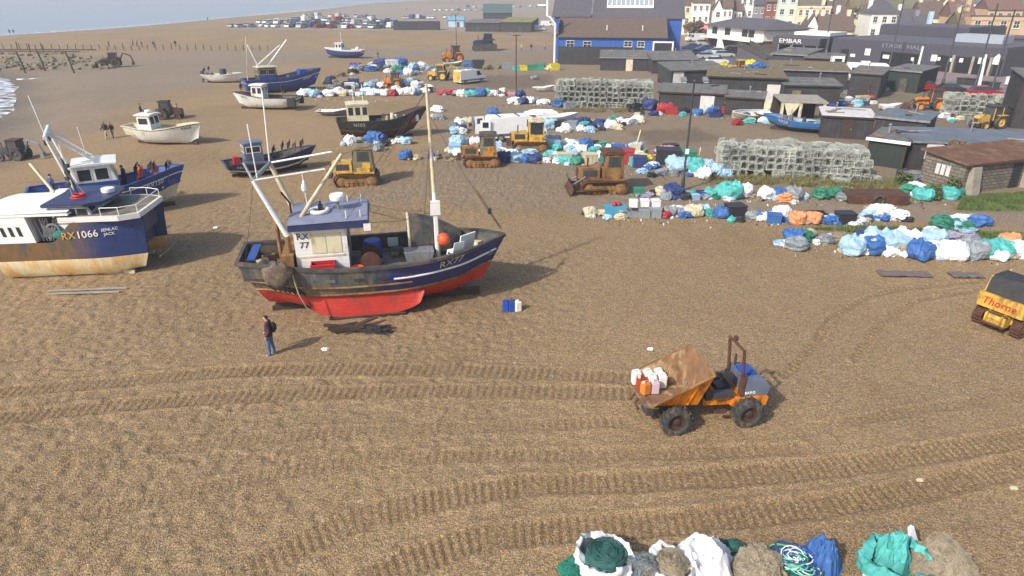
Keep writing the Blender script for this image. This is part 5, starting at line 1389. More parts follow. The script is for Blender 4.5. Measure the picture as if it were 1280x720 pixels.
def vanmesh(body):
    mb = MB(); prof = [(-2.5, .35), (-2.5, 2.0), (-2.3, 2.1), (1.0, 2.1), (1.25, 2.0), (1.75, 1.3), (2.45, 1.05), (2.55, .35)]
    n = len(prof); mb.add([(x, -.95, z) for x, z in prof]+[(x, .95, z) for x, z in prof], [tuple(range(n-1, -1, -1)), tuple(range(n, 2*n))]+[(i, (i+1) % n, n+(i+1) % n, n+i) for i in range(n)], 0)
    for s_ in (-1, 1): mb.add([(.75, s_*.96, 1.2), (1.65, s_*.96, 1.2), (1.25, s_*.96, 1.85), (.75, s_*.96, 1.85)], [(0, 1, 2, 3)], 1)
    mb.add([(1.3, -.8, 1.97), (1.3, .8, 1.97), (1.8, .86, 1.29), (1.8, -.86, 1.29)], [(0, 1, 2, 3)], 1)
    for x in (-1.6, 1.6):
        for s_ in (-1, 1): mb.lathe([(0, -.1), (.34, -.1), (.34, .1), (0, .1)], (x, s_*.88, .34), 'y', 12, 2)
    return mb.mesh('parked_van', [body, 'glass', 'rubber'])
CARS = {}
def car(x, y, rz, col, where, kind='car', z=0):
    key = (kind, col)
    if key not in CARM: CARM[key] = (carmesh if kind == 'car' else vanmesh)('car_'+col)
    o = bpy.data.objects.new('parked_'+kind, CARM[key]); COL.objects.link(o); o.location = (x, y, z+gh(x, y) if abs(x) < 300 else z); o.rotation_euler.z = rz
    CARS.setdefault((where, col, kind), []).append(o); o['category'] = kind
    return o
rn = random.Random(5)
# car park at the far end of the beach
for row, (py0, py1, x0, x1, n) in enumerate(((33.0, 35.0, 288, 505, 30), (28.5, 31.0, 325, 500, 26), (24.5, 27, 365, 490, 19), (19.5, 22, 385, 475, 12))):
    for i in range(n):
        u = (i+rn.uniform(-.3, .3))/n; px = lerp(x0, x1, u)+rn.uniform(-1.5, 1.5); py = lerp(py0, py1, u)+rn.uniform(-.7, .5)
        if rn.random() < .12: continue
        g = G(px, py+1)
        car(g.x, g.y, R(75)+rn.choice([0, math.pi])+rn.uniform(-.45, .45), rn.choice(['white', 'white', 'white', 'silver', 'silver', 'white', 'blue', 'grey', 'black', 'silver', 'white', 'red']), 'beach car park', 'van' if rn.random() < .2 else 'car', .03)
for row, (py, x0, x1, n) in enumerate(((21.5, 505, 548, 7), (11.5, 545, 610, 9), (7.5, 575, 690, 12), (21, 556, 580, 3))):
    for i in range(n):
        px = lerp(x0, x1, (i+rn.uniform(-.2, .2))/n); g = G(px, py+2)
        car(g.x, g.y, R(80)+rn.uniform(-.1, .1), rn.choice(['white', 'white', 'white', 'silver', 'blue', 'grey']), 'lot beyond the black fence', 'van' if rn.random() < .3 else 'car', .03)
for px, py, rz, col, kind in ((672, 39, 5, 'silver', 'van'), (684, 33, 5, 'white', 'van')):
    g = G(px, py); car(g.x, g.y, R(rz), col, 'strip between the black shed and the blue building', kind, .03)
for px, py, rz, col, kind in ((868, 52, 190, 'white', 'van'), (862, 62, 180, 'blue', 'car'), (880, 64, 180, 'blue', 'car'), (893, 68, 175, 'white', 'car'), (905, 72, 5, 'silver', 'car'), (884, 74, 5, 'silver', 'car'), (896, 80, 5, 'white', 'car'), (914, 70, 175, 'black', 'van'), (873, 70, 5, 'grey', 'car'), (858, 72, 5, 'blue', 'car'), (880, 57, 5, 'silver', 'car')):
    g = G(px, py); car(g.x, g.y, R(rz), col, 'parking place beside the blue building', kind, .03)
for px, py, rz, col, where in ((1018, 72, 170, 'white', 'forecourt under the lettered canopy'), (1158, 114, -12, 'red', 'paved square edge by the left white pole'), (1190, 118, -14, 'black', 'paved square edge between two red cars'), (1230, 122, -14, 'red', 'paved square edge by the right white pole'), (1254, 70, -10, 'white', 'street at the end of the dark hall')):
    g = G(px, py); car(g.x, g.y, R(rz), col, where, 'car', .05)
for (where, col, kind), lst in CARS.items():
    lst.sort(key=lambda o: pix(o.location)[0])
    prep = {'beach car park': 'in the beach car park', 'lot beyond the black fence': 'in the lot beyond the black fence', 'parking place beside the blue building': 'in the parking place beside the blue building'}.get(where, 'on the '+where)
    for i, o in enumerate(lst):
        o['label'] = (f'{col} parked {kind} {prep}' if len(lst) == 1 else f'{ordw(i)} {col} parked {kind} from the left {prep}')
        if len(lst) > 1 or 'car park' in where: o['group'] = 'vehicles '+prep
# ------------------------------------------------------------------ sheds, halls, houses
bandmat('black_boards', (.036, .034, .036), (.014, .014, .015), (2.2, 2.2, 0), .8, .1, .45, .9)
bandmat('grey_boards', s3(74, 70, 68), s3(48, 46, 46), (0, 0, 5), .85, .1)
bandmat('blue_boards', s3(44, 90, 164), s3(34, 72, 134), (0, 0, 3), .6, .1)
bandmat('dark_slate_roof', s3(86, 82, 88), s3(66, 62, 68), (0, 0, 4), .8, .12, .2)
bandmat('brown_tile_roof', s3(98, 82, 72), s3(78, 64, 56), (0, 0, 4), .85, .12, .25)
bandmat('red_tile_roof', s3(112, 84, 74), s3(90, 66, 58), (0, 0, 4), .85, .12, .25)
bandmat('hall_tiles', s3(70, 68, 78), s3(56, 54, 62), (0, 0, 2.2), .45, .06, .15)
for nm, c_ in (('render_white', s3(226, 222, 212)), ('render_cream', s3(214, 202, 172)), ('render_pale_green', s3(192, 204, 190)), ('render_tan', s3(188, 160, 128)), ('render_blue', s3(170, 194, 214)), ('render_grey', s3(128, 130, 140)), ('render_pink', s3(196, 120, 120))):
    mat(nm, c_, .8, var=.07, scale=.6, dirt=tuple(q*.7 for q in c_), damt=.12, dscale=.8)
mat('red_brick', s3(128, 72, 58), .85, var=.2, scale=6)
mat('door_white', s3(198, 196, 194), .6, var=.08, dirt=(.3, .28, .25), damt=.3)
mat('green_sheet', s3(40, 140, 92), .7)


def stonemat():
    m = mat('stone_blocks', s3(122, 112, 98), .9)
    nt = m.node_tree; N = nt.nodes; Lk = nt.links; b = N['Principled BSDF']
    tc = N.new('ShaderNodeTexCoord'); br = N.new('ShaderNodeTexBrick'); br.inputs['Scale'].default_value = 1
    br.inputs['Color1'].default_value = (*s3(138, 126, 108), 1); br.inputs['Color2'].default_value = (*s3(104, 94, 82), 1); br.inputs['Mortar'].default_value = (*s3(66, 60, 54), 1)
    br.inputs['Brick Width'].default_value = .55; br.inputs['Row Height'].default_value = .24; br.inputs['Mortar Size'].default_value = .03; br.inputs['Bias'].default_value = -.1
    sp = N.new('ShaderNodeSeparateXYZ'); Lk.new(tc.outputs['Object'], sp.inputs[0])
    ad = N.new('ShaderNodeMath'); Lk.new(sp.outputs[0], ad.inputs[0]); Lk.new(sp.outputs[1], ad.inputs[1])
    cb = N.new('ShaderNodeCombineXYZ'); Lk.new(ad.outputs[0], cb.inputs[0]); Lk.new(sp.outputs[2], cb.inputs[1]); Lk.new(cb.outputs[0], br.inputs['Vector'])
    nz = N.new('ShaderNodeTexNoise'); nz.inputs['Scale'].default_value = 2; nz.inputs['Detail'].default_value = 6; Lk.new(tc.outputs['Object'], nz.inputs['Vector'])
    ml = N.new('ShaderNodeMix'); ml.data_type = 'RGBA'; ml.blend_type = 'MULTIPLY'; ml.inputs[0].default_value = .6
    Lk.new(br.outputs[0], ml.inputs[6]); Lk.new(nz.outputs['Color'], ml.inputs[7])
    hs_ = N.new('ShaderNodeBrightContrast'); hs_.inputs['Bright'].default_value = .03; Lk.new(ml.outputs[2], hs_.inputs[0]); Lk.new(hs_.outputs[0], b.inputs['Base Color'])
stonemat()


def shed(label, p, q, depth, hf, hb, wallm, roofm, over=.2, cat='shed', name='shed', door=None, wins=(), trim=None, gable=False, rt=.12, grp=None, base=None):
    """p,q: pixels of the front wall's foot (left, right); depth away from the viewer; front and back eaves heights
    door=(x0,x1,h,material) metres along the front; wins=[(x0,x1,z0,z1)]"""
    a, b = (G(*p), G(*q)) if not isinstance(p, Vector) else (p, q)
    d = b-a; L = math.hypot(d.x, d.y); yaw = math.atan2(d.y, d.x)
    z = base if base is not None else min(gh(a.x, a.y), gh(b.x, b.y))-.05
    r = thing(name, label, cat, (a.x, a.y, z), yaw, grp)
    w = MB()
    if gable:
        hm = max(hf, hb)+depth*.25 if gable is True else gable
        w.prism([(0, 0), (depth, 0), (depth, hb), (depth/2, hm), (0, hf)], 0, L, axis='x')
    else:
        w.prism([(0, 0), (depth, 0), (depth, hb), (0, hf)], 0, L, axis='x')
    W = w.build('wall', wallm, r)
    mb = MB()
    def slab(y0, z0, y1, z1):
        mb.add([(-over, y0, z0), (L+over, y0, z0), (L+over, y1, z1), (-over, y1, z1), (-over, y0, z0+rt), (L+over, y0, z0+rt), (L+over, y1, z1+rt), (-over, y1, z1+rt)],
               [(0, 3, 2, 1), (4, 5, 6, 7), (0, 1, 5, 4), (1, 2, 6, 5), (2, 3, 7, 6), (3, 0, 4, 7)])
    if gable:
        sl = (hm-hf)/(depth/2); slab(-over, hf-sl*over+.01, depth/2, hm+.01); sl = (hm-hb)/(depth/2); slab(depth/2+.003, hm+.01, depth+over, hb-sl*over+.01)
    else:
        sl = (hb-hf)/depth; slab(-over, hf-sl*over+.01, depth+over, hb+sl*over+.01)
    RF = mb.build('roof', roofm, r)
    if cat == 'shed':                   # barge boards, stove pipe, corner boards, things left on the roof
        rs_ = random.Random(int(abs(a.x*7+a.y*13)))
        zr = lambda y: hf+(hb-hf)*y/depth+rt+.012
        MB().box(-over-.03, -over-.05, hf-.12, L+over+.03, -over-.004, hf+rt*.4).build('fascia', rs_.choice(['black_timber', 'dark_wood', 'grey_metal']), RF)
        for x in (.06, L-.06): MB().box(x-.06, -.035, 0, x+.06, -.003, hf-.05).build('corner_board', 'dark_wood', W)
        if not gable:
            x, y = rs_.uniform(.2, .8)*L, rs_.uniform(.4, .8)*depth
            MB().tube([(x, y, zr(y)-.1), (x, y, zr(y)+.7)], .07, 7).lathe([(.16, .68), (.02, .82), (0, .82)], (x, y, zr(y)), n=8).build('stove_pipe', 'grey_metal', RF)
            for k_ in range(rs_.randrange(2, 5)):
                x, y = rs_.uniform(.1, .9)*L, rs_.uniform(.15, .9)*depth
                MB().cbox((x, y, zr(y)+.05), (rs_.uniform(.4, 2.2), rs_.uniform(.1, .35), .07), (math.degrees(math.atan2(hb-hf, depth)), 0, rs_.uniform(-60, 60))).build('roof_batten', rs_.choice(['wood', 'grey_metal', 'concrete', 'dark_wood']), RF)
        if not door and L > 3: 
            x = rs_.uniform(.25, .6)*L; D = MB().box(x, -.06, .02, x+1.0, -.012, min(1.95, hf-.2)).build('door', rs_.choice(['dark_wood', 'grey_boards', 'worn_dark_paint']), r)
            MB().box(x+.8, -.1, .95, x+.88, -.06, 1.1).build('handle', 'grey_metal', D)
    if trim:
        MB().box(-over-.03, -over-.06, hf-.1, L+over+.03, -over-.005, hf+rt+.03).build('fascia', trim, RF)
    if door:
        x0, x1, h_, m_ = door
        D = MB().box(x0, -.06, .02, x1, -.01, h_).build('door', m_, r)
        MB().box(x1-.2, -.1, h_*.45, x1-.1, -.06, h_*.52).build('handle', 'dark_metal', D)
    for x0, x1, z0, z1 in wins: window(r, (x0, x1, z0, z1))
    r['L'] = L
    return r


WINM = {}
def window(r, rect, y=-.0, fm_='white_paint', sill=True):
    x0, x1, z0, z1 = rect; wd, ht = round(x1-x0, 2), round(z1-z0, 2); key = (wd, ht, fm_)
    if key not in WINM:
        mb = MB(); t = .08
        mb.box(0, -.07, 0, wd, 0, t).box(0, -.07, ht-t, wd, 0, ht).box(0, -.07, t, t, 0, ht-t).box(wd-t, -.07, t, wd, 0, ht-t).box(wd/2-.03, -.05, t, wd/2+.03, 0, ht-t).box(t, -.05, ht/2-.03, wd/2-.031, 0, ht/2+.03).box(wd/2+.031, -.05, ht/2-.03, wd-t, 0, ht/2+.03)
        if sill: mb.box(-.08, -.16, -.1, wd+.08, 0, -.003)
        WINM[key] = (mb.mesh('window', [fm_]), MB().box(t+.002, -.035, t+.002, wd-t-.002, -.012, ht-t-.002).mesh('pane', ['glass']))
    o = bpy.data.objects.new('window', WINM[key][0]); COL.objects.link(o); o.parent = r; o.location = (x0, y, z0)
    g = bpy.data.objects.new('pane', WINM[key][1]); COL.objects.link(g); g.parent = o
    return o


# --- black sheds round the yard
shed('black timber shed with white door just above the red drums', (822, 138), (903, 142), 5, 2.3, 2.6, 'black_boards', 'felt_roof', door=(4.9, 6.5, 2.05, 'door_white'))
shed('low black lean-to shed with a pale door beside the white doored shed', (905, 143), (951, 146), 3.0, 2.1, 2.4, 'black_boards', 'felt_roof', door=(4.3, 5.0, 1.9, 'cream_paint'))
shed('black shed with grey roof and pale gable end behind the white doored shed', (838, 108), (906, 106), 5, 2.3, 3.0, 'black_boards', 'felt_roof', door=(.3, 2.0, 2.2, 'door_white'))
shed('black shed with felt roof directly below the blue building on the left', (750, 88), (813, 89), 6, 2.3, 3.0, 'black_boards', 'felt_roof', door=(4.6, 5.8, 2.1, 'cream_paint'))
shed('black shed with felt roof next to the parked cars by the blue building', (815, 92), (871, 92), 6, 2.3, 3.2, 'black_boards', 'felt_roof')
shed('long black workshop with mossy flat roof and white door behind the front sheds', (882, 126), (976, 130), 9, 3.2, 3.3, 'black_boards', 'moss_roof', door=(7.4, 9.0, 2.4, 'door_white'), over=.3)
shed('black shed with grey roof and board door right of the long workshop', (977, 132), (1047, 134), 5, 2.6, 2.9, 'black_boards', 'felt_roof', door=(1.0, 2.0, 2.0, 'weathered_cab'))
shed('wide flat shed with brown mossy roof behind the workshop', (960, 112), (1056, 116), 9, 3.0, 3.3, 'black_boards', 'moss_roof', over=.3)
shed('square black shed with grey roof next to the white camper roof', (1058, 121), (1096, 124), 7, 3.2, 3.5, 'black_boards', 'felt_roof')
shed('dark green shed beside the parked red car', (1105, 113), (1145, 117), 7, 3.0, 3.2, mat('green_black_boards', s3(40, 48, 44), .8, var=.3), 'felt_roof')
shed('grey roofed dark store below the lettered canopy', (962, 92), (1003, 95), 9, 3.4, 3.8, 'black_boards', 'felt_roof', over=.3)
shed('dark store with brown door right of the timber pile', (1002, 97), (1038, 99), 8, 3.2, 3.4, mat('brown_black_boards', s3(52, 40, 38), .8, var=.3), 'felt_roof', door=(1.0, 2.4, 2.0, 'light_rust'))
# front group on the right
shed('black shed with white sheet roof behind the large pot stack', (1024, 171), (1088, 175), 4.4, 2.2, 2.3, 'black_boards', 'door_white', over=.15)
shed('black shed with blue grey felt roof right of the white roofed one', (1089, 175.5), (1152, 183), 6, 2.4, 2.3, 'black_boards', 'blue_felt', over=.2)
shed('small dark green hut with white trimmed roof at the end of the pot stack', (1080, 205), (1127, 212), 4.2, 2.2, 2.4, 'green_black_boards', 'felt_roof', trim='white_paint', wins=())
lg = shed('long black shed with blue grey roof along the right edge', (1134, 212), (1330, 220), 5.6, 2.4, 2.4, 'black_boards', 'blue_felt', over=.15)
MB().box(1.0, -.25, 1.0, 2.2, -.01, 2.2).build('window_boards', 'door_white', lg)
# stone store with mossy roof
a_, b_ = G(1186, 243), G(1330, 243)
fa, fb = G(1199, 243), G(1148, 228); dd = (fb-fa).normalized(); fr = Vector((dd.y, -dd.x, 0))
st = shed('stone block store with rusty mossy roof on the grass at the right edge', fa, fa+fr*9, (fb-fa).length, 2.2, 2.5, 'stone_blocks', 'rusty_roof', cat='stone building', name='stone_store', over=.3)
for i in range(3): MB().cbox((-.03, (fb-fa).length*.38+i*.42, 1.45), (.05, .3, .75)).build('window_bars', 'door_white', st)
MB().prism([(-.02, 0), (-.65, 0), (-.3, 2.0), (-.02, 2.1)], .35, 1.15, axis='x').build('buttress', 'concrete', st)
o = MB().prism([(-.02, 0), (-.75, 0), (-.2, 2.0), (-.02, 2.1)], 6.0, 6.6, axis='x').build('buttress', 'concrete', st)
MB().box(4.8, -.05, .02, 5.7, -.01, 1.9).build('door', 'black_timber', st)
# open shelter next to the blue derelict boat
a_ = G(972, 158); b_ = G(1030, 160); c_, yw, L_ = frame2(a_, b_)
op = thing('open_shelter', 'grey flat roofed open shelter on posts behind the bright blue boat', 'shelter', (c_.x, c_.y, 0), yw)
MB().box(-L_/2, 0, 2.5, L_/2, 5.5, 2.66).build('roof', 'concrete', op); MB().box(-L_/2, 5.2, 0, L_/2, 5.4, 2.49).build('wall', 'brown_black_boards', op)
for x in (-L_/2+.2, -.3, L_/2-.3):
    MB().box(x-.14, .1, 0, x+.14, .35, 2.49).build('post', 'cream_paint', op)
MB().prism([(-L_/2+.3, 2.49), (-L_/2+2.0, 2.49), (-L_/2+1.2, 1.2), (-L_/2+.8, 1.2)], .05, .09).build('hanging_sheet', 'cream_paint', op)
# tall dark shed at the right edge
shed('tall narrow black net shed cut by the right edge', (1262, 160), (1330, 164), 5, 5.2, 5.6, 'black_boards', 'felt_roof')
# far sheds on the beach
shed('long black fence of boards in front of the far car park', (492, 38), (549, 38), 4, 2.9, 2.9, 'black_boards', 'black_timber', over=.02, cat='fence', name='board_enclosure')
shed('low black shed with grey roof at the far edge of the open sand, left', (582, 39.5), (625, 40), 12, 2.9, 3.6, 'black_boards', 'felt_roof')
shed('low black shed with mossy green roof at the far edge of the open sand, right', (625.6, 40), (664, 40.5), 14, 3.2, 4.2, 'black_boards', mat('green_moss_roof', s3(120, 118, 66), .95, var=.2, scale=.8))
shed('dark boathouse with green roof behind the low black sheds', (604, 27), (640, 27), 16, 3.6, 4.2, 'black_boards', mat('green_roof', s3(70, 92, 90), .8, var=.1), gable=7.2)
shed('pale blue tarpaulin store by the low black sheds', (560, 34), (580, 34), 8, 2.6, 3.0, 'render_blue', mat('tarp_blue', s3(110, 160, 180), .6), gable=3.6)
# --- big blue building
A0, B0 = G(697, 78), G(829, 80); d_ = (B0-A0); L_ = math.hypot(d_.x, d_.y); yw = math.atan2(d_.y, d_.x)
bl = thing('blue_hall', 'big bright blue boarded hall with layered grey roofs and white framed windows', 'hall', (A0.x, A0.y, 0), yw)
MB().box(0, 0, 0, L_, 20, 4.9).build('wall', 'blue_boards', bl)
MB().add([(-.4, -.5, 4.75), (L_+.4, -.5, 4.75), (L_+.4, 7, 8.0), (-.4, 7, 8.0), (-.4, -.5, 4.95), (L_+.4, -.5, 4.95), (L_+.4, 7, 8.2), (-.4, 7, 8.2)], [(0, 3, 2, 1), (4, 5, 6, 7), (0, 1, 5, 4), (1, 2, 6, 5), (2, 3, 7, 6), (3, 0, 4, 7)]).build('lower_roof', 'brown_tile_roof', bl)
MB().prism([(0, 0), (9, 0), (9, 7.0), (4.5, 8.1), (0, 7.0)], 0, 0.01, axis='x').build('gable_panel', 'blue_boards', bl)
MB().box(-1.5, 7.2, 0, 6.2, 22, 8.3).build('wing_wall', 'blue_boards', bl)
MB().add([(-2, 6.8, 8.2), (6.0, 6.8, 8.2), (6.0, 14, 12), (-2, 14, 12), (-2, 6.8, 8.45), (6.0, 6.8, 8.45), (6.0, 14, 12.25), (-2, 14, 12.25)], [(0, 3, 2, 1), (4, 5, 6, 7), (0, 1, 5, 4), (1, 2, 6, 5), (2, 3, 7, 6), (3, 0, 4, 7)]).build('wing_roof', 'dark_slate_roof', bl)
MB().box(6.3, 7.2, 0, L_+3.5, 22, 8.0).build('rear_wall', 'blue_boards', bl)
RR = MB().add([(6.25, 6.9, 7.95), (L_+4, 6.9, 7.95), (L_+4, 15, 12.2), (6.25, 15, 12.2), (6.25, 6.9, 8.2), (L_+4, 6.9, 8.2), (L_+4, 15, 12.45), (6.25, 15, 12.45)], [(0, 3, 2, 1), (4, 5, 6, 7), (0, 1, 5, 4), (1, 2, 6, 5), (2, 3, 7, 6), (3, 0, 4, 7)]).build('upper_roof', 'dark_slate_roof', bl)
def rz_(y): return 8.2+(y-6.9)*4.25/8.1
mb = MB(); x0, x1, y0, y1 = 9.2, 18.6, 10.2, 14.5
for i in range(11):
    x = lerp(x0, x1, i/10); mb.add([(x-.1, y0, rz_(y0)+.05), (x+.1, y0, rz_(y0)+.05), (x+.1, y1, rz_(y1)+.05), (x-.1, y1, rz_(y1)+.05), (x-.1, y0, rz_(y0)+.3), (x+.1, y0, rz_(y0)+.3), (x+.1, y1, rz_(y1)+.3), (x-.1, y1, rz_(y1)+.3)], [(0, 3, 2, 1), (4, 5, 6, 7), (0, 1, 5, 4), (1, 2, 6, 5), (2, 3, 7, 6), (3, 0, 4, 7)])
mb.box(x0-.1, y0-.25, rz_(y0)-.0, x1+.1, y0-.003, rz_(y0)+.5)
SKY = mb.build('skylight_frame', 'white_clean', RR)
MB().add([(x0, y0, rz_(y0)+.16), (x1, y0, rz_(y0)+.16), (x1, y1, rz_(y1)+.16), (x0, y1, rz_(y1)+.16)], [(0, 1, 2, 3)]).build('skylight_pane', mat('pale_glass', s3(150, 158, 170), .2, var=.05), SKY)
for x0, x1, z0, z1 in ((1.6, 3.2, 3.0, 4.2), (5.0, 6.6, 2.9, 4.1), (13.0, 14.6, 3.1, 4.2), (15.6, 17.0, 3.1, 4.2)): window(bl, (x0, x1, z0, z1), -.005)
mb = MB().box(18.6, -.14, .1, 18.9, -.01, 3.9).box(22.3, -.14, .1, 22.6, -.01, 3.9).box(18.6, -.14, 3.91, 22.6, -.01, 4.2); mb.build('doorway_frame', 'white_clean', bl); MB().box(18.92, -.06, .1, 22.28, -.012, 3.9).build('doorway', 'black_timber', bl)
MB().tube([(-.6, -.6, 0), (-.6, -.6, 7.2), (-1.6, -.6, 8.4), (-2.2, -.6, 8.7), (-2.2, -.6, 12.6)], .22, 8).tube([(-2.2, -.6, 10.6), (-4.2, -.6, 10.6)], .16, 6).build('white_vent_pipe', 'white_clean', bl)
for x in (9.5, 16.5): MB().tube([(x, 2.0, 5.9), (x, 2.0, 7.0)], .1, 6).build('roof_vent', 'white_clean', bl)
shed('black board fence in front of the blue building', (697, 80.5), (802, 82), .35, 3.3, 3.3, 'black_boards', 'black_timber', over=.03, rt=.06, cat='fence', name='board_fence')
# --- paved square and road by the hall
pv = mat('paving', s3(132, 116, 112), .85, var=.1, scale=.3, dirt=s3(112, 98, 96), damt=.3, dscale=.15)
def sheet(name, px, z, m, zf=None):
    p = [G(*q) for q in px]; o = MB().add([(v.x, v.y, z) for v in p], [tuple(range(len(p)))]).build(name, m); o['kind'] = 'structure'; return o
sheet('paved_square', [(1098, 84), (1330, 98), (1500, 128), (1290, 141), (1175, 122), (1140, 108)], .10, 'paving')
sheet('road', [(845, 58), (1000, 78), (1110, 92), (1140, 108), (1060, 100), (900, 84), (850, 82)], .11, mat('asphalt', (.105, .1, .1), .9, var=.15, scale=.5))
sheet('car_park_surface', [(284, 37), (700, 41), (720, 20), (700, 4), (470, 6), (330, 24)], .06, mat('car_park_gravel', s3(138, 124, 108), .95, var=.12, scale=.3))
# --- dark tiled hall
def hall(label, p, q, depth, hgt, mats='hall_tiles', base=0):
    a, b = G(*p), G(*q); d = b-a; L = math.hypot(d.x, d.y); r = thing('tiled_hall', label, 'hall', (a.x, a.y, base), math.atan2(d.y, d.x))
    MB().box(0, 0, 0, L, depth, hgt).build('wall', mats, r); MB().box(.3, .3, hgt+.003, L-.3, depth-.3, hgt+.15).build('roof', 'dark_slate_roof', r)
    r['L'] = L; return r, L
h1, L1 = hall('dark grey tiled hall with open bays and pale lettering behind the paved square', (1036, 77), (1250, 97), 18, 4.5)
for x0, x1 in ((.27, .325), ): pass
def hpx(px): # metres along the hall front at a pixel column
    a = G(1036, 77); b = G(1250, 97); lo, hi = 0, 1
    for _ in range(40):
        m_ = (lo+hi)/2
        if pix(a.lerp(b, m_))[0] < px: lo = m_
        else: hi = m_
    return lo*L1
for x0, x1, zt in ((1049, 1058, 2.6), (1098, 1145, 2.7), (1167, 1186, 2.8), (1191, 1210, 2.8), (1214, 1232, 2.8), (1238, 1248, 2.8)):
    MB().box(hpx(x0), -.05, .1, hpx(x1), -.01, zt).build('doorway', mat('dark_bay', (.012, .012, .014), .4, var=.2), h1)
for px_, z0, sz in ((1061, 1.0, .5), (1064, 1.0, .5), (1078, 1.5, 1.1), (1101, 1.2, .6), (1105, 1.2, .6), (1136, 1.2, .5), (1160, 1.4, 1.0), (1168, 1.6, .5), (1183, 1.6, .5), (1195, 1.6, .6), (1218, 1.6, .9)):
    MB().box(hpx(px_), -.08, z0+.3, hpx(px_)+sz, -.055, z0+.3+sz*1.1).build('notice', 'render_white', h1)
for px_ in (1188, 1212, 1234): MB().box(hpx(px_)-.2, -.3, .1, hpx(px_)+.2, -.06, 3.0).build('pillar', 'concrete', h1)
MB().prism([(hpx(1236), 2.0), (hpx(1236)+1.2, 2.0), (hpx(1236)+1.2, 3.0), (hpx(1236)+.6, 3.7), (hpx(1236), 3.0)], -.12, -.06).build('house_sign', 'render_white', h1)
text('STADE', .95, Matrix.Translation((hpx(1109), -.06, 3.75)) @ Matrix.Rotation(math.pi/2, 4, 'X'), 'render_grey', h1, 'sign_letters', .03, stretch=1.4)
text('HALL', .95, Matrix.Translation((hpx(1138), -.06, 3.75)) @ Matrix.Rotation(math.pi/2, 4, 'X'), 'render_grey', h1, 'sign_letters', .03, stretch=1.4)
h2, L2_ = hall('taller dark tiled block rising behind the lettered hall', (1070, 72), (1180, 82), 14, 6.4)
h2.location = h2.location+Vector((7, 6, 0))
h3, L3 = hall('dark canopied cafe with white capitals on its fascia', (966, 71), (1032, 76), 12, 4.4)
MB().box(1, -3.0, 2.9, L3-.5, -.01, 4.3).build('canopy', 'hall_tiles', h3); MB().box(1.2, -.06, .1, L3-.8, -.012, 2.85).build('shopfront', 'dark_bay', h3)
for i in range(4): MB().tube([(lerp(2.4, L3-1, i/3), -2.8, 0), (lerp(2.4, L3-1, i/3), -2.8, 2.9)], .12, 6).build('post', 'concrete', h3)
text('EMBAR', 1.15, Matrix.Translation((L3*.42, -3.03, 3.6)) @ Matrix.Rotation(math.pi/2, 4, 'X'), 'render_white', h3, 'sign_letters', .03, stretch=1.4)
MB().box(3, 2, 4.6, L3-1, 10, 5.2).build('roof_terrace', 'render_white', h3)
MB().box(L1*.60, 8, 4.66, L1*.86, 12, 6.0).build('roof_light', 'pale_glass', h1)
# --- restaurant with terrace
a_, b_ = G(884, 57), G(952, 66); d_ = b_-a_; Lr = math.hypot(d_.x, d_.y)
rs = thing('restaurant', 'white terrace restaurant with long dark hipped roof and a stair', 'restaurant', (a_.x, a_.y, 0), math.atan2(d_.y, d_.x))
MB().box(0, 0, 0, Lr, 12, 2.5).build('ground_floor', mat('brown_wall', s3(112, 94, 84), .85, var=.15), rs)
MB().box(-.3, -.3, 2.51, Lr+.3, 12, 5.0).build('upper_floor', 'render_white', rs)
mb = MB(); mb.add([(-1.5, -1.5, 5.01), (Lr+1.5, -1.5, 5.01), (Lr+1.5, 13, 5.01), (-1.5, 13, 5.01), (4, 6, 7.0), (Lr-4, 6, 7.0)], [(3, 2, 1, 0), (0, 1, 5, 4), (1, 2, 5), (2, 3, 4, 5), (3, 0, 4)]); mb.build('roof', 'dark_slate_roof', rs)
for x in (2, 7.5, 14.5, 17, 23, 30):
    if x+2 < Lr: MB().box(x, -.36, 3.1, x+2.2, -.31, 4.7).build('window', 'glass', rs)
for x in (1.5, 5.5): MB().box(x, -.05, .1, x+3, -.01, 2.2).build('window', 'dark_bay', rs)
MB().box(-.3, -2.2, 2.2, Lr+.3, -.31, 2.5).build('balcony', 'render_white', rs)
MB().prism([(Lr*.38, 0), (Lr*.38+.2, 2.5), (Lr*.38+.8, 2.5), (Lr*.5, 0)], -3.0, -2.3).build('stair', 'render_white', rs)
a_ = G(966, 76); MB_ = MB()
rp = thing('stair_ramp', 'grey stair ramp climbing to the restaurant terrace', 'stairs', (a_.x, a_.y, 0), R(115))
for i in range(18): MB_.box(i*.5, -1.6, 0, i*.5+.5, 1.6, .2+i*.13)
MB_.build('steps', 'dark_slate_roof', rp)
for s_ in (-1, 1): MB().add([(0, s_*1.65, .3), (9, s_*1.65, 2.5), (9, s_*1.65, 3.4), (0, s_*1.65, 1.3), (0, s_*1.8, .3), (9, s_*1.8, 2.5), (9, s_*1.8, 3.4), (0, s_*1.8, 1.3)], [(0, 1, 2, 3), (7, 6, 5, 4), (0, 4, 5, 1), (3, 2, 6, 7), (1, 5, 6, 2), (0, 3, 7, 4)]).build('side_wall', 'grey_boards', rp)


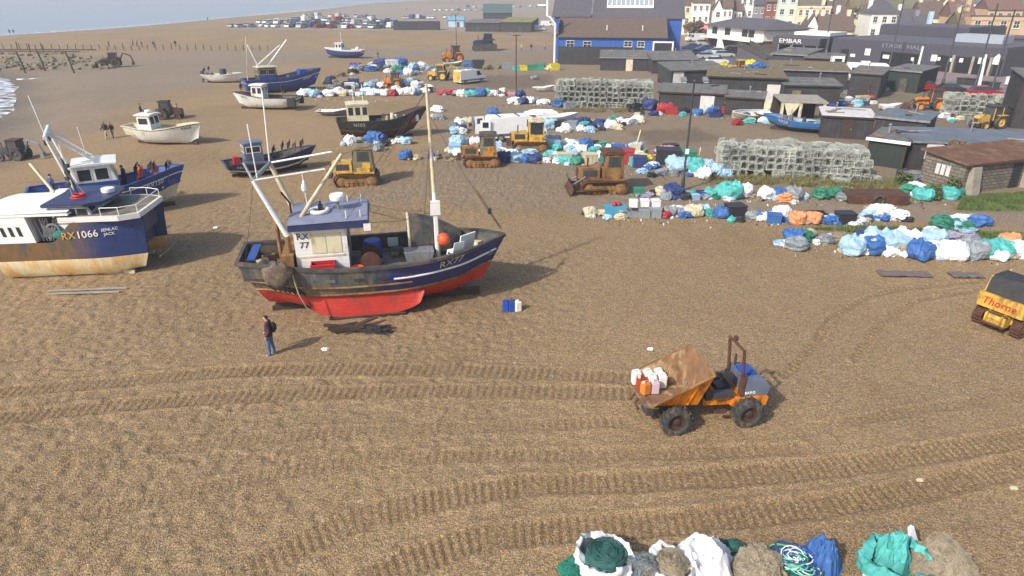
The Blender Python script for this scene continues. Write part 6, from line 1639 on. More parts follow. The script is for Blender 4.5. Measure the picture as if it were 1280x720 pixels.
# --- town houses: front wall from pixel column x0 to x1 at distance Y, top of wall at pixel ytop
def house(label, x0, x1, ytop, Y, wallm, roofm, storeys=3, bays=2, roof='gable', depth=10, yaw=-12, base=-.5, rh=3.0, wcol='white_paint', winh=1.5):
    a = A(x0, ytop, Y); b = A(x1, ytop, Y); w_ = b.x-a.x; top = a.z
    L = w_/math.cos(R(abs(yaw)))*.97
    r = thing('town_house', label, 'house', (a.x, Y, base), R(yaw)); hgt = top-base
    MB().box(0, 0, 0, L, depth, hgt).build('wall', wallm, r)
    if roof == 'gable':             # ridge parallel to the street
        mb = MB(); mb.prism([(-.4, hgt-.1), (depth/2, hgt+rh), (depth+.4, hgt-.1), (depth+.4, hgt+.1), (depth/2, hgt+rh+.25), (-.4, hgt+.1)], -.2, L+.2, axis='x'); mb.add([(0, 0, hgt), (0, depth, hgt), (0, depth/2, hgt+rh), (L, 0, hgt), (L, depth, hgt), (L, depth/2, hgt+rh)], [(0, 1, 2), (5, 4, 3)])
    elif roof == 'front':           # gable to the street
        mb = MB(); mb.prism([(-.3, hgt-.1), (L/2, hgt+rh), (L+.3, hgt-.1), (L+.3, hgt+.1), (L/2, hgt+rh+.3), (-.3, hgt+.1)], .3, depth)
        MB().prism([(0, hgt+.003), (L, hgt+.003), (L/2, hgt+rh-.2)], 0, .35).build('gable', wallm, r)
    elif roof == 'hip':
        k = min(L, depth)*.35; mb = MB().add([(-.4, -.4, hgt), (L+.4, -.4, hgt), (L+.4, depth+.4, hgt), (-.4, depth+.4, hgt), (k, depth/2, hgt+rh), (max(k+.1, L-k), depth/2, hgt+rh)], [(3, 2, 1, 0), (0, 1, 5, 4), (1, 2, 5), (2, 3, 4, 5), (3, 0, 4)])
    else:
        mb = MB().box(.3, .3, hgt-.4, L-.3, depth, hgt+.02); MB().box(-.15, -.15, hgt-.5, L+.15, -.005, hgt+.15).build('cornice', wallm, r)
    RFo = mb.build('roof', roofm, r)
    for cx in ((.5, L-1.2) if L > 7 else (.4,)):
        C_ = MB().box(cx, depth/2-.5, hgt+.2, cx+.8, depth/2+.5, hgt+rh+1.3).build('chimney', wallm if 'render' in wallm else 'red_brick', RFo)
        for k in range(2): MB().lathe([(.13, 0), (.1, .5), (0, .5)], (cx+.25+.35*k, depth/2, hgt+rh+1.3), n=8).build('chimney_pot', 'red_tile_roof', C_)
    sh = min(3.1, hgt/storeys)
    for i in range(storeys):
        z = hgt-sh*(i+1)+.8
        if z < .6: continue
        for j in range(bays):
            xc = L*(j+.5)/bays; ww = min(1.15, L/bays*.5)
            window(r, (xc-ww/2, xc+ww/2, z, z+min(winh, sh*.58)), -.004)
    return r

H_ = house
H_('cream town house at the left end of the row beside the blue hall', 848, 864, 6, 228, 'render_cream', 'brown_tile_roof', 3, 2)
H_('white town house with pink awning over its ground floor', 866, 888, 3, 214, 'render_white', 'brown_tile_roof', 3, 3)
MB().add([(0, -3, 3.2), (6, -3, 3.2), (6, -.1, 4.6), (0, -.1, 4.6), (0, -3, 3.0), (6, -3, 3.0), (6, -.1, 4.4), (0, -.1, 4.4)], [(0, 1, 2, 3), (7, 6, 5, 4), (0, 4, 5, 1), (1, 5, 6, 2), (3, 0, 4, 7)]).build('awning', 'render_pink', bpy.data.objects[[o.name for o in bpy.data.objects if o.name.startswith('town_house')][-1]])
H_('narrow white house with pointed gable right of the pink awning', 893, 903, 12, 206, 'render_white', 'brown_tile_roof', 3, 1, 'front', rh=2.6)
H_('low white house with two windows right of the pointed gable', 904, 916, 10, 204, 'render_white', 'brown_tile_roof', 2, 2)
H_('brown roofed white cottage between the low white house and the tall bay front', 917, 928, 13, 206, 'render_white', 'brown_tile_roof', 2, 2)
H_('tall white bay fronted house above the restaurant roof', 928, 943, -4, 208, 'render_white', 'dark_slate_roof', 4, 2, 'flat')
H_('grey rendered house right of the tall white bay front', 943, 957, 6, 206, 'render_grey', 'dark_slate_roof', 3, 2)
H_('red brick house with white ground floor', 958, 975, 2, 203, 'red_brick', 'brown_tile_roof', 3, 2)
H_('tall pale green house with narrow windows', 975, 998, -8, 200, 'render_pale_green', 'dark_slate_roof', 4, 2, 'flat')
H_('wide cream terrace house with parapet and many windows', 998, 1037, 8, 196, 'render_cream', 'dark_slate_roof', 3, 5, 'flat', depth=14)
H_('cream house with brown roof right of the wide parapet house', 1037, 1056, 16, 196, 'render_cream', 'brown_tile_roof', 2, 2)
H_('small white cottage low between cream houses', 1046, 1064, 25, 178, 'render_white', 'brown_tile_roof', 2, 2, 'hip', depth=8, rh=2)
H_('brown roofed cottage with white gable in front of the cream terrace', 1010, 1022, 33, 170, 'render_white', 'brown_tile_roof', 1, 1, 'front', rh=2.4, depth=8)
H_('long cottage with weathered brown roof above the lettered canopy', 1024, 1064, 38, 168, 'render_cream', 'brown_tile_roof', 1, 4, depth=8, rh=3.2)
H_('large white villa with grey hipped roof above the dark hall', 1090, 1122, 17, 172, 'render_white', 'dark_slate_roof', 3, 3, 'hip', depth=12)
H_('white house with grey slate roof right of the large villa', 1124, 1146, 33, 168, 'render_white', 'dark_slate_roof', 2, 4, 'gable', rh=3.5)
H_('plain white rendered house end between slate roof and pale blue house', 1146, 1164, 38, 165, 'render_grey', 'dark_slate_roof', 1, 2)
H_('pale blue and white house above the end of the dark hall', 1166, 1200, 33, 150, 'render_blue', 'dark_slate_roof', 2, 3, 'flat', rh=1.5)
H_('small cream house with brown mossy roof right of the pale blue house', 1200, 1214, 38, 152, 'render_cream', 'moss_roof', 1, 1, rh=3.5)
tan = H_('broad tan stone building with tall windows at the upper right', 1216, 1300, 22, 150, 'render_tan', 'red_tile_roof', 3, 6, 'flat', depth=16, yaw=-16)
H_('cream house high behind the dark roofed villa', 1064, 1092, 14, 230, 'render_cream', 'moss_roof', 2, 3, rh=4)
H_('house with white bargeboard gables near the top right', 1176, 1192, 8, 225, 'render_cream', 'brown_tile_roof', 2, 2, 'front', rh=3.4)
H_('second white gabled house beside the one with bargeboards', 1193, 1208, 9, 225, 'render_white', 'brown_tile_roof', 2, 2, 'front', rh=3)
H_('white house with pale roof at the top right of the town', 1212, 1234, 4, 235, 'render_white', 'felt_roof', 2, 3, 'hip')
H_('terracotta roofed house at the very top right', 1236, 1275, 12, 205, 'render_tan', 'red_tile_roof', 2, 4, rh=3)
H_('brown roofed house behind the pale blue house', 1150, 1178, 22, 200, 'render_cream', 'brown_tile_roof', 2, 3, rh=4)
H_('red brown roofed house left of the tan building', 1190, 1216, 22, 190, 'render_tan', 'red_tile_roof', 2, 3, rh=4)
# shop row under the tan building
sp_ = shed('row of dark shopfronts below the tan building', (1214, 74), (1330, 84), 6, 4.6, 4.8, 'hall_tiles', 'dark_slate_roof', cat='shops', name='shop_row')
for i in range(7): MB().box(.8+i*3.1, -.06, .4, 3.2+i*3.1, -.01, 3.0).build('shop_window', 'glass', sp_)
# hill behind the town
mb = MB(); mb.grid(30, 12, lambda u, v: (lerp(30, 700, u), 240+v*420, 36*sstep(0, .55, v)*sstep(0, .35, u)+3*MN.noise(Vector((u*9, v*5, 1)))-1.5))
o = mb.build('hill', mat('hill_scrub', s3(104, 98, 62), .95, var=.35, scale=.05, dirt=s3(72, 66, 44), damt=.5, dscale=.03), smooth=60); o['kind'] = 'structure'
# ------------------------------------------------------------------ bags, nets, pots, posts, people
for nm, c_ in (('W', (.70, .71, .72)), ('L', s3(150, 180, 202)), ('B', s3(52, 94, 152)), ('D', s3(44, 58, 106)), ('T', s3(76, 164, 158)), ('G', s3(54, 124, 100)), ('R', s3(158, 48, 52)), ('O', s3(206, 138, 92)), ('Y', s3(206, 190, 40)), ('S', s3(128, 134, 138)), ('K', s3(44, 44, 50)), ('P', s3(186, 140, 150)), ('N', s3(140, 126, 104)), ('V', s3(138, 132, 150)), ('E', s3(190, 180, 150))):
    mat('bag_'+nm, c_, .62, var=.12, scale=4, dirt=tuple(q*.55 for q in c_), damt=.28, dscale=2.2, bump=.12, bscale=6)
CN = {'W': 'white', 'L': 'pale blue', 'B': 'blue', 'D': 'dark blue', 'T': 'turquoise', 'G': 'green', 'R': 'red', 'O': 'orange', 'Y': 'yellow', 'S': 'grey', 'K': 'black', 'P': 'pink', 'N': 'brown', 'V': 'mauve grey', 'E': 'cream'}


def icos(sub):
    bm = bmesh.new(); bmesh.ops.create_icosphere(bm, subdivisions=sub, radius=1)
    v = [tuple(q.co) for q in bm.verts]; f = [tuple(l.index for l in q.verts) for q in bm.faces]; bm.free(); return v, f
ICO4 = icos(5)


def bulk(seed, top=True):
    """a filled bulk bag: bulging sides, slumped, open mouth with ears of folded cloth"""
    v, f = ICO4; o = Vector((seed*3.7, seed*1.3, seed*.7)); vs = []
    for q in v:
        q = Vector(q); n = 4.0
        k = 1/((abs(q.x)**n+abs(q.y)**n+abs(q.z)**n)**(1/n)); p = q*lerp(1, k, .6)
        w_ = 1+.20*MN.noise(p*1.1+o)
        vf = Vector((p.x*2.6, p.y*2.6, p.z*.7))
        crease = (1-abs(MN.noise(vf+o)))**4*.10*(1-.5*abs(p.z))+(1-abs(MN.noise(p*2.0+o*1.3)))**5*.06
        r = w_-.14+crease
        x, y, z = p.x*r*.52, p.y*r*.52, p.z*r*.42
        if p.z > .35:                    # gathered, torn mouth
            a = math.atan2(p.y, p.x); t = (p.z-.35)/.65
            ear = max(0, MN.noise(Vector((math.cos(a)*2.2, math.sin(a)*2.2, seed*2.1))))
            rad = math.hypot(p.x, p.y)
            z += .30*ear*sstep(.15, .6, rad)*t+.05*MN.noise(p*4+o)
            z -= .12*(1-sstep(.0, .55, rad))*t
        z = max(z+.36, .0)
        if z < .2: x *= 1+.12*(1-z/.2); y *= 1+.12*(1-z/.2)
        vs.append((x, y, z))
    mb = MB(); mb.add(vs, f); return mb.mesh('bulk_bag', ['bag_W'], 75)


def crumple(seed):
    """flattened, folded tarpaulin heap"""
    v, f = ICO4; o = Vector((seed*2.1+40, seed*5.3, seed)); vs = []
    for q in v:
        p = Vector(q); r = .72+.34*MN.noise(p*1.6+o)+(1-abs(MN.noise(p*2.0+o)))**3*.34+(1-abs(MN.noise(p*4.2+o)))**4*.10
        z = p.z*r*.40+.2
        vs.append((p.x*r*.55, p.y*r*.42, max(0, z)))
    mb = MB(); mb.add(vs, f); return mb.mesh('tarpaulin', ['bag_W'], 55)


def netheap(seed, n=90):
    v, f = icos(4); o = Vector((seed*4.1, seed, 9)); vs = []
    for q in v:
        p = Vector(q); r = .75+.3*MN.noise(p*1.7+o)+.16*MN.noise(p*5+o)+.08*MN.noise(p*13+o)
        vs.append((p.x*r*.5, p.y*r*.42, max(0, p.z*r*.38+.16)))
    mb = MB(); mb.add(vs, f); rn = random.Random(seed)
    for i in range(n):                   # loose bights of net and rope lying over the heap
        a0 = rn.uniform(0, 6.28); pts = []; ph = rn.uniform(.1, 1.3)
        for k in range(6):
            a = a0+k*rn.uniform(.12, .3); e = ph+rn.uniform(-.15, .15)
            p = Vector((math.cos(a)*math.cos(e), math.sin(a)*math.cos(e), math.sin(e)))
            r = .80+.3*MN.noise(p*1.7+o)+.16*MN.noise(p*5+o)
            pts.append((p.x*r*.5, p.y*r*.42, max(.01, p.z*r*.38+.17)))
        mb.tube(pts, rn.uniform(.006, .014), 3)
    return mb.mesh('net_heap', ['bag_N'], 60)
BULK = [bulk(i+1) for i in range(7)]; CRUM = [crumple(i+1) for i in range(5)]; NETS = [netheap(i+1) for i in range(4)]


def cratemesh(k):
    mb = MB(); t = .04
    if k == 0:
        mb.box(-.5, -.35, 0, .5, .35, .05)
        for a in ((-.5, -.35, .05, .5, -.31, .6), (-.5, .31, .05, .5, .35, .6), (-.5, -.31, .05, -.46, .31, .6), (.46, -.31, .05, .5, .31, .6)): mb.box(*a)
        mb.box(-.53, -.38, .56, .53, -.351, .62).box(-.53, .351, .56, .53, .38, .62)
    elif k == 1:
        mb.box(-.5, -.4, 0, .5, .4, .8); mb.box(-.53, -.43, .803, .53, .43, .88)
        for x in (-.3, 0, .3): mb.box(x-.03, -.43, .05, x+.03, -.402, .75)
    else:
        mb.prism([(-.45, -.35), (.45, -.35), (.5, .35), (-.4, .35)], 0, .45, axis='z'); mb.cbox((0, 0, .52), (.7, .5, .12), (8, 5, 12))
    return mb.mesh('storage_box', ['bag_W'])
CRATE = [cratemesh(i) for i in range(3)]
DRUMM = MB().lathe([(0, 0), (.27, 0), (.29, .05), (.29, .28), (.30, .3), (.29, .32), (.29, .58), (.30, .6), (.29, .62), (.29, .85), (.26, .88), (.26, .85), (0, .85)], n=16).mesh('drum', ['bag_W'], 40)
BAGREG = {}
rb = random.Random(21); rx = random.Random(99)


def heap(row, items):
    extra = row.endswith(' '); row = row.strip()
    its = [q.strip() for q in items.split(';') if q.strip()]
    for it in list(its):                 # smaller, flatter stuff packed between the bags
        if extra or row.startswith(('by the yellow', 'scattered', 'below', 'by the black')): continue
        px, py, wd, col, kd = it.split(','); px, py, wd = float(px), float(py), float(wd)
        for q_ in range(2 if rx.random() < .55 else 1): its.append(f"{px+rx.uniform(-.6, .6)*wd:.1f},{py+rx.uniform(-.28, .12)*wd:.1f},{wd*rx.uniform(.45, .75):.1f},{rx.choice('WWSNKLBDEEN')},{rx.choice('nnccbnk' if py < 200 else 'nnccb')}")
    for it in its:
        px, py, wd, col, kd = it.split(',')
        px, py, wd = float(px), float(py), float(wd)
        g = G(px, py); s_ = 1.06*wd*pix(g)[2]/F
        g = G(px, py)+Vector((0, s_*.35, 0))
        if kd == 'b': me_, nm, cat, sz = rb.choice(BULK), 'bulk_bag', 'bulk bag', s_/1.02
        elif kd == 'c': me_, nm, cat, sz = rb.choice(CRUM), 'tarpaulin', 'tarpaulin', s_/1.05
        elif kd == 'n': me_, nm, cat, sz = rb.choice(NETS), 'net_heap', 'fishing net', s_/1.0
        elif kd == 'k': me_, nm, cat, sz = rb.choice(CRATE[:2]), 'storage_box', 'box', s_/1.02
        elif kd == 'd': me_, nm, cat, sz = DRUMM, 'drum', 'drum', s_/.6
        o = bpy.data.objects.new(nm, me_); COL.objects.link(o); o.location = (g.x, g.y, gh(g.x, g.y)-.02)
        o.rotation_euler = (0, 0, rb.uniform(0, 6.28) if kd in 'bn' else rb.uniform(-.35, .35))
        k2 = rb.uniform(.9, 1.12); o.scale = (sz*rb.uniform(.9, 1.15), sz*rb.uniform(.85, 1.1), sz*k2*(.8 if kd != 'd' else 1))
        o.material_slots[0].link = 'OBJECT'; o.material_slots[0].material = MATS['bag_'+col]
        BAGREG.setdefault((row, col, kd), []).append(o); o['category'] = cat


heap('in the far row', '''380,121,15,W,b;392,122,13,L,b;401,121,10,B,c;410,121,13,W,b;419,119,11,W,b;428,120,12,E,b;437,119,11,W,b;446,120,11,W,c;455,118,11,W,b;464,119,12,W,b;473,119,12,W,b;481,120,11,W,b;490,120,12,R,b;501,119,13,W,b;511,119,16,W,b;519,118,12,L,b;530,117,13,W,c;
552,119,12,R,c;560,119,13,R,c;568,119,10,P,c;576,121,12,W,b;584,121,11,T,b;592,121,13,T,b;600,121,14,B,b;608,120,12,T,b;615,120,13,W,c;624,119,12,N,n;632,120,10,R,n;639,120,9,P,k;650,122,12,D,b;642,130,16,W,c;654,130,13,D,b;663,129,12,W,b;671,129,11,D,n;679,131,14,W,c;700,134,26,B,n;726,132,15,W,c;735,131,12,W,b''')
heap('beyond the far row', '''432,108,15,K,n;441,106,12,S,b;450,109,12,K,n;461,111,13,L,b;469,107,11,S,b;476,110,10,W,b;509,108,13,L,b;519,110,12,W,b;528,109,12,S,n;536,112,10,W,c;
444,87,14,R,k;456,89,13,K,n;466,88,12,W,b;474,85,16,D,b;484,86,13,S,n;500,85,17,B,b;497,90,13,G,b;510,95,14,W,b;517,87,12,L,b;525,85,14,W,c;520,93,10,S,c;440,92,16,K,n;425,96,15,N,n;412,102,14,D,n''')
heap('by the yellow van', '''585,84,12,B,c;598,86,13,K,k;609,87,15,N,n;622,86,12,N,n;635,87,11,S,k;646,88,9,T,k;656,88,11,Y,k;666,88,12,G,k;675,88,11,G,k;684,88,11,E,c;693,88,10,Y,k''')
heap('around the dinghies', '''574,158,15,W,b;584,157,14,E,b;598,157,22,S,c;616,143,13,B,b;546,140,14,W,c;548,150,15,S,c;688,162,18,L,b;700,162,15,K,k;714,163,14,S,k;722,158,15,D,b;731,156,14,D,b;740,161,15,D,n;749,158,14,D,b;757,160,12,S,n;766,158,14,S,b;776,153,15,W,n;786,156,14,W,c;797,153,15,W,c;768,150,12,G,c''')
heap('behind the bulldozers', '''437,182,17,W,b;449,178,15,E,n;467,180,26,B,c;480,184,16,K,n;472,190,14,S,b;495,180,14,W,c;507,181,15,L,b;500,176,12,S,n;497,173,12,K,n;571,183,19,L,b;581,181,15,L,c;593,182,13,W,b;506,200,17,B,b;521,200,15,E,n;546,199,15,N,n;560,201,19,N,n;568,193,14,W,c;630,203,18,D,b;645,203,18,L,b;657,204,15,B,b;669,205,16,D,b;681,204,12,W,c;622,195,15,D,n''')
heap('behind the rusted bulldozer', '''690,182,21,S,b;703,184,17,W,n;713,183,14,W,b;722,185,12,L,b;733,188,18,B,b;744,188,15,W,c;755,187,18,G,c;763,190,13,W,b;770,189,13,L,b;778,190,13,W,b;787,189,17,B,c;796,190,17,L,b;699,205,13,W,c;707,206,20,T,c;718,204,13,K,k;722,207,15,G,b;738,206,17,E,k;780,198,15,W,b;783,205,22,R,k;805,205,22,Y,c;799,197,12,E,c;836,206,26,K,k;832,196,24,P,c;858,206,22,G,k;851,213,26,L,b;868,214,22,T,b;884,213,20,L,b;874,219,22,T,b;900,218,18,L,b;913,217,19,W,b;844,220,18,S,n;828,219,16,S,c;816,222,15,K,n''')
heap('by the lamp post foot', '''799,246,13,G,k;809,247,15,V,c;818,245,15,K,n;829,246,17,E,b;838,244,14,S,n;843,247,24,D,b;858,246,16,L,n;867,247,19,T,n;881,248,19,B,n;892,245,19,G,n;897,250,14,G,n;915,250,30,T,b;928,248,28,W,b;940,248,16,E,n;961,250,22,W,b;975,250,22,B,b;995,251,21,S,b;985,254,20,O,c;1030,250,30,G,n;1048,250,32,G,n;950,252,13,N,n''')
heap('along the shingle edge', '''738,271,17,E,b;792,272,16,S,k;806,273,14,S,k;820,273,16,S,k;833,273,15,R,b;847,267,18,W,c;853,271,16,V,b;869,272,22,E,b;888,271,20,T,n;905,274,20,B,b;920,273,20,K,k;934,272,18,K,n;942,275,15,S,b;952,275,14,B,b;964,272,15,B,c;979,275,22,W,b;998,281,20,O,b;1018,281,22,O,b;1041,282,22,B,c;1058,281,18,K,k;1074,281,20,W,c;1085,280,18,E,n;1105,276,34,W,c;1125,277,25,W,c''')
heap('in the big right pile', '''994,307,26,B,b;1010,304,34,G,n;1035,307,27,S,n;1052,304,26,N,n;1062,313,22,E,n;1071,320,31,L,b;1094,319,28,B,b;1085,306,26,D,b;1106,312,34,L,b;1124,318,34,L,b;1140,308,30,W,b;1150,312,26,D,c;1156,326,32,B,b;1170,312,30,L,b;1178,324,30,W,b;1196,309,32,V,c;1197,327,33,W,b;1222,325,34,S,b;1214,310,30,V,c;1241,324,30,T,b;1239,312,24,T,n;1258,323,30,T,b;1265,309,24,O,b;1278,324,28,W,b;1185,290,38,G,n;1210,292,34,G,n;1228,284,28,B,c;1203,281,22,W,c;1180,283,16,W,c;1135,302,26,L,c''')
heap('below the stone store', '''1142,246,28,G,c;1153,242,22,W,c;1157,252,22,T,b;1168,245,18,G,b;1190,249,22,T,b;1198,246,18,G,b;1198,236,14,R,b;1136,232,12,R,k;1143,238,13,W,b;1150,250,15,W,b''')
heap('by the black sheds', '''794,140,24,K,n;813,138,20,D,b;819,134,13,W,b;833,141,18,R,b;840,143,12,R,k;848,138,15,G,n;840,131,13,E,k;858,142,16,K,n;868,142,12,S,n;893,144,19,B,c;909,143,12,R,k;930,147,18,S,n;923,157,16,R,n;1029,126,17,B,c;1042,129,10,Y,k;1050,128,10,G,b;1063,126,13,W,n;1080,127,13,E,k;1089,126,11,R,b;1093,130,7,W,k;968,135,13,N,n;962,143,16,R,n;850,95,12,W,c;1060,118,12,S,n;906,86,17,Y,n;918,89,20,N,n;935,87,18,Y,b;946,88,22,B,c;1108,114,14,S,n;1270,148,14,N,n''')
rz2 = random.Random(314)
for row, x0, y0, x1, y1, sp, n, wd in (('beyond the far row', 408, 110, 545, 108, 5, 20, 12), ('beyond the far row', 440, 88, 560, 90, 5, 18, 12), ('around the dinghies', 560, 163, 800, 160, 6, 26, 14), ('behind the bulldozers', 560, 192, 690, 196, 6, 20, 15), ('behind the rusted bulldozer', 690, 196, 800, 200, 9, 28, 15), ('behind the rusted bulldozer', 800, 212, 925, 221, 6, 14, 17), ('along the shingle edge', 750, 272, 1130, 281, 3, 22, 17), ('in the big right pile', 990, 309, 1285, 322, 9, 22, 24), ('by the black sheds', 905, 149, 965, 153, 3, 9, 12), ('by the black sheds', 1000, 134, 1098, 130, 3, 14, 11), ('by the black sheds', 790, 143, 900, 145, 2, 10, 11), ('by the black sheds', 1160, 150, 1260, 158, 4, 9, 11), ('by the black sheds', 905, 95, 960, 97, 2, 8, 12), ('by the black sheds', 1130, 222, 1150, 228, 3, 6, 15), ('by the lamp post foot', 800, 247, 1010, 252, 3, 16, 16)):
    heap(row+' ', ';'.join(f"{lerp(x0, x1, u):.1f},{lerp(y0, y1, u)+rz2.uniform(-sp, sp):.1f},{wd*rz2.uniform(.6, 1.15):.1f},{rz2.choice('WWWLLBTSSKED')},{rz2.choice('bcccck')}" for u in [rz2.random() for _ in range(n)]))
heap('scattered on the bare yard', '''668,100,10,S,c;1190,152,9,W,c;1235,160,12,N,n''')
for (row, col, kd), lst in BAGREG.items():
    lst.sort(key=lambda o: pix(o.location)[0])
    nm = {'b': 'bulk bag', 'c': 'crumpled tarpaulin', 'n': 'heap of net', 'k': 'storage box', 'd': 'drum'}[kd]
    for i, o in enumerate(lst):
        o['label'] = f'{CN[col]} {nm} {row}' if len(lst) == 1 else f'{ordw(i)} {CN[col]} {nm} from the left {row}'
        if len(lst) > 1: o['group'] = f'{CN[col]} {nm}s {row}'

# blue tub, white lids on the grey tubs
g = G(769, 271); o = MB().prism([(-.62, 0), (.62, 0), (.72, .62), (-.72, .62)], -.42, .42).build('fish_tub', 'bag_B'); o.material_slots[0].material = mat('tub_blue', s3(70, 142, 172), .5, var=.1)
o.location = (g.x, g.y+.4, gh(g.x, g.y)); tag(o, 'open pale blue tub with red floats on it at the edge of the shingle', 'fish tub')
o = MB().ball((-.15, 0, .1), .18, 10).ball((.15, .1, .1), .18, 10).build('net_float', 'bag_R', smooth=60); o.location = (g.x+.1, g.y+.4, gh(g.x, g.y)+.62); tag(o, 'two red floats tied together on the pale blue tub', 'float')
for i, px in enumerate((792, 806, 820)):
    g = G(px, 272); lab = ('left', 'middle', 'right')[i]
    o = MB().cbox((0, 0, .2), (.52, .5, .4)).cbox((0, 0, .42), (.56, .54, .05)).build('white_crate', 'bag_W'); o.location = (g.x, g.y+.5, gh(g.x, g.y)+.62); o.rotation_euler.z = .1*(i-1)
    tag(o, f'{lab} one of three white crates standing on the grey tubs', 'crate', 'white crates on the grey tubs')
# rusty pontoon with tyre
g = G(1098, 256); pt = thing('steel_pontoon', 'flat rusty steel pontoon with a tyre on its side below the stone store', 'pontoon', (g.x, g.y+.8, gh(g.x, g.y)), R(-7))
MB().prism([(-1.9, 0), (1.9, 0), (2.0, .7), (-2.0, .6)], -.9, .9).build('hull', 'rust', pt)
tp = MB().tube([(.32*math.cos(i*.42), -.98, .34+.32*math.sin(i*.42)) for i in range(15)], .1, 7, closed=True).build('tyre_fender', 'rubber', pt)
# flat dark sheets on the shingle
for (px, py, w_, lab) in ((1130, 343, 2.6, 'left one of two dark sheets lying flat on the shingle below the big pile'), (1207, 345, 1.6, 'right one of two dark sheets lying flat on the shingle below the big pile')):
    g = G(px, py); mb = MB(); mb.grid(22, 9, lambda u, v: ((u-.5)*w_, (v-.5)*.75*(1+.3*MN.noise(Vector((u*4, px, 0)))), .05+.06*MN.noise(Vector((u*6, v*4, px)))), 0)
    o = mb.build('flat_sheet', mat('grey_sheet', s3(104, 92, 88), .8, var=.25, scale=5), smooth=60); o.location = (g.x, g.y, gh(g.x, g.y)+.03); o.rotation_euler.z = R(-4); tag(o, lab, 'sheet')
# driftwood heap by the trawler, pole on the sand
rn = random.Random(4); g = G(452, 414); dw = thing('timber_scrap', 'heap of dark scrap timbers and net on the shingle in front of the trawler', 'scrap timber', (g.x, g.y, gh(g.x, g.y)))
for i in range(13): MB().cbox((rn.uniform(-.8, .8), rn.uniform(-.3, .45), .08+rn.uniform(0, .2)), (rn.uniform(.7, 1.9), rn.uniform(.08, .2), rn.uniform(.06, .12)), (rn.uniform(-8, 8), rn.uniform(-8, 8), rn.uniform(-18, 40))).build('timber', rn.choice(['dark_wood', 'dark_wood', 'black_timber', 'rust']), dw)
mb = MB()
for i in range(14): mb.tube([(rn.uniform(.2, 1.1), rn.uniform(-.4, .2), .05), (rn.uniform(.2, 1.2), rn.uniform(-.4, .2), .25), (rn.uniform(.3, 1.3), rn.uniform(-.5, .2), .03)], .025, 4)
mb.build('net_scrap', 'black_cloth', dw)
for i, (px0, py0, px1, py1, lab) in enumerate(((60, 365, 160, 361, 'nearer one of two pale thin boards lying on the shingle before the catamaran'), (64, 369, 150, 366.5, 'farther one of two pale thin boards lying on the shingle before the catamaran'))):
    a, b = G(px0, py0), G(px1, py1); c_, yw, L_ = frame2(a, b); o = MB().cbox((0, 0, .06), (L_, .13, .05)).build('plank', 'concrete'); o.location = (c_.x, c_.y, gh(c_.x, c_.y)+.02); o.rotation_euler.z = yw; tag(o, lab, 'plank')
for px0, py0, px1, py1, lab in ((672, 181, 700, 195, 'pale timber leaning across the bags by the yellow bulldozer'), (793, 190, 801, 162, 'pale pole sticking up from the bags behind the rusted bulldozer'), (873, 203, 876, 184, 'short rusty post standing in the bags beside the lamp post')):
    a = G(px0, py0); b = A(px1, py1, a.y+.4) if py1 < py0 else G(px1, py1, .35); o = MB().tube([a-Vector((0, 0, .1)), b], .06, 6).build('timber_pole', 'pale_spar'); tag(o, lab, 'pole')
# ------------------------------------------------------------------ lobster pots
rn = random.Random(8)


def potmesh(seed):
    rn = random.Random(seed); mb = MB(); L, W, Hh = .84, .58, .50; r = .012
    hoops = []
    for x in (-.42, 0, .42):
        h_ = [(x, -W/2, 0), (x, -W/2, Hh*.62), (x, -W*.3, Hh), (x, W*.3, Hh), (x, W/2, Hh*.62), (x, W/2, 0)]
        mb.tube(h_, .022, 4, 0, closed=True); hoops.append(h_)
    for j in range(6): mb.tube([hoops[0][j], hoops[2][j]], .02, 4, 0)
    # netting: sagging lattice on every face
    def face(P0, P1, P2, P3, n, m, sag, hole=False):
        def pt(u, v):
            a = Vector(P0).lerp(Vector(P1), u); b = Vector(P3).lerp(Vector(P2), u); q = a.lerp(b, v)
            return q*(1-sag*math.sin(math.pi*u)*math.sin(math.pi*v))+Vector((rn.uniform(-1, 1), rn.uniform(-1, 1), rn.uniform(-1, 1)))*.012
        g = [[pt(i/n, j/m) for j in range(m+1)] for i in range(n+1)]
        for i in range(n):
            for j in range(m):
                if hole and 1 <= i < n-1 and 1 <= j < m-1: continue
                a, b = (g[i][j], g[i+1][j+1]) if (i+j) % 2 else (g[i+1][j], g[i][j+1])
                w_ = .008; d = (b-a).normalized(); o = d.orthogonal().normalized()*w_; o2 = d.cross(o)
                mb.add([a+o, a-o, b-o, b+o], [(0, 1, 2, 3)], 1); mb.add([a+o2, a-o2, b-o2, b+o2], [(0, 1, 2, 3)], 1)
    for k in range(2):
        h0, h1 = hoops[k], hoops[k+1]
        for j in range(5): face(h0[j], h1[j], h1[j+1], h0[j+1], 5, 4, .06)
    for h_ in (hoops[0], hoops[2]): face(h_[0], h_[5], h_[3], h_[2], 6, 5, .05, True)
    face(hoops[1][0], hoops[1][5], hoops[1][3], hoops[1][2], 5, 5, .1)   # inner parlour net
    return mb.mesh('lobster_pot', ['pot_frame', 'pot_net'])
mat('pot_frame', s3(184, 186, 176), .8, var=.3, scale=3); mat('pot_net', s3(182, 186, 176), .9, var=.35, scale=2.5)
mat('pot_core', s3(74, 76, 66), .95, var=.5, scale=5, dirt=s3(44, 46, 40), damt=.5, bump=.8, bscale=14)
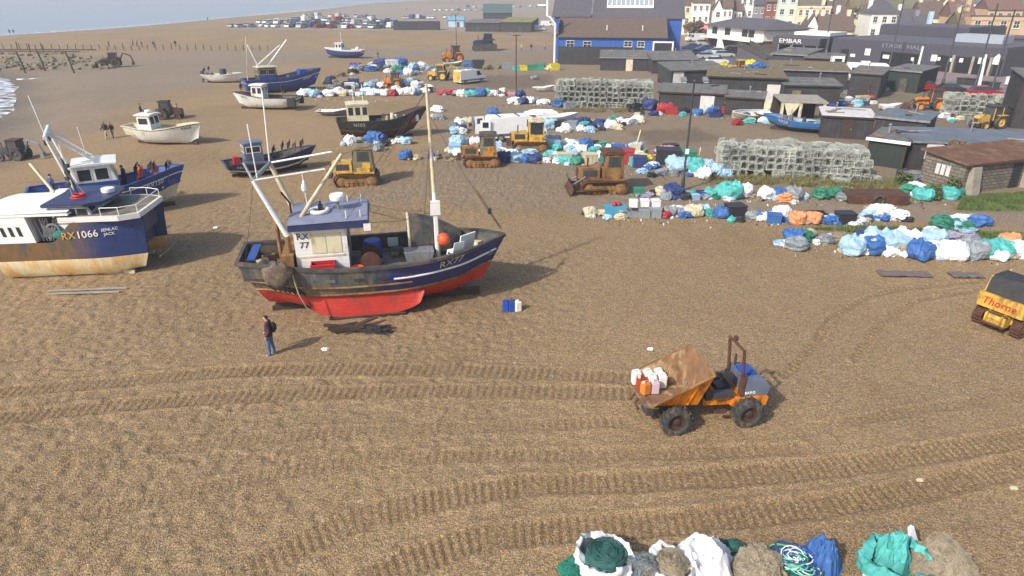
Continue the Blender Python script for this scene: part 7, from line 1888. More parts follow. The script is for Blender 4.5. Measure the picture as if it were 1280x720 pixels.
for nm_ in ('pot_frame', 'pot_net'):
    m_ = MATS[nm_]; N = m_.node_tree.nodes; Lk = m_.node_tree.links; b_ = N['Principled BSDF']; s0 = b_.inputs['Base Color'].links[0].from_socket
    oi = N.new('ShaderNodeObjectInfo'); mr = N.new('ShaderNodeMapRange'); mr.inputs[3].default_value = .62; mr.inputs[4].default_value = 1.12; Lk.new(oi.outputs['Random'], mr.inputs[0])
    vm = N.new('ShaderNodeVectorMath'); vm.operation = 'SCALE'; Lk.new(s0, vm.inputs[0]); Lk.new(mr.outputs[0], vm.inputs['Scale']); Lk.new(vm.outputs[0], b_.inputs['Base Color'])
POTS = [potmesh(i) for i in range(5)]
npots = 0


def stack(label, p, q, deep, high, group, rows_top=None, jit=.05, weedy=False, cap=999, k=1.0):
    """lobster pots stacked crosswise; only pots on the outside of the stack are built, round a core of pots"""
    global npots
    a, b = G(*p), G(*q); d = b-a; L = math.hypot(d.x, d.y); yaw = math.atan2(d.y, d.x); n = int(L/(.62*k)); cs, sn = math.cos(yaw), math.sin(yaw)
    cnt = 0
    for lev in range(high):
        for i in range(n):
            for j in range(deep):
                top = lev == high-1
                if not (j == 0 or top or i in (0, n-1)): continue
                if top and rn.random() < .08: continue
                if j == 0 and rn.random() < .04: continue
                if cnt >= cap: continue
                x = (i+.5)*.62*k+rn.uniform(-jit, jit); y = (j+.5)*.9*k+rn.uniform(-jit, jit)+.10*lev*(1 if j == 0 else 0)
                o = bpy.data.objects.new('lobster_pot', POTS[rn.randrange(5)]); COL.objects.link(o)
                o.location = (a.x+x*cs-y*sn, a.y+x*sn+y*cs, gh(a.x, a.y)+lev*.49*k-.03+rn.uniform(-.02, .02))
                o.rotation_euler = (rn.uniform(-.16, .16), rn.uniform(-.16, .16), yaw+math.pi/2+rn.uniform(-.3, .3)+(math.pi/2 if rn.random() < .22 else 0)); o.scale = (k*rn.uniform(.88, 1.12), k*rn.uniform(.9, 1.12), k*rn.uniform(.9, 1.1))
                tag(o, label, 'lobster pot', group); cnt += 1; npots += 1
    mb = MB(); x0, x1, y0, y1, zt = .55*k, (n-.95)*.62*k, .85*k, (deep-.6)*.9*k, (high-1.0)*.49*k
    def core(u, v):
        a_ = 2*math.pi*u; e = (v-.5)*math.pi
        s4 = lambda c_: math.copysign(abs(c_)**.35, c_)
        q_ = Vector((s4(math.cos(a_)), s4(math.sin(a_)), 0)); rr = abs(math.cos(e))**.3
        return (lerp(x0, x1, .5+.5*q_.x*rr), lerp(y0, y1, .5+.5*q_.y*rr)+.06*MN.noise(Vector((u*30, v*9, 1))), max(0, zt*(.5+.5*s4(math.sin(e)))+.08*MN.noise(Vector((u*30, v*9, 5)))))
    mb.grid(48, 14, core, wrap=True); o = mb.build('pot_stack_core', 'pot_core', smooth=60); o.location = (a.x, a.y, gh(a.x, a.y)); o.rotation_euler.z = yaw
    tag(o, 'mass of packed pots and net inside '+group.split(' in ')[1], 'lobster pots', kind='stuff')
    return cnt
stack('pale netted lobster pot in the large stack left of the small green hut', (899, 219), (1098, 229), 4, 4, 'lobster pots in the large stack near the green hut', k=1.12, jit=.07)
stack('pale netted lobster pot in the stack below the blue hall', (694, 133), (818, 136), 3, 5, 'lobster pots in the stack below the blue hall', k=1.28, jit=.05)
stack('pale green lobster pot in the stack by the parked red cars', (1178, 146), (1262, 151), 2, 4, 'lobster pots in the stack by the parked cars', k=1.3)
for i, (px, py, z, w_) in enumerate(((915, 214, 2.1, 1.6), (950, 213, 2.0, 1.9), (990, 214, 2.1, 2.2), (1030, 216, 2.0, 2.0), (1066, 217, 1.7, 2.2), (1092, 225, .0, 1.6), (1050, 228, .0, 1.4))):
    g = G(px, py); g = g+Vector((0, 1.4 if z else 0, 0)); o = bpy.data.objects.new('net_heap', NETS[i % 4]); COL.objects.link(o); o.location = (g.x, g.y, max(0, z-.25)+gh(g.x, g.y)); o.scale = (w_*1.2, w_*.9, w_*.5); o.rotation_euler.z = i; o.material_slots[0].link = 'OBJECT'; o.material_slots[0].material = MATS['pot_net']
    tag(o, f"{ordw(i)} pale net heap from the left {'on top' if z else 'at the foot'} of the large pot stack" if i < 5 else f"pale net lump at the foot of the large pot stack, {'right end' if i == 5 else 'left of its right end'}", 'fishing net')
# ------------------------------------------------------------------ lamp posts, poles, posts
def lamp(label, px, pyb, pyt, r=.09, heads=2, m='black_plastic', grp=None, box=False):
    g = G(px, pyb); lo = (Vector((g.x, g.y, 0)));
    lo_, hi = 0, 30
    for _ in range(40):
        m_ = (lo_+hi)/2
        if pix((g.x, g.y, m_))[1] > pyt: lo_ = m_
        else: hi = m_
    h_ = lo_
    o = thing('lamp_post', label, 'lamp post', (g.x, g.y, gh(g.x, g.y)), 0, grp)
    MB().lathe([(0, -.2), (r*1.6, -.2), (r*1.6, .9), (r, 1.0), (r*.7, h_), (0, h_)], n=10).build('pole', m, o, smooth=40)
    if heads:
        MB().tube([(-.75, 0, h_-.1), (.75, 0, h_-.1)], .04, 6).build('cross_arm', m, o)
        for s_ in (-1, 1)[:heads]:
            L_ = MB().cbox((s_*.75, -.05, h_+.05), (.34, .5, .2), (25, 0, 0)).build('floodlight', 'grey_metal', o); MB().cbox((s_*.75, -.19, h_-.035), (.28, .4, .02), (25, 0, 0)).build('lens', 'pale_glass', L_)
    if box: MB().cbox((0, -.14, 2.9), (.22, .18, .35)).build('switch_box', 'white_clean', o)
    return o
lamp('tall black lamp post in the yard standing among the near bags', 853, 237, 100, .085, 2, box=True)
o = lamp('black lamp post with twin floodlights standing in the far row of bags', 645, 126, 43)
lamp('black lamp post by the orange tractor on the far beach', 571, 66, 17)
lamp('thin black lamp post among the parked cars beside the blue hall', 935, 72, 38, .08, 0)
for i, (px, pb, ptp, ptx) in enumerate(((1029, 73, -10, 0), (1110, 88, -10, 0), (1178, 106, 8, 0), (1218, 110, 5, 0), (1238, 118, 12, 0))):
    lab = ('black mast pole at the left end of the lettered hall', 'black mast pole in front of the lettered hall doorway', 'black mast pole by the red car in front of the open bays', 'black mast pole right of the house shaped sign', 'rightmost black mast pole near the white sign board')[i]
    o = lamp(lab, px, pb, ptp, .13, 2 if i in (2,) else 0)
for i, (px, pb, ptp) in enumerate(((1143, 101, 58), (1222, 116, 68))):
    g = G(px, pb); tp = A(px+11, ptp, g.y+.2); o = MB().tube([g, tp], [.24, .14], 8).build('white_pole', 'white_clean', smooth=60); tag(o, ('left', 'right')[i]+' thick white pole rising from the edge of the paved square', 'pole')
for i, (px, py) in enumerate(((1132, 97), (1157, 101), (1207, 107), (1235, 112))):
    g = G(px, py); o = MB().box(-1.3, -.5, 0, 1.3, .5, .9).box(-1.4, -.6, .903, 1.4, .6, 1.0).build('planter_box', 'black_timber'); o.location = (g.x, g.y, .1); o.rotation_euler.z = R(-35)
    tag(o, f'{ordw(i)} black timber planter box from the left on the paved square', 'planter', 'planter boxes on the paved square')
g = G(1257, 120); sg = thing('sign_post', 'small white sign board on a post at the edge of the paved square', 'sign', (g.x, g.y, 0)); MB().tube([(0, 0, 0), (0, 0, 2.2)], .06, 6).build('post', 'dark_metal', sg); MB().box(-.7, -.06, 1.6, .7, -.061+.0, 2.6).box(-.7, -.12, 1.6, .7, -.065, 2.6).build('board', 'white_clean', sg)
# camper and small white hut on the roofs' far side
g = G(1080, 104); cv = thing('camper', 'white camper roof with dark windows showing over the square black shed', 'camper', (g.x, g.y, 0), R(-18)); MB().prism([(-3, .5), (3, .5), (3.1, 2.4), (2.6, 3.0), (-2.9, 3.0)], -1.1, 1.1).build('body', 'white_clean', cv)
for x in (-2.3, -.9, .5, 1.7): MB().box(x, -1.13, 1.7, x+.9, -1.101, 2.4).build('side_window', 'glass', cv)
MB().box(-1, -.4, 3.003, .2, .4, 3.3).build('roof_hatch', 'white_clean', cv)
for x in (-1.8, 1.8): MB().lathe([(0, -1.12), (.4, -1.12), (.4, -.85), (0, -.85)], (x, 0, .4), 'y', 14).build('wheel', 'rubber', cv)
g = G(1043, 101); wh_ = thing('kiosk', 'small white kiosk with a dark window among the far sheds', 'kiosk', (g.x, g.y, 0), R(-15)); MB().box(-.9, 0, 0, .9, 1.8, 3.9).build('wall', 'white_clean', wh_); MB().box(-.55, -.05, 2.3, .55, -.01, 3.4).build('window', 'glass', wh_); MB().box(-1.05, -.15, 3.903, 1.05, 1.95, 4.05).build('roof', 'felt_roof', wh_)
# ------------------------------------------------------------------ groyne, rocks
def stake(px, py, h_, lab, r=.1):
    g = G(px, py); o = MB().tube([(0, 0, -.6), (rn.uniform(-.15, .15), 0, h_)], [r, r*.8], 6).build('groyne_post', 'dark_wood'); o.location = (g.x, g.y, gh(g.x, g.y)); return o
LP = []
for i in range(34):
    u = i/33; LP.append(stake(lerp(5, 335, u), lerp(61.5, 63.5, u)+.6*math.sin(i*2), rn.uniform(1.0, 1.5), ''))
for px, py in ((22, 62), (38, 66), (54, 64)): LP.append(stake(px, py, 1.9, '', .14))
LP.sort(key=lambda o: pix(o.location)[0])
for i, o in enumerate(LP): tag(o, f'{ordw(i)} weathered post from the left along the old groyne', 'post', 'weathered posts of the old groyne')
for i, (px, py, ptx) in enumerate(((32, 90, 22), (57, 88, 53), (93, 91, 87))):
    g = G(px, py); o = MB().tube([(0, 0, -.5), (-.5, .3, 1.8), (-.9, .4, 3.6)], [.16, .14, .12], 7).build('groyne_pile', 'dark_wood'); o.location = (g.x, g.y, gh(g.x, g.y)); tag(o, ('leftmost', 'middle', 'rightmost')[i]+' of three tall leaning piles where the groyne meets the surf', 'pile')
for i, (y0, x0, x1) in enumerate(((63.5, -20, 120), (66, -10, 100))):
    a, b = G(x0, y0), G(x1, y0+.4); c_, yw, L_ = frame2(a, b); o = MB().cbox((0, 0, .35), (L_, .25, .22)).build('groyne_boards', 'dark_wood'); o.location = (c_.x, c_.y, gh(c_.x, c_.y)); o.rotation_euler.z = yw; tag(o, ('low run of dark groyne boards at the left edge of the frame', 'second low run of dark groyne boards nearer the excavator', 'long low run of groyne boards crossing the open beach')[i], 'groyne')
def rockmesh(s_):
    v, f = icos(2); return MB().add([tuple(Vector(q)*(.7+.5*MN.noise(Vector(q)*1.4+Vector((s_*3, 0, 0))))*.8) for q in v], f).mesh('rock', ['groyne_rock'], 30)
mat('groyne_rock', s3(112, 102, 80), .9, var=.35, scale=1.5, dirt=s3(120, 116, 66), damt=.4)
RK = [rockmesh(i) for i in range(5)]; RL_ = []
for i in range(190):
    px, py = rn.uniform(-5, 150), rn.uniform(66, 87)
    if px > 95 and py < 72: continue
    g = G(px, py); s_ = rn.uniform(.35, 1.0); o = bpy.data.objects.new('rock', RK[i % 5]); COL.objects.link(o); o.location = (g.x, g.y, gh(g.x, g.y)+.1); o.scale = (s_*1.4, s_, s_*.8); o.rotation_euler.z = rn.uniform(0, 6); tag(o, 'weedy brown boulder lying along the groyne at the upper left', 'boulder', 'boulders along the groyne')
# ------------------------------------------------------------------ people
mat('skin', s3(196, 146, 120), .6, var=.05)
for nm, c_ in (('jeans', s3(74, 96, 130)), ('maroon_cloth', s3(66, 40, 52)), ('dark_cloth', s3(40, 40, 48)), ('red_cloth', s3(160, 60, 66)), ('beige_cloth', s3(170, 156, 134)), ('trainer', s3(206, 204, 208)), ('hair', s3(44, 34, 30)), ('black_bag', s3(34, 30, 36)), ('blue_cloth', s3(60, 78, 120))): mat(nm, c_, .85, var=.15, scale=8)


def personmesh(stride=.16, bend=0, arms=.1):
    J = {'pel': (0, 0, .93), 'sp': (0, 0, 1.12), 'ch': (.01, 0, 1.33), 'nk': (.015, 0, 1.47), 'nk2': (.03, 0, 1.53), 'hd': (.045, 0, 1.61), 'tp': (.03, 0, 1.71)}
    E = [('pel', 'sp'), ('sp', 'ch'), ('ch', 'nk'), ('nk', 'nk2'), ('nk2', 'hd'), ('hd', 'tp')]
    RD = {'pel': (.15, .115), 'sp': (.14, .10), 'ch': (.165, .115), 'nk': (.075, .07), 'nk2': (.062, .06), 'hd': (.083, .10), 'tp': (.06, .075)}
    for s_, nm in ((-1, 'r'), (1, 'l')):
        f = stride*s_
        J.update({'h'+nm: (0, s_*.10, .88), 'k'+nm: (f*.6+.04, s_*.105, .50), 'a'+nm: (f, s_*.11, .10), 't'+nm: (f+.15, s_*.125, .045)})
        E += [('pel', 'h'+nm), ('h'+nm, 'k'+nm), ('k'+nm, 'a'+nm), ('a'+nm, 't'+nm)]
        RD.update({'h'+nm: (.095, .095), 'k'+nm: (.062, .062), 'a'+nm: (.045, .045), 't'+nm: (.04, .035)})
        J.update({'s'+nm: (.0, s_*.19, 1.40), 'e'+nm: (-.03-f*.5, s_*.255, 1.13), 'w'+nm: (.10-f*.8+arms, s_*.235, .92), 'p'+nm: (.13-f*.85+arms, s_*.22, .83)})
        E += [('ch', 's'+nm), ('s'+nm, 'e'+nm), ('e'+nm, 'w'+nm), ('w'+nm, 'p'+nm)]
        RD.update({'s'+nm: (.065, .065), 'e'+nm: (.046, .046), 'w'+nm: (.032, .032), 'p'+nm: (.042, .024)})
        for q, (dx, dy, dz, rr) in enumerate(((.035, .012, -.075, .011), (.014, .016, -.09, .011), (-.008, .014, -.088, .011), (-.03, .01, -.07, .010), (.055, -.02, -.03, .012))):
            b0 = J['p'+nm]; k = f'f{q}{nm}'; J[k] = (b0[0]+dx*.6, b0[1]+s_*dy*.3, b0[2]-.035); J[k+'t'] = (b0[0]+dx, b0[1]-s_*abs(dy)*.4, b0[2]+dz-.02)
            E += [('p'+nm, k), (k, k+'t')]; RD[k] = (rr, rr); RD[k+'t'] = (rr*.8, rr*.8)
    if bend:
        for k, p in J.items():
            if p[2] > .9:
                a = bend; x, z = p[0], p[2]-.9; J[k] = (x*math.cos(a)+z*math.sin(a), p[1], .9-x*math.sin(a)+z*math.cos(a))
    names = list(J); me_ = bpy.data.meshes.new('person_rig'); me_.from_pydata([J[k] for k in names], [(names.index(a), names.index(b)) for a, b in E], [])
    ob = bpy.data.objects.new('person_rig', me_); COL.objects.link(ob)
    sk_ = ob.modifiers.new('Skin', 'SKIN'); sk_.use_smooth_shade = True
    lay = me_.skin_vertices[0].data if me_.skin_vertices else None
    if lay is None:
        bm = bmesh.new(); bm.from_mesh(me_); bm.verts.layers.skin.verify(); bm.to_mesh(me_); bm.free(); lay = me_.skin_vertices[0].data
    for i, k in enumerate(names): lay[i].radius = RD[k]; lay[i].use_root = (k == 'pel')
    ob.modifiers.new('Subd', 'SUBSURF').levels = 2
    bpy.context.view_layer.update()
    out = bpy.data.meshes.new_from_object(ob.evaluated_get(bpy.context.evaluated_depsgraph_get()))
    bpy.data.objects.remove(ob); bpy.data.meshes.remove(me_)
    return out


def shellpart(src, test, off, m):
    """clothing: the part of the body inside a test, lifted off along its normals"""
    keep = [p for p in src.polygons if test(p.center)]
    ids = {}; vs = []; fs = []
    for p in keep:
        f = []
        for i in p.vertices:
            if i not in ids: ids[i] = len(vs); vs.append(src.vertices[i].co+src.vertices[i].normal*off)
            f.append(ids[i])
        fs.append(tuple(f))
    return MB().add(vs, fs).mesh('garment', [m], 60)
PM = {}


def person(label, px, py, facing, top='dark_cloth', legs='jeans', pose=(.16, 0, .1), bag=None, sc=1.0, grp=None, z=None):
    key = pose
    if key not in PM: PM[key] = personmesh(*pose)
    src = PM[key]; g = G(px, py) if not isinstance(px, Vector) else px
    r = thing('person', label, 'person', (g.x, g.y, (gh(g.x, g.y)-.02) if z is None else z), facing, grp); r.scale = (sc,)*3
    me_ = src; 
    if not src.materials: src.materials.append(MATS['skin'])
    o = bpy.data.objects.new('body', src); COL.objects.link(o); o.parent = r
    ck = (key, top, legs)
    if ck not in PM:
        bd = pose[1]
        jt = lambda c_: (c_.z > .86 and c_.z < 1.49 and not (abs(c_.y) > .17 and c_.z < .93)) if not bd else (c_.z > .86 and c_.x < .50+.0)
        PM[ck] = (shellpart(src, jt, .018, top), shellpart(src, lambda c_: .07 < c_.z < .93 and abs(c_.y) < .2, .014, legs), shellpart(src, lambda c_: c_.z <= .085, .012, 'trainer'), shellpart(src, lambda c_: c_.z > 1.60 and (c_.x < .055 or c_.z > 1.68), .014, 'hair'))
    for nm, m_ in zip(('jacket', 'trousers', 'shoes', 'hair'), PM[ck]):
        if len(m_.polygons): q = bpy.data.objects.new(nm, m_); COL.objects.link(q); q.parent = r
    if not pose[1]:
        MB().cbox((.145, 0, 1.605), (.03, .026, .045), (0, -20, 0)).build('nose', 'skin', r)
        for s_ in (-1, 1): MB().ball((.128, s_*.032, 1.635), .011, 6).build('eye', 'black_plastic', r)
        for s_ in (-1, 1): MB().ball((.03, s_*.088, 1.615), .03, 8, 0, (.6, .35, 1)).build('ear', 'skin', r)
        MB().cbox((.138, 0, 1.565), (.012, .05, .012)).build('mouth', 'red_cloth', r)
    if bag:
        mb = MB().ball((-.19, 0, 1.2), .2, 14, 0, (.62, .8, 1.1)).box(-.1, -.12, 1.0, .13, -.1, 1.4); b_ = mb.build('backpack', bag, r, smooth=50)
    return r
person('person in maroon jacket and jeans with a dark backpack on the near shingle', 341, 443.5, R(190), 'maroon_cloth', 'jeans', (.07, 0, .05), 'black_bag', 1.04)
person('person in dark jacket carrying gear, left of a walking pair on the beach', 134, 173, R(250), 'dark_cloth', 'beige_cloth', (.2, 0, .1), 'black_bag')
person('person in grey clothes, right of a walking pair on the beach', 142, 172, R(250), 'dark_cloth', 'blue_cloth', (.1, 0, .1), None, .9)
for px, py, fc, tp, lab in ((12, 41, 90, 'dark_cloth', 'left one of two dark figures at the far waterline'), (17, 41, 80, 'dark_cloth', 'right one of two dark figures at the far waterline'), (137, 60, 200, 'dark_cloth', 'dark figure standing alone above the excavator'), (167, 58, 180, 'red_cloth', 'figure in red and white in a group on the far beach'), (172, 59, 160, 'beige_cloth', 'pale figure beside the one in red on the far beach'), (178, 60, 30, 'dark_cloth', 'dark figure in the group on the far beach'), (193, 60, 100, 'dark_cloth', 'crouched looking dark figure right of the beach group'), (220, 59, 120, 'dark_cloth', 'solitary dark figure on the far beach right of the group'), (260, 26, 90, 'dark_cloth', 'tiny figure near the left end of the beach car park'),
                            (473, 74, 200, 'dark_cloth', 'dark figure standing by the rows right of the bright blue far boat'), (652, 64, 220, 'beige_cloth', 'left figure of two near the blue hall'), (664, 64, 60, 'dark_cloth', 'middle figure near the blue hall fence'), (681, 63, 150, 'beige_cloth', 'rightmost figure near the blue hall fence'), (178, 148, 30, 'dark_cloth', 'person in dark clothes beside the dark tractor'), (488, 9, 90, 'dark_cloth', 'tiny dark figure on the beach beyond the car park'), (508, 13, 70, 'dark_cloth', 'second tiny dark figure beyond the car park'), (922, 66, 40, 'dark_cloth', 'figure at the foot of the restaurant terrace'), (940, 67, 200, 'red_cloth', 'figure in red under the restaurant terrace'), (952, 69, 120, 'beige_cloth', 'pale figure by the terrace stair')):
    person(lab, px, py, R(fc), tp, 'jeans', (.16, 0, .1))
# crew on the blue boat behind the catamaran
mbw = bb.matrix_basis
for x, y, fc, tp, lab in ((-1.0, .5, 20, 'maroon_cloth', 'crew member in maroon amidships on the blue gantry boat'), (.9, .2, 200, 'dark_cloth', 'crew member in dark oilskins near the bow of the blue gantry boat'), (1.9, -.2, 190, 'orange_cloth', 'crew member in orange overalls in the bow of the blue gantry boat'), (-3.1, -.2, 60, 'blue_cloth', 'crew member in blue at the stern of the blue gantry boat')):
    if tp == 'orange_cloth': mat('orange_cloth', s3(214, 110, 48), .8)
    v = Matrix.Translation(bb.location) @ Matrix.Rotation(bb.rotation_euler.z, 4, 'Z') @ Vector((x, y, 1.36))
    person(lab, v, 0, R(fc), tp, 'dark_cloth', (.05, 0, .12), None, 1.0, None, v.z)
# ------------------------------------------------------------------ grass, weeds
gm = mat('grass_blades', (.085, .125, .03), .8, var=.4, scale=1.5)


def grass(name, px, n, h_, label, seed, m='grass_blades'):
    rr = random.Random(seed); pts = [G(*q) for q in px]; xs = [p.x for p in pts]; ys = [p.y for p in pts]; poly = [(p.x, p.y) for p in pts]; mb = MB()
    k = 0
    while k < n:
        x, y = rr.uniform(min(xs), max(xs)), rr.uniform(min(ys), max(ys))
        if not inpoly(poly, np.array([x]), np.array([y]))[0]: continue
        if MN.noise(Vector((x*.8, y*.8, seed))) < -.12+rr.uniform(-.15, .15): k += .2; continue
        z = gh(x, y); a = rr.uniform(0, 6.28); hh = h_*rr.uniform(.5, 1.3); dx, dy = .035*math.cos(a), .035*math.sin(a); lx, ly = rr.uniform(-.6, .6)*hh, rr.uniform(-.6, .6)*hh
        mb.add([(x-dx, y-dy, z-.02), (x+dx, y+dy, z-.02), (x+lx, y+ly, z+hh)], [(0, 1, 2)]); k += 1
    o = mb.build(name, m); tag(o, label, 'grass', kind='stuff')
grass('grass', [(1196, 263), (1300, 264), (1300, 241), (1204, 246)], 9000, .22, 'bright grass patch in front of the stone store', 1)
grass('grass', [(995, 287), (1300, 306), (1300, 293), (1085, 284)], 4500, .2, 'thin weeds along the edge of the track', 2)
grass('grass', [(872, 229), (1130, 240), (1130, 226), (885, 220)], 4200, .3, 'tufts along the foot of the large pot stack', 3, mat('dry_grass', s3(110, 104, 62), .9, var=.35, scale=2))
grass('grass', [(690, 140), (800, 141), (800, 136), (690, 135)], 1500, .3, 'dry grass along the foot of the far pot stack', 4, 'dry_grass')


def bush(px, py, w_, h_, label, seed, mm='bush_leaf', n=900):
    rr = random.Random(seed); g = G(px, py); r = thing('bush', label, 'bush', (g.x, g.y, gh(g.x, g.y))); mb = MB(); st_ = MB()
    for i in range(9):
        a = rr.uniform(0, 6.28); st_.tube([(0, 0, 0), (w_*.2*math.cos(a), w_*.2*math.sin(a), h_*.5), (w_*.42*math.cos(a), w_*.42*math.sin(a), h_*rr.uniform(.6, 1))], .02, 4)
    for i in range(n):
        a = rr.uniform(0, 6.28); q = rr.random()**.5; z = rr.random(); rad = w_*.5*q*math.sqrt(max(.05, 1-(z*1.0-.25)**2))
        c_ = Vector((rad*math.cos(a), rad*math.sin(a), h_*z+.05)); c_ += Vector((1, 1, 1))*MN.noise(c_*3+Vector((seed, 0, 0)))*.2
        d1 = Vector((rr.uniform(-1, 1), rr.uniform(-1, 1), rr.uniform(-1, 1))).normalized()*.07; d2 = d1.orthogonal()*.7
        mb.add([c_-d1, c_+d2, c_+d1, c_-d2], [(0, 1, 2, 3)])
    st_.build('stems', 'dark_wood', r); mb.build('leaves', mm, r)
mat('bush_leaf', (.075, .10, .03), .8, var=.5, scale=3); mat('dry_bush', s3(112, 96, 70), .9, var=.4, scale=3)
bush(1166, 250, 1.0, .9, 'green weed bush between the bags below the stone store', 1); bush(1188, 244, 1.0, 1.2, 'green bush against the stone store wall', 2); bush(1128, 232, 1.4, .9, 'bramble at the corner of the large pot stack', 3)
bush(1186, 219.5, 1.8, 2.7, 'dry brown bush rising behind the stone store roof', 4, 'dry_bush', 1600); bush(1056, 247, .8, .6, 'weed growing behind the green net', 5)
def tree(px, py, h_, w_, label, seed):
    rr = random.Random(seed); g = G(px, py); r = thing('tree', label, 'tree', (g.x, g.y, -.3)); tk = MB(); tk.tube([(0, 0, 0), (.1, 0, h_*.35), (.0, .1, h_*.6)], [.35, .25, .12], 7)
    for i in range(7):
        a = rr.uniform(0, 6.28); z = h_*rr.uniform(.3, .55); tk.tube([(0, 0, z), (w_*.2*math.cos(a), w_*.2*math.sin(a), z+h_*.15), (w_*.42*math.cos(a), w_*.42*math.sin(a), z+h_*.3)], [.12, .08, .03], 5)
    tk.build('trunk', 'dark_wood', r); mb = MB(); cl = [(rr.uniform(-.5, .5)*w_, rr.uniform(-.5, .5)*w_, rr.uniform(.45, .95)*h_, rr.uniform(.12, .25)*w_) for _ in range(14)]
    for i in range(1500):
        x, y, z, s_ = rr.choice(cl); d = Vector((rr.gauss(0, 1), rr.gauss(0, 1), rr.gauss(0, .8))); d = d.normalized()*s_*rr.random()**.4; c_ = Vector((x, y, z))+d
        d1 = Vector((rr.uniform(-1, 1), rr.uniform(-1, 1), rr.uniform(-1, 1))).normalized()*.28; d2 = d1.orthogonal()*.7
        mb.add([c_-d1, c_+d2, c_+d1, c_-d2], [(0, 1, 2, 3)])
    mb.build('crown', 'dry_bush' if seed % 2 else 'bush_leaf', r)
tree(1072, 44, 9, 7, 'brown leaved tree between the cream terrace and the villa', 11); tree(1148, 40, 9, 7, 'green tree behind the white slate roofed house', 12); tree(1182, 39, 10, 8, 'brown tree below the bargeboard gables', 13); tree(866, 50, 5, 5, 'shrubby brown tree beside the restaurant', 15)
# pebble-sized litter close by is in the ground; a few loose things on the shingle
for px, py, s_, m, lab in ((813, 437, .12, 'white_clean', 'white scrap of plastic on the shingle left of the dumper'), (406, 436, .14, 'white_clean', 'white scrap on the shingle right of the walking person'), (1150, 600, .1, 'bag_E', 'pale scrap on the shingle at the lower right'), (270, 285, .15, 'white_clean', 'white scrap between the catamaran and the trawler'), (1267, 612, .1, 'bag_E', 'pale scrap beside the track at the right edge')):
    g = G(px, py); o = MB().add([tuple(Vector(q)*s_*(1+.5*MN.noise(Vector(q)*2))) for q in ICO4[0][::1]], ICO4[1]).build('plastic_scrap', m); o.scale = (1, .7, .5); o.location = (g.x, g.y, gh(g.x, g.y)+.03); tag(o, lab, 'litter')
rr = random.Random(77)
for nm_, rows in (('scraps', (((395, 124), (735, 136), 1.5), ((560, 164), (800, 160), 2), ((440, 190), (800, 196), 2), ((690, 210), (920, 222), 1.5), ((790, 250), (1200, 254), 1.2), ((735, 275), (1120, 284), .8), ((985, 312), (1285, 330), .8), ((430, 98), (700, 92), 3), ((790, 146), (980, 150), 2))),):
    mb = MB()
    for p_, q_, sp in rows:
        a, b = G(*p_), G(*q_); L_ = (b-a).length
        for i in range(int(L_*9)):
            c_ = a.lerp(b, rr.random())+Vector((rr.gauss(0, .3), rr.gauss(0, sp*.6), 0)); c_.z = gh(c_.x, c_.y)+.02; s_ = rr.uniform(.05, .17); k_ = rr.choice((0, 1, 1, 2, 2, 3, 4, 4, 5, 5, 6))
            d1 = Vector((rr.uniform(-1, 1), rr.uniform(-1, 1), rr.uniform(-.1, .5))).normalized()*s_; d2 = Vector((-d1.y, d1.x, rr.uniform(0, .5)*s_))*rr.uniform(.3, 1)
            mb.add([c_-d1*.5, c_+d2*.5+Vector((0, 0, s_*.5)), c_+d1*.5, c_-d2*.5, c_+Vector((0, 0, s_*.7))], [(0, 1, 4), (1, 2, 4), (2, 3, 4), (3, 0, 4)], k_)
    o = mb.build('net_scraps', ['bag_W', 'bag_K', 'bag_N', 'bag_L', 'bag_S', 'net_brown', 'bag_E']); tag(o, 'small scraps of net, rope and plastic strewn along the rows of bags', 'litter', kind='stuff')
print('POTS', npots)
from collections import Counter
print(Counter(o.get('category') for o in bpy.data.objects if o.get('category')).most_common(8))
# ------------------------------------------------------------------ foreground bags and nets along the bottom of the frame


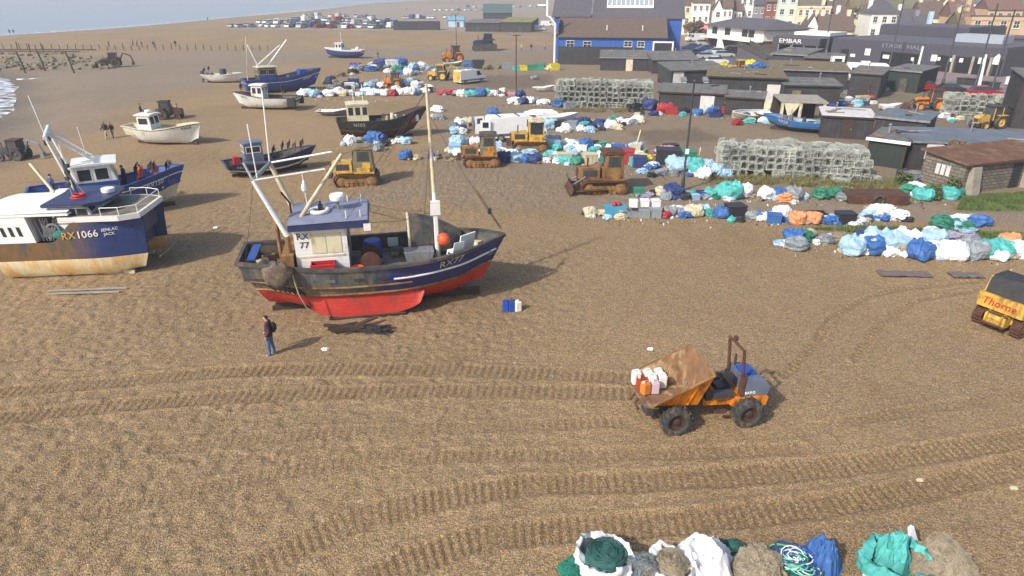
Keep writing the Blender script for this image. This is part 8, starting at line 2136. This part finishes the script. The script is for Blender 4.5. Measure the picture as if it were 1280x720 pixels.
def bigbag(label, px, py, wpx, m, seed, hgt=.75, inner=None, cat='bulk bag', rz=0, mouth=True, sag=0):
    """open bulk bag: cloth wall with real thickness, turned down rim, contents showing inside"""
    g = G(px, py); w_ = wpx*pix(g)[2]/F; r = thing('bulk_bag', label, cat, (g.x, g.y, gh(g.x, g.y)-.03), rz)
    o3 = Vector((seed*2.3, seed*.9, seed*4.4))
    def wall(u, v, off=0):
        a = 2*math.pi*u; c_, s_ = math.cos(a), math.sin(a); n = 3.2; k = 1/((abs(c_)**n+abs(s_)**n)**(1/n))
        q = Vector((c_, s_, v*1.4)); rad = w_*.5*lerp(1, k, .55)*(1-.13*v**2+.1*math.sin(math.pi*v))
        fold = (1-abs(MN.noise(q*2.2+o3)))**3*.09+(1-abs(MN.noise(Vector((c_*4, s_*4, v*1.2))+o3)))**3*.06+.05*MN.noise(q*1.2+o3)
        rad *= .93+fold*1.5+off
        top = hgt*w_*(.82+.40*MN.noise(Vector((c_*1.5, s_*1.5, seed*1.7))))
        z = top*min(1, v/.8)-(max(0, v-.8)/.2)*top*.18; rad -= max(0, v-.8)/.2*.04*w_*(-1 if MN.noise(Vector((c_*2, s_*2, seed+5))) > 0 else 1.6)
        return (rad*c_, rad*s_, max(0, z))
    mb = MB(); mb.grid(72, 26, wall, wrap=True); mb.grid(72, 26, lambda u, v: wall(u, v, -.03), wrap=True)
    mb.build('cloth', m, r, smooth=48)
    if inner:
        v, f = icos(4); im = MB()
        im.add([((p[0]*.40*w_)*(1+.2*MN.noise(Vector(p)*3+o3)), (p[1]*.40*w_)*(1+.2*MN.noise(Vector(p)*3-o3)), hgt*w_*.60+p[2]*.22*w_*(1+.5*MN.noise(Vector(p)*4+o3))) for p in v], f)
        rr = random.Random(seed)
        for i in range(170):
            a0 = rr.uniform(0, 6.28); rd = rr.uniform(.05, .42)*w_; pts = []
            for k in range(5):
                a = a0+k*.28; zz = hgt*w_*.60+.24*w_*math.sqrt(max(0, 1-(rd/(.46*w_))**2)); pts.append((rd*math.cos(a)+rr.uniform(-.02, .02), rd*math.sin(a)+rr.uniform(-.02, .02), zz+rr.uniform(-.01, .035)))
            im.tube(pts, rr.uniform(.004, .009), 3)
        im.build('net_inside', inner, r, smooth=60)
    return r


def fuzz(label, px, py, wpx, m, seed, n=1600, hgt=.62, fine=.0028, m2=None, core='bag_N', cat='fishing net', loop=.22):
    g = G(px, py); w_ = wpx*pix(g)[2]/F; r = thing('net_heap', label, cat, (g.x, g.y, gh(g.x, g.y)-.03), seed*.7); o3 = Vector((seed*1.9, seed*3.1, 2))
    v, f = icos(5); cm = MB()
    def surf(p, k=1.0):
        p = Vector(p); rr = .78+.25*MN.noise(p*1.5+o3)+.12*MN.noise(p*4+o3)+.05*MN.noise(p*11+o3)
        return Vector((p.x*rr*w_*.5*k, p.y*rr*w_*.46*k, max(0, (p.z*rr*.5*k+.22)*hgt*w_)))
    cm.add([tuple(surf(p)) for p in v], f); cm.build('net_core', core, r, smooth=60)
    rr = random.Random(seed); fm_ = MB(); ms = [m]+([m2] if m2 else [])
    for i in range(n):
        p = Vector((rr.gauss(0, 1), rr.gauss(0, 1), abs(rr.gauss(0, 1))*.9-.1)).normalized(); d = Vector((rr.gauss(0, 1), rr.gauss(0, 1), rr.gauss(0, 1))); pts = []
        for k in range(5):
            q = (p+d*(k-2)*loop*.5*rr.uniform(.5, 1)).normalized(); b = surf(q, 1.0+.10*math.sin(math.pi*k/4)*rr.random()+.02); pts.append(b+Vector((0, 0, .004)))
        fm_.tube(pts, fine*rr.uniform(.7, 1.6), 3, rr.randrange(len(ms)))
    fm_.build('net_strands', ms, r)
    return r
mat('net_teal', s3(38, 124, 104), .85, var=.25, scale=9); mat('net_green_dark', s3(46, 92, 86), .85, var=.3, scale=9); mat('net_slate', s3(104, 124, 138), .9, var=.25, scale=9); mat('net_tan', s3(150, 138, 116), .9, var=.2, scale=6, dirt=s3(112, 98, 78), damt=.4, bump=.6, bscale=30)
mat('net_pale', s3(178, 166, 144), .9, var=.15, scale=6); mat('rope_blue', s3(40, 72, 150), .8, var=.2); mat('rope_mint', s3(96, 190, 160), .8, var=.2)
fuzz('dark teal knotted net heap at the left end of the bottom row', 719, 720, 50, 'net_teal', 1, 1100, .7, .006, core='net_green_dark')
bigbag('white bulk bag full of dark green net in the bottom row', 755, 716, 62, 'bag_W', 3, .72, 'net_green_dark', rz=.4)
fuzz('slate blue and tan net heap between the green netted bag and white bags', 800, 722, 64, 'net_slate', 5, 1300, .78, .005, 'net_tan', 'net_slate')
bigbag('white bulk bag topped with grey green net, middle of the bottom row', 838, 722, 52, 'bag_W', 6, .66, 'net_tan', rz=1.1)
fuzz('loose tan net spilling from the white bag in the bottom row', 826, 708, 40, 'net_tan', 8, 900, .6, .004, core='net_tan')
def tarp(label, px, py, wpx, m, seed, hgt=.5, dp=.8):
    g = G(px, py); w_ = wpx*pix(g)[2]/F; o3 = Vector((seed*1.7, seed*.4, seed*2.2)); mb = MB()
    def fn(u, v):
        a = 2*math.pi*u; rad = v**.8; p = Vector((math.cos(a)*rad, math.sin(a)*rad, 0))
        h_ = (1-rad**2.2)*.8+(1-abs(MN.noise(p*1.7+o3)))**2*.55*(1-rad**4)+(1-abs(MN.noise(p*4.3+o3)))**3*.22*(1-rad**6)-.25
        edge = 1+.35*MN.noise(Vector((math.cos(a)*1.6, math.sin(a)*1.6, seed)))
        return (p.x*w_*.5*edge, p.y*w_*.5*dp*edge, max(.0, h_*hgt*w_))
    mb.grid(90, 36, fn, wrap=True); o = mb.build('tarpaulin', m, smooth=38); o.location = (g.x, g.y, gh(g.x, g.y)+.0); tag(o, label, 'tarpaulin'); return o
tarp('large crumpled white tarpaulin in the middle of the bottom row', 882, 712, 92, 'bag_W', 2, .42, .9)
fuzz('dark net with pink floats tucked behind the white tarpaulin', 915, 694, 44, 'net_green_dark', 9, 600, .6, .006, core='net_green_dark')
fuzz('large olive tan net heap right of the white tarpaulin', 946, 722, 78, 'net_tan', 11, 2000, .75, .0035, 'net_pale', 'net_tan')
g = G(988, 712); cr_ = thing('rope_tangle', 'tangle of blue, mint and white ropes in the bottom row', 'rope', (g.x, g.y, gh(g.x, g.y))); rr = random.Random(3)
for m_, nm, n in (('rope_blue', 'blue_rope', 16), ('rope_mint', 'mint_rope', 12), ('white_clean', 'white_rope', 10), ('net_green_dark', 'dark_rope', 14)):
    mb = MB()
    for i in range(n):
        cx, cy, rd = rr.uniform(-.35, .35), rr.uniform(-.4, .3), rr.uniform(.12, .36); tl = rr.uniform(-.7, .7)
        mb.tube([(cx+rd*math.cos(a*.5), cy+rd*math.sin(a*.5)*.8, .12+.32*(1-min(1, (cx*cx+cy*cy)/.35))+tl*rd*math.sin(a*.5+i)*.45+rr.uniform(0, .03)) for a in range(13)], .016, 5)
    mb.build(nm, m_, cr_, smooth=60)
fuzz('dark net lump under the coloured ropes', 990, 718, 56, 'net_green_dark', 13, 700, .5, .006, core='net_green_dark')
tarp('bright blue crumpled tarpaulin right of the coloured ropes', 1025, 708, 52, 'bag_B', 5, .72, .9)
bigbag('turquoise bulk bag lying open near the bottom right', 1117, 718, 70, 'bag_T', 9, .56, None, rz=.3)
tarp('turquoise cloth fold lying over the open turquoise bag', 1112, 706, 52, 'bag_T', 12, .9, .8)
fuzz('big pale tan monofilament net heap at the bottom right', 1172, 712, 92, 'net_pale', 15, 5200, .62, .0022, 'net_tan', 'net_tan', loop=.3)
fuzz('lower brown net heap in front of the pale monofilament heap', 1196, 735, 80, 'net_tan', 17, 1600, .4, .003, core='net_tan')
g = G(1140, 694); o = MB().prism([(-.05, 0), (.28, 0), (-.02, .85), (-.12, .8)], -.05, .05).build('board', 'bag_W'); o.location = (g.x, g.y, gh(g.x, g.y)); o.rotation_euler = (R(-15), 0, R(20)); tag(o, 'white board propped against the pale monofilament net heap', 'board')
tarp('small white sheet at the foot of the turquoise bag', 1090, 718, 26, 'bag_W', 15, .5, .8)
fuzz('small grey net clump at the bottom edge left of the white tarpaulin', 862, 728, 50, 'net_tan', 19, 700, .5, .004, core='net_tan')
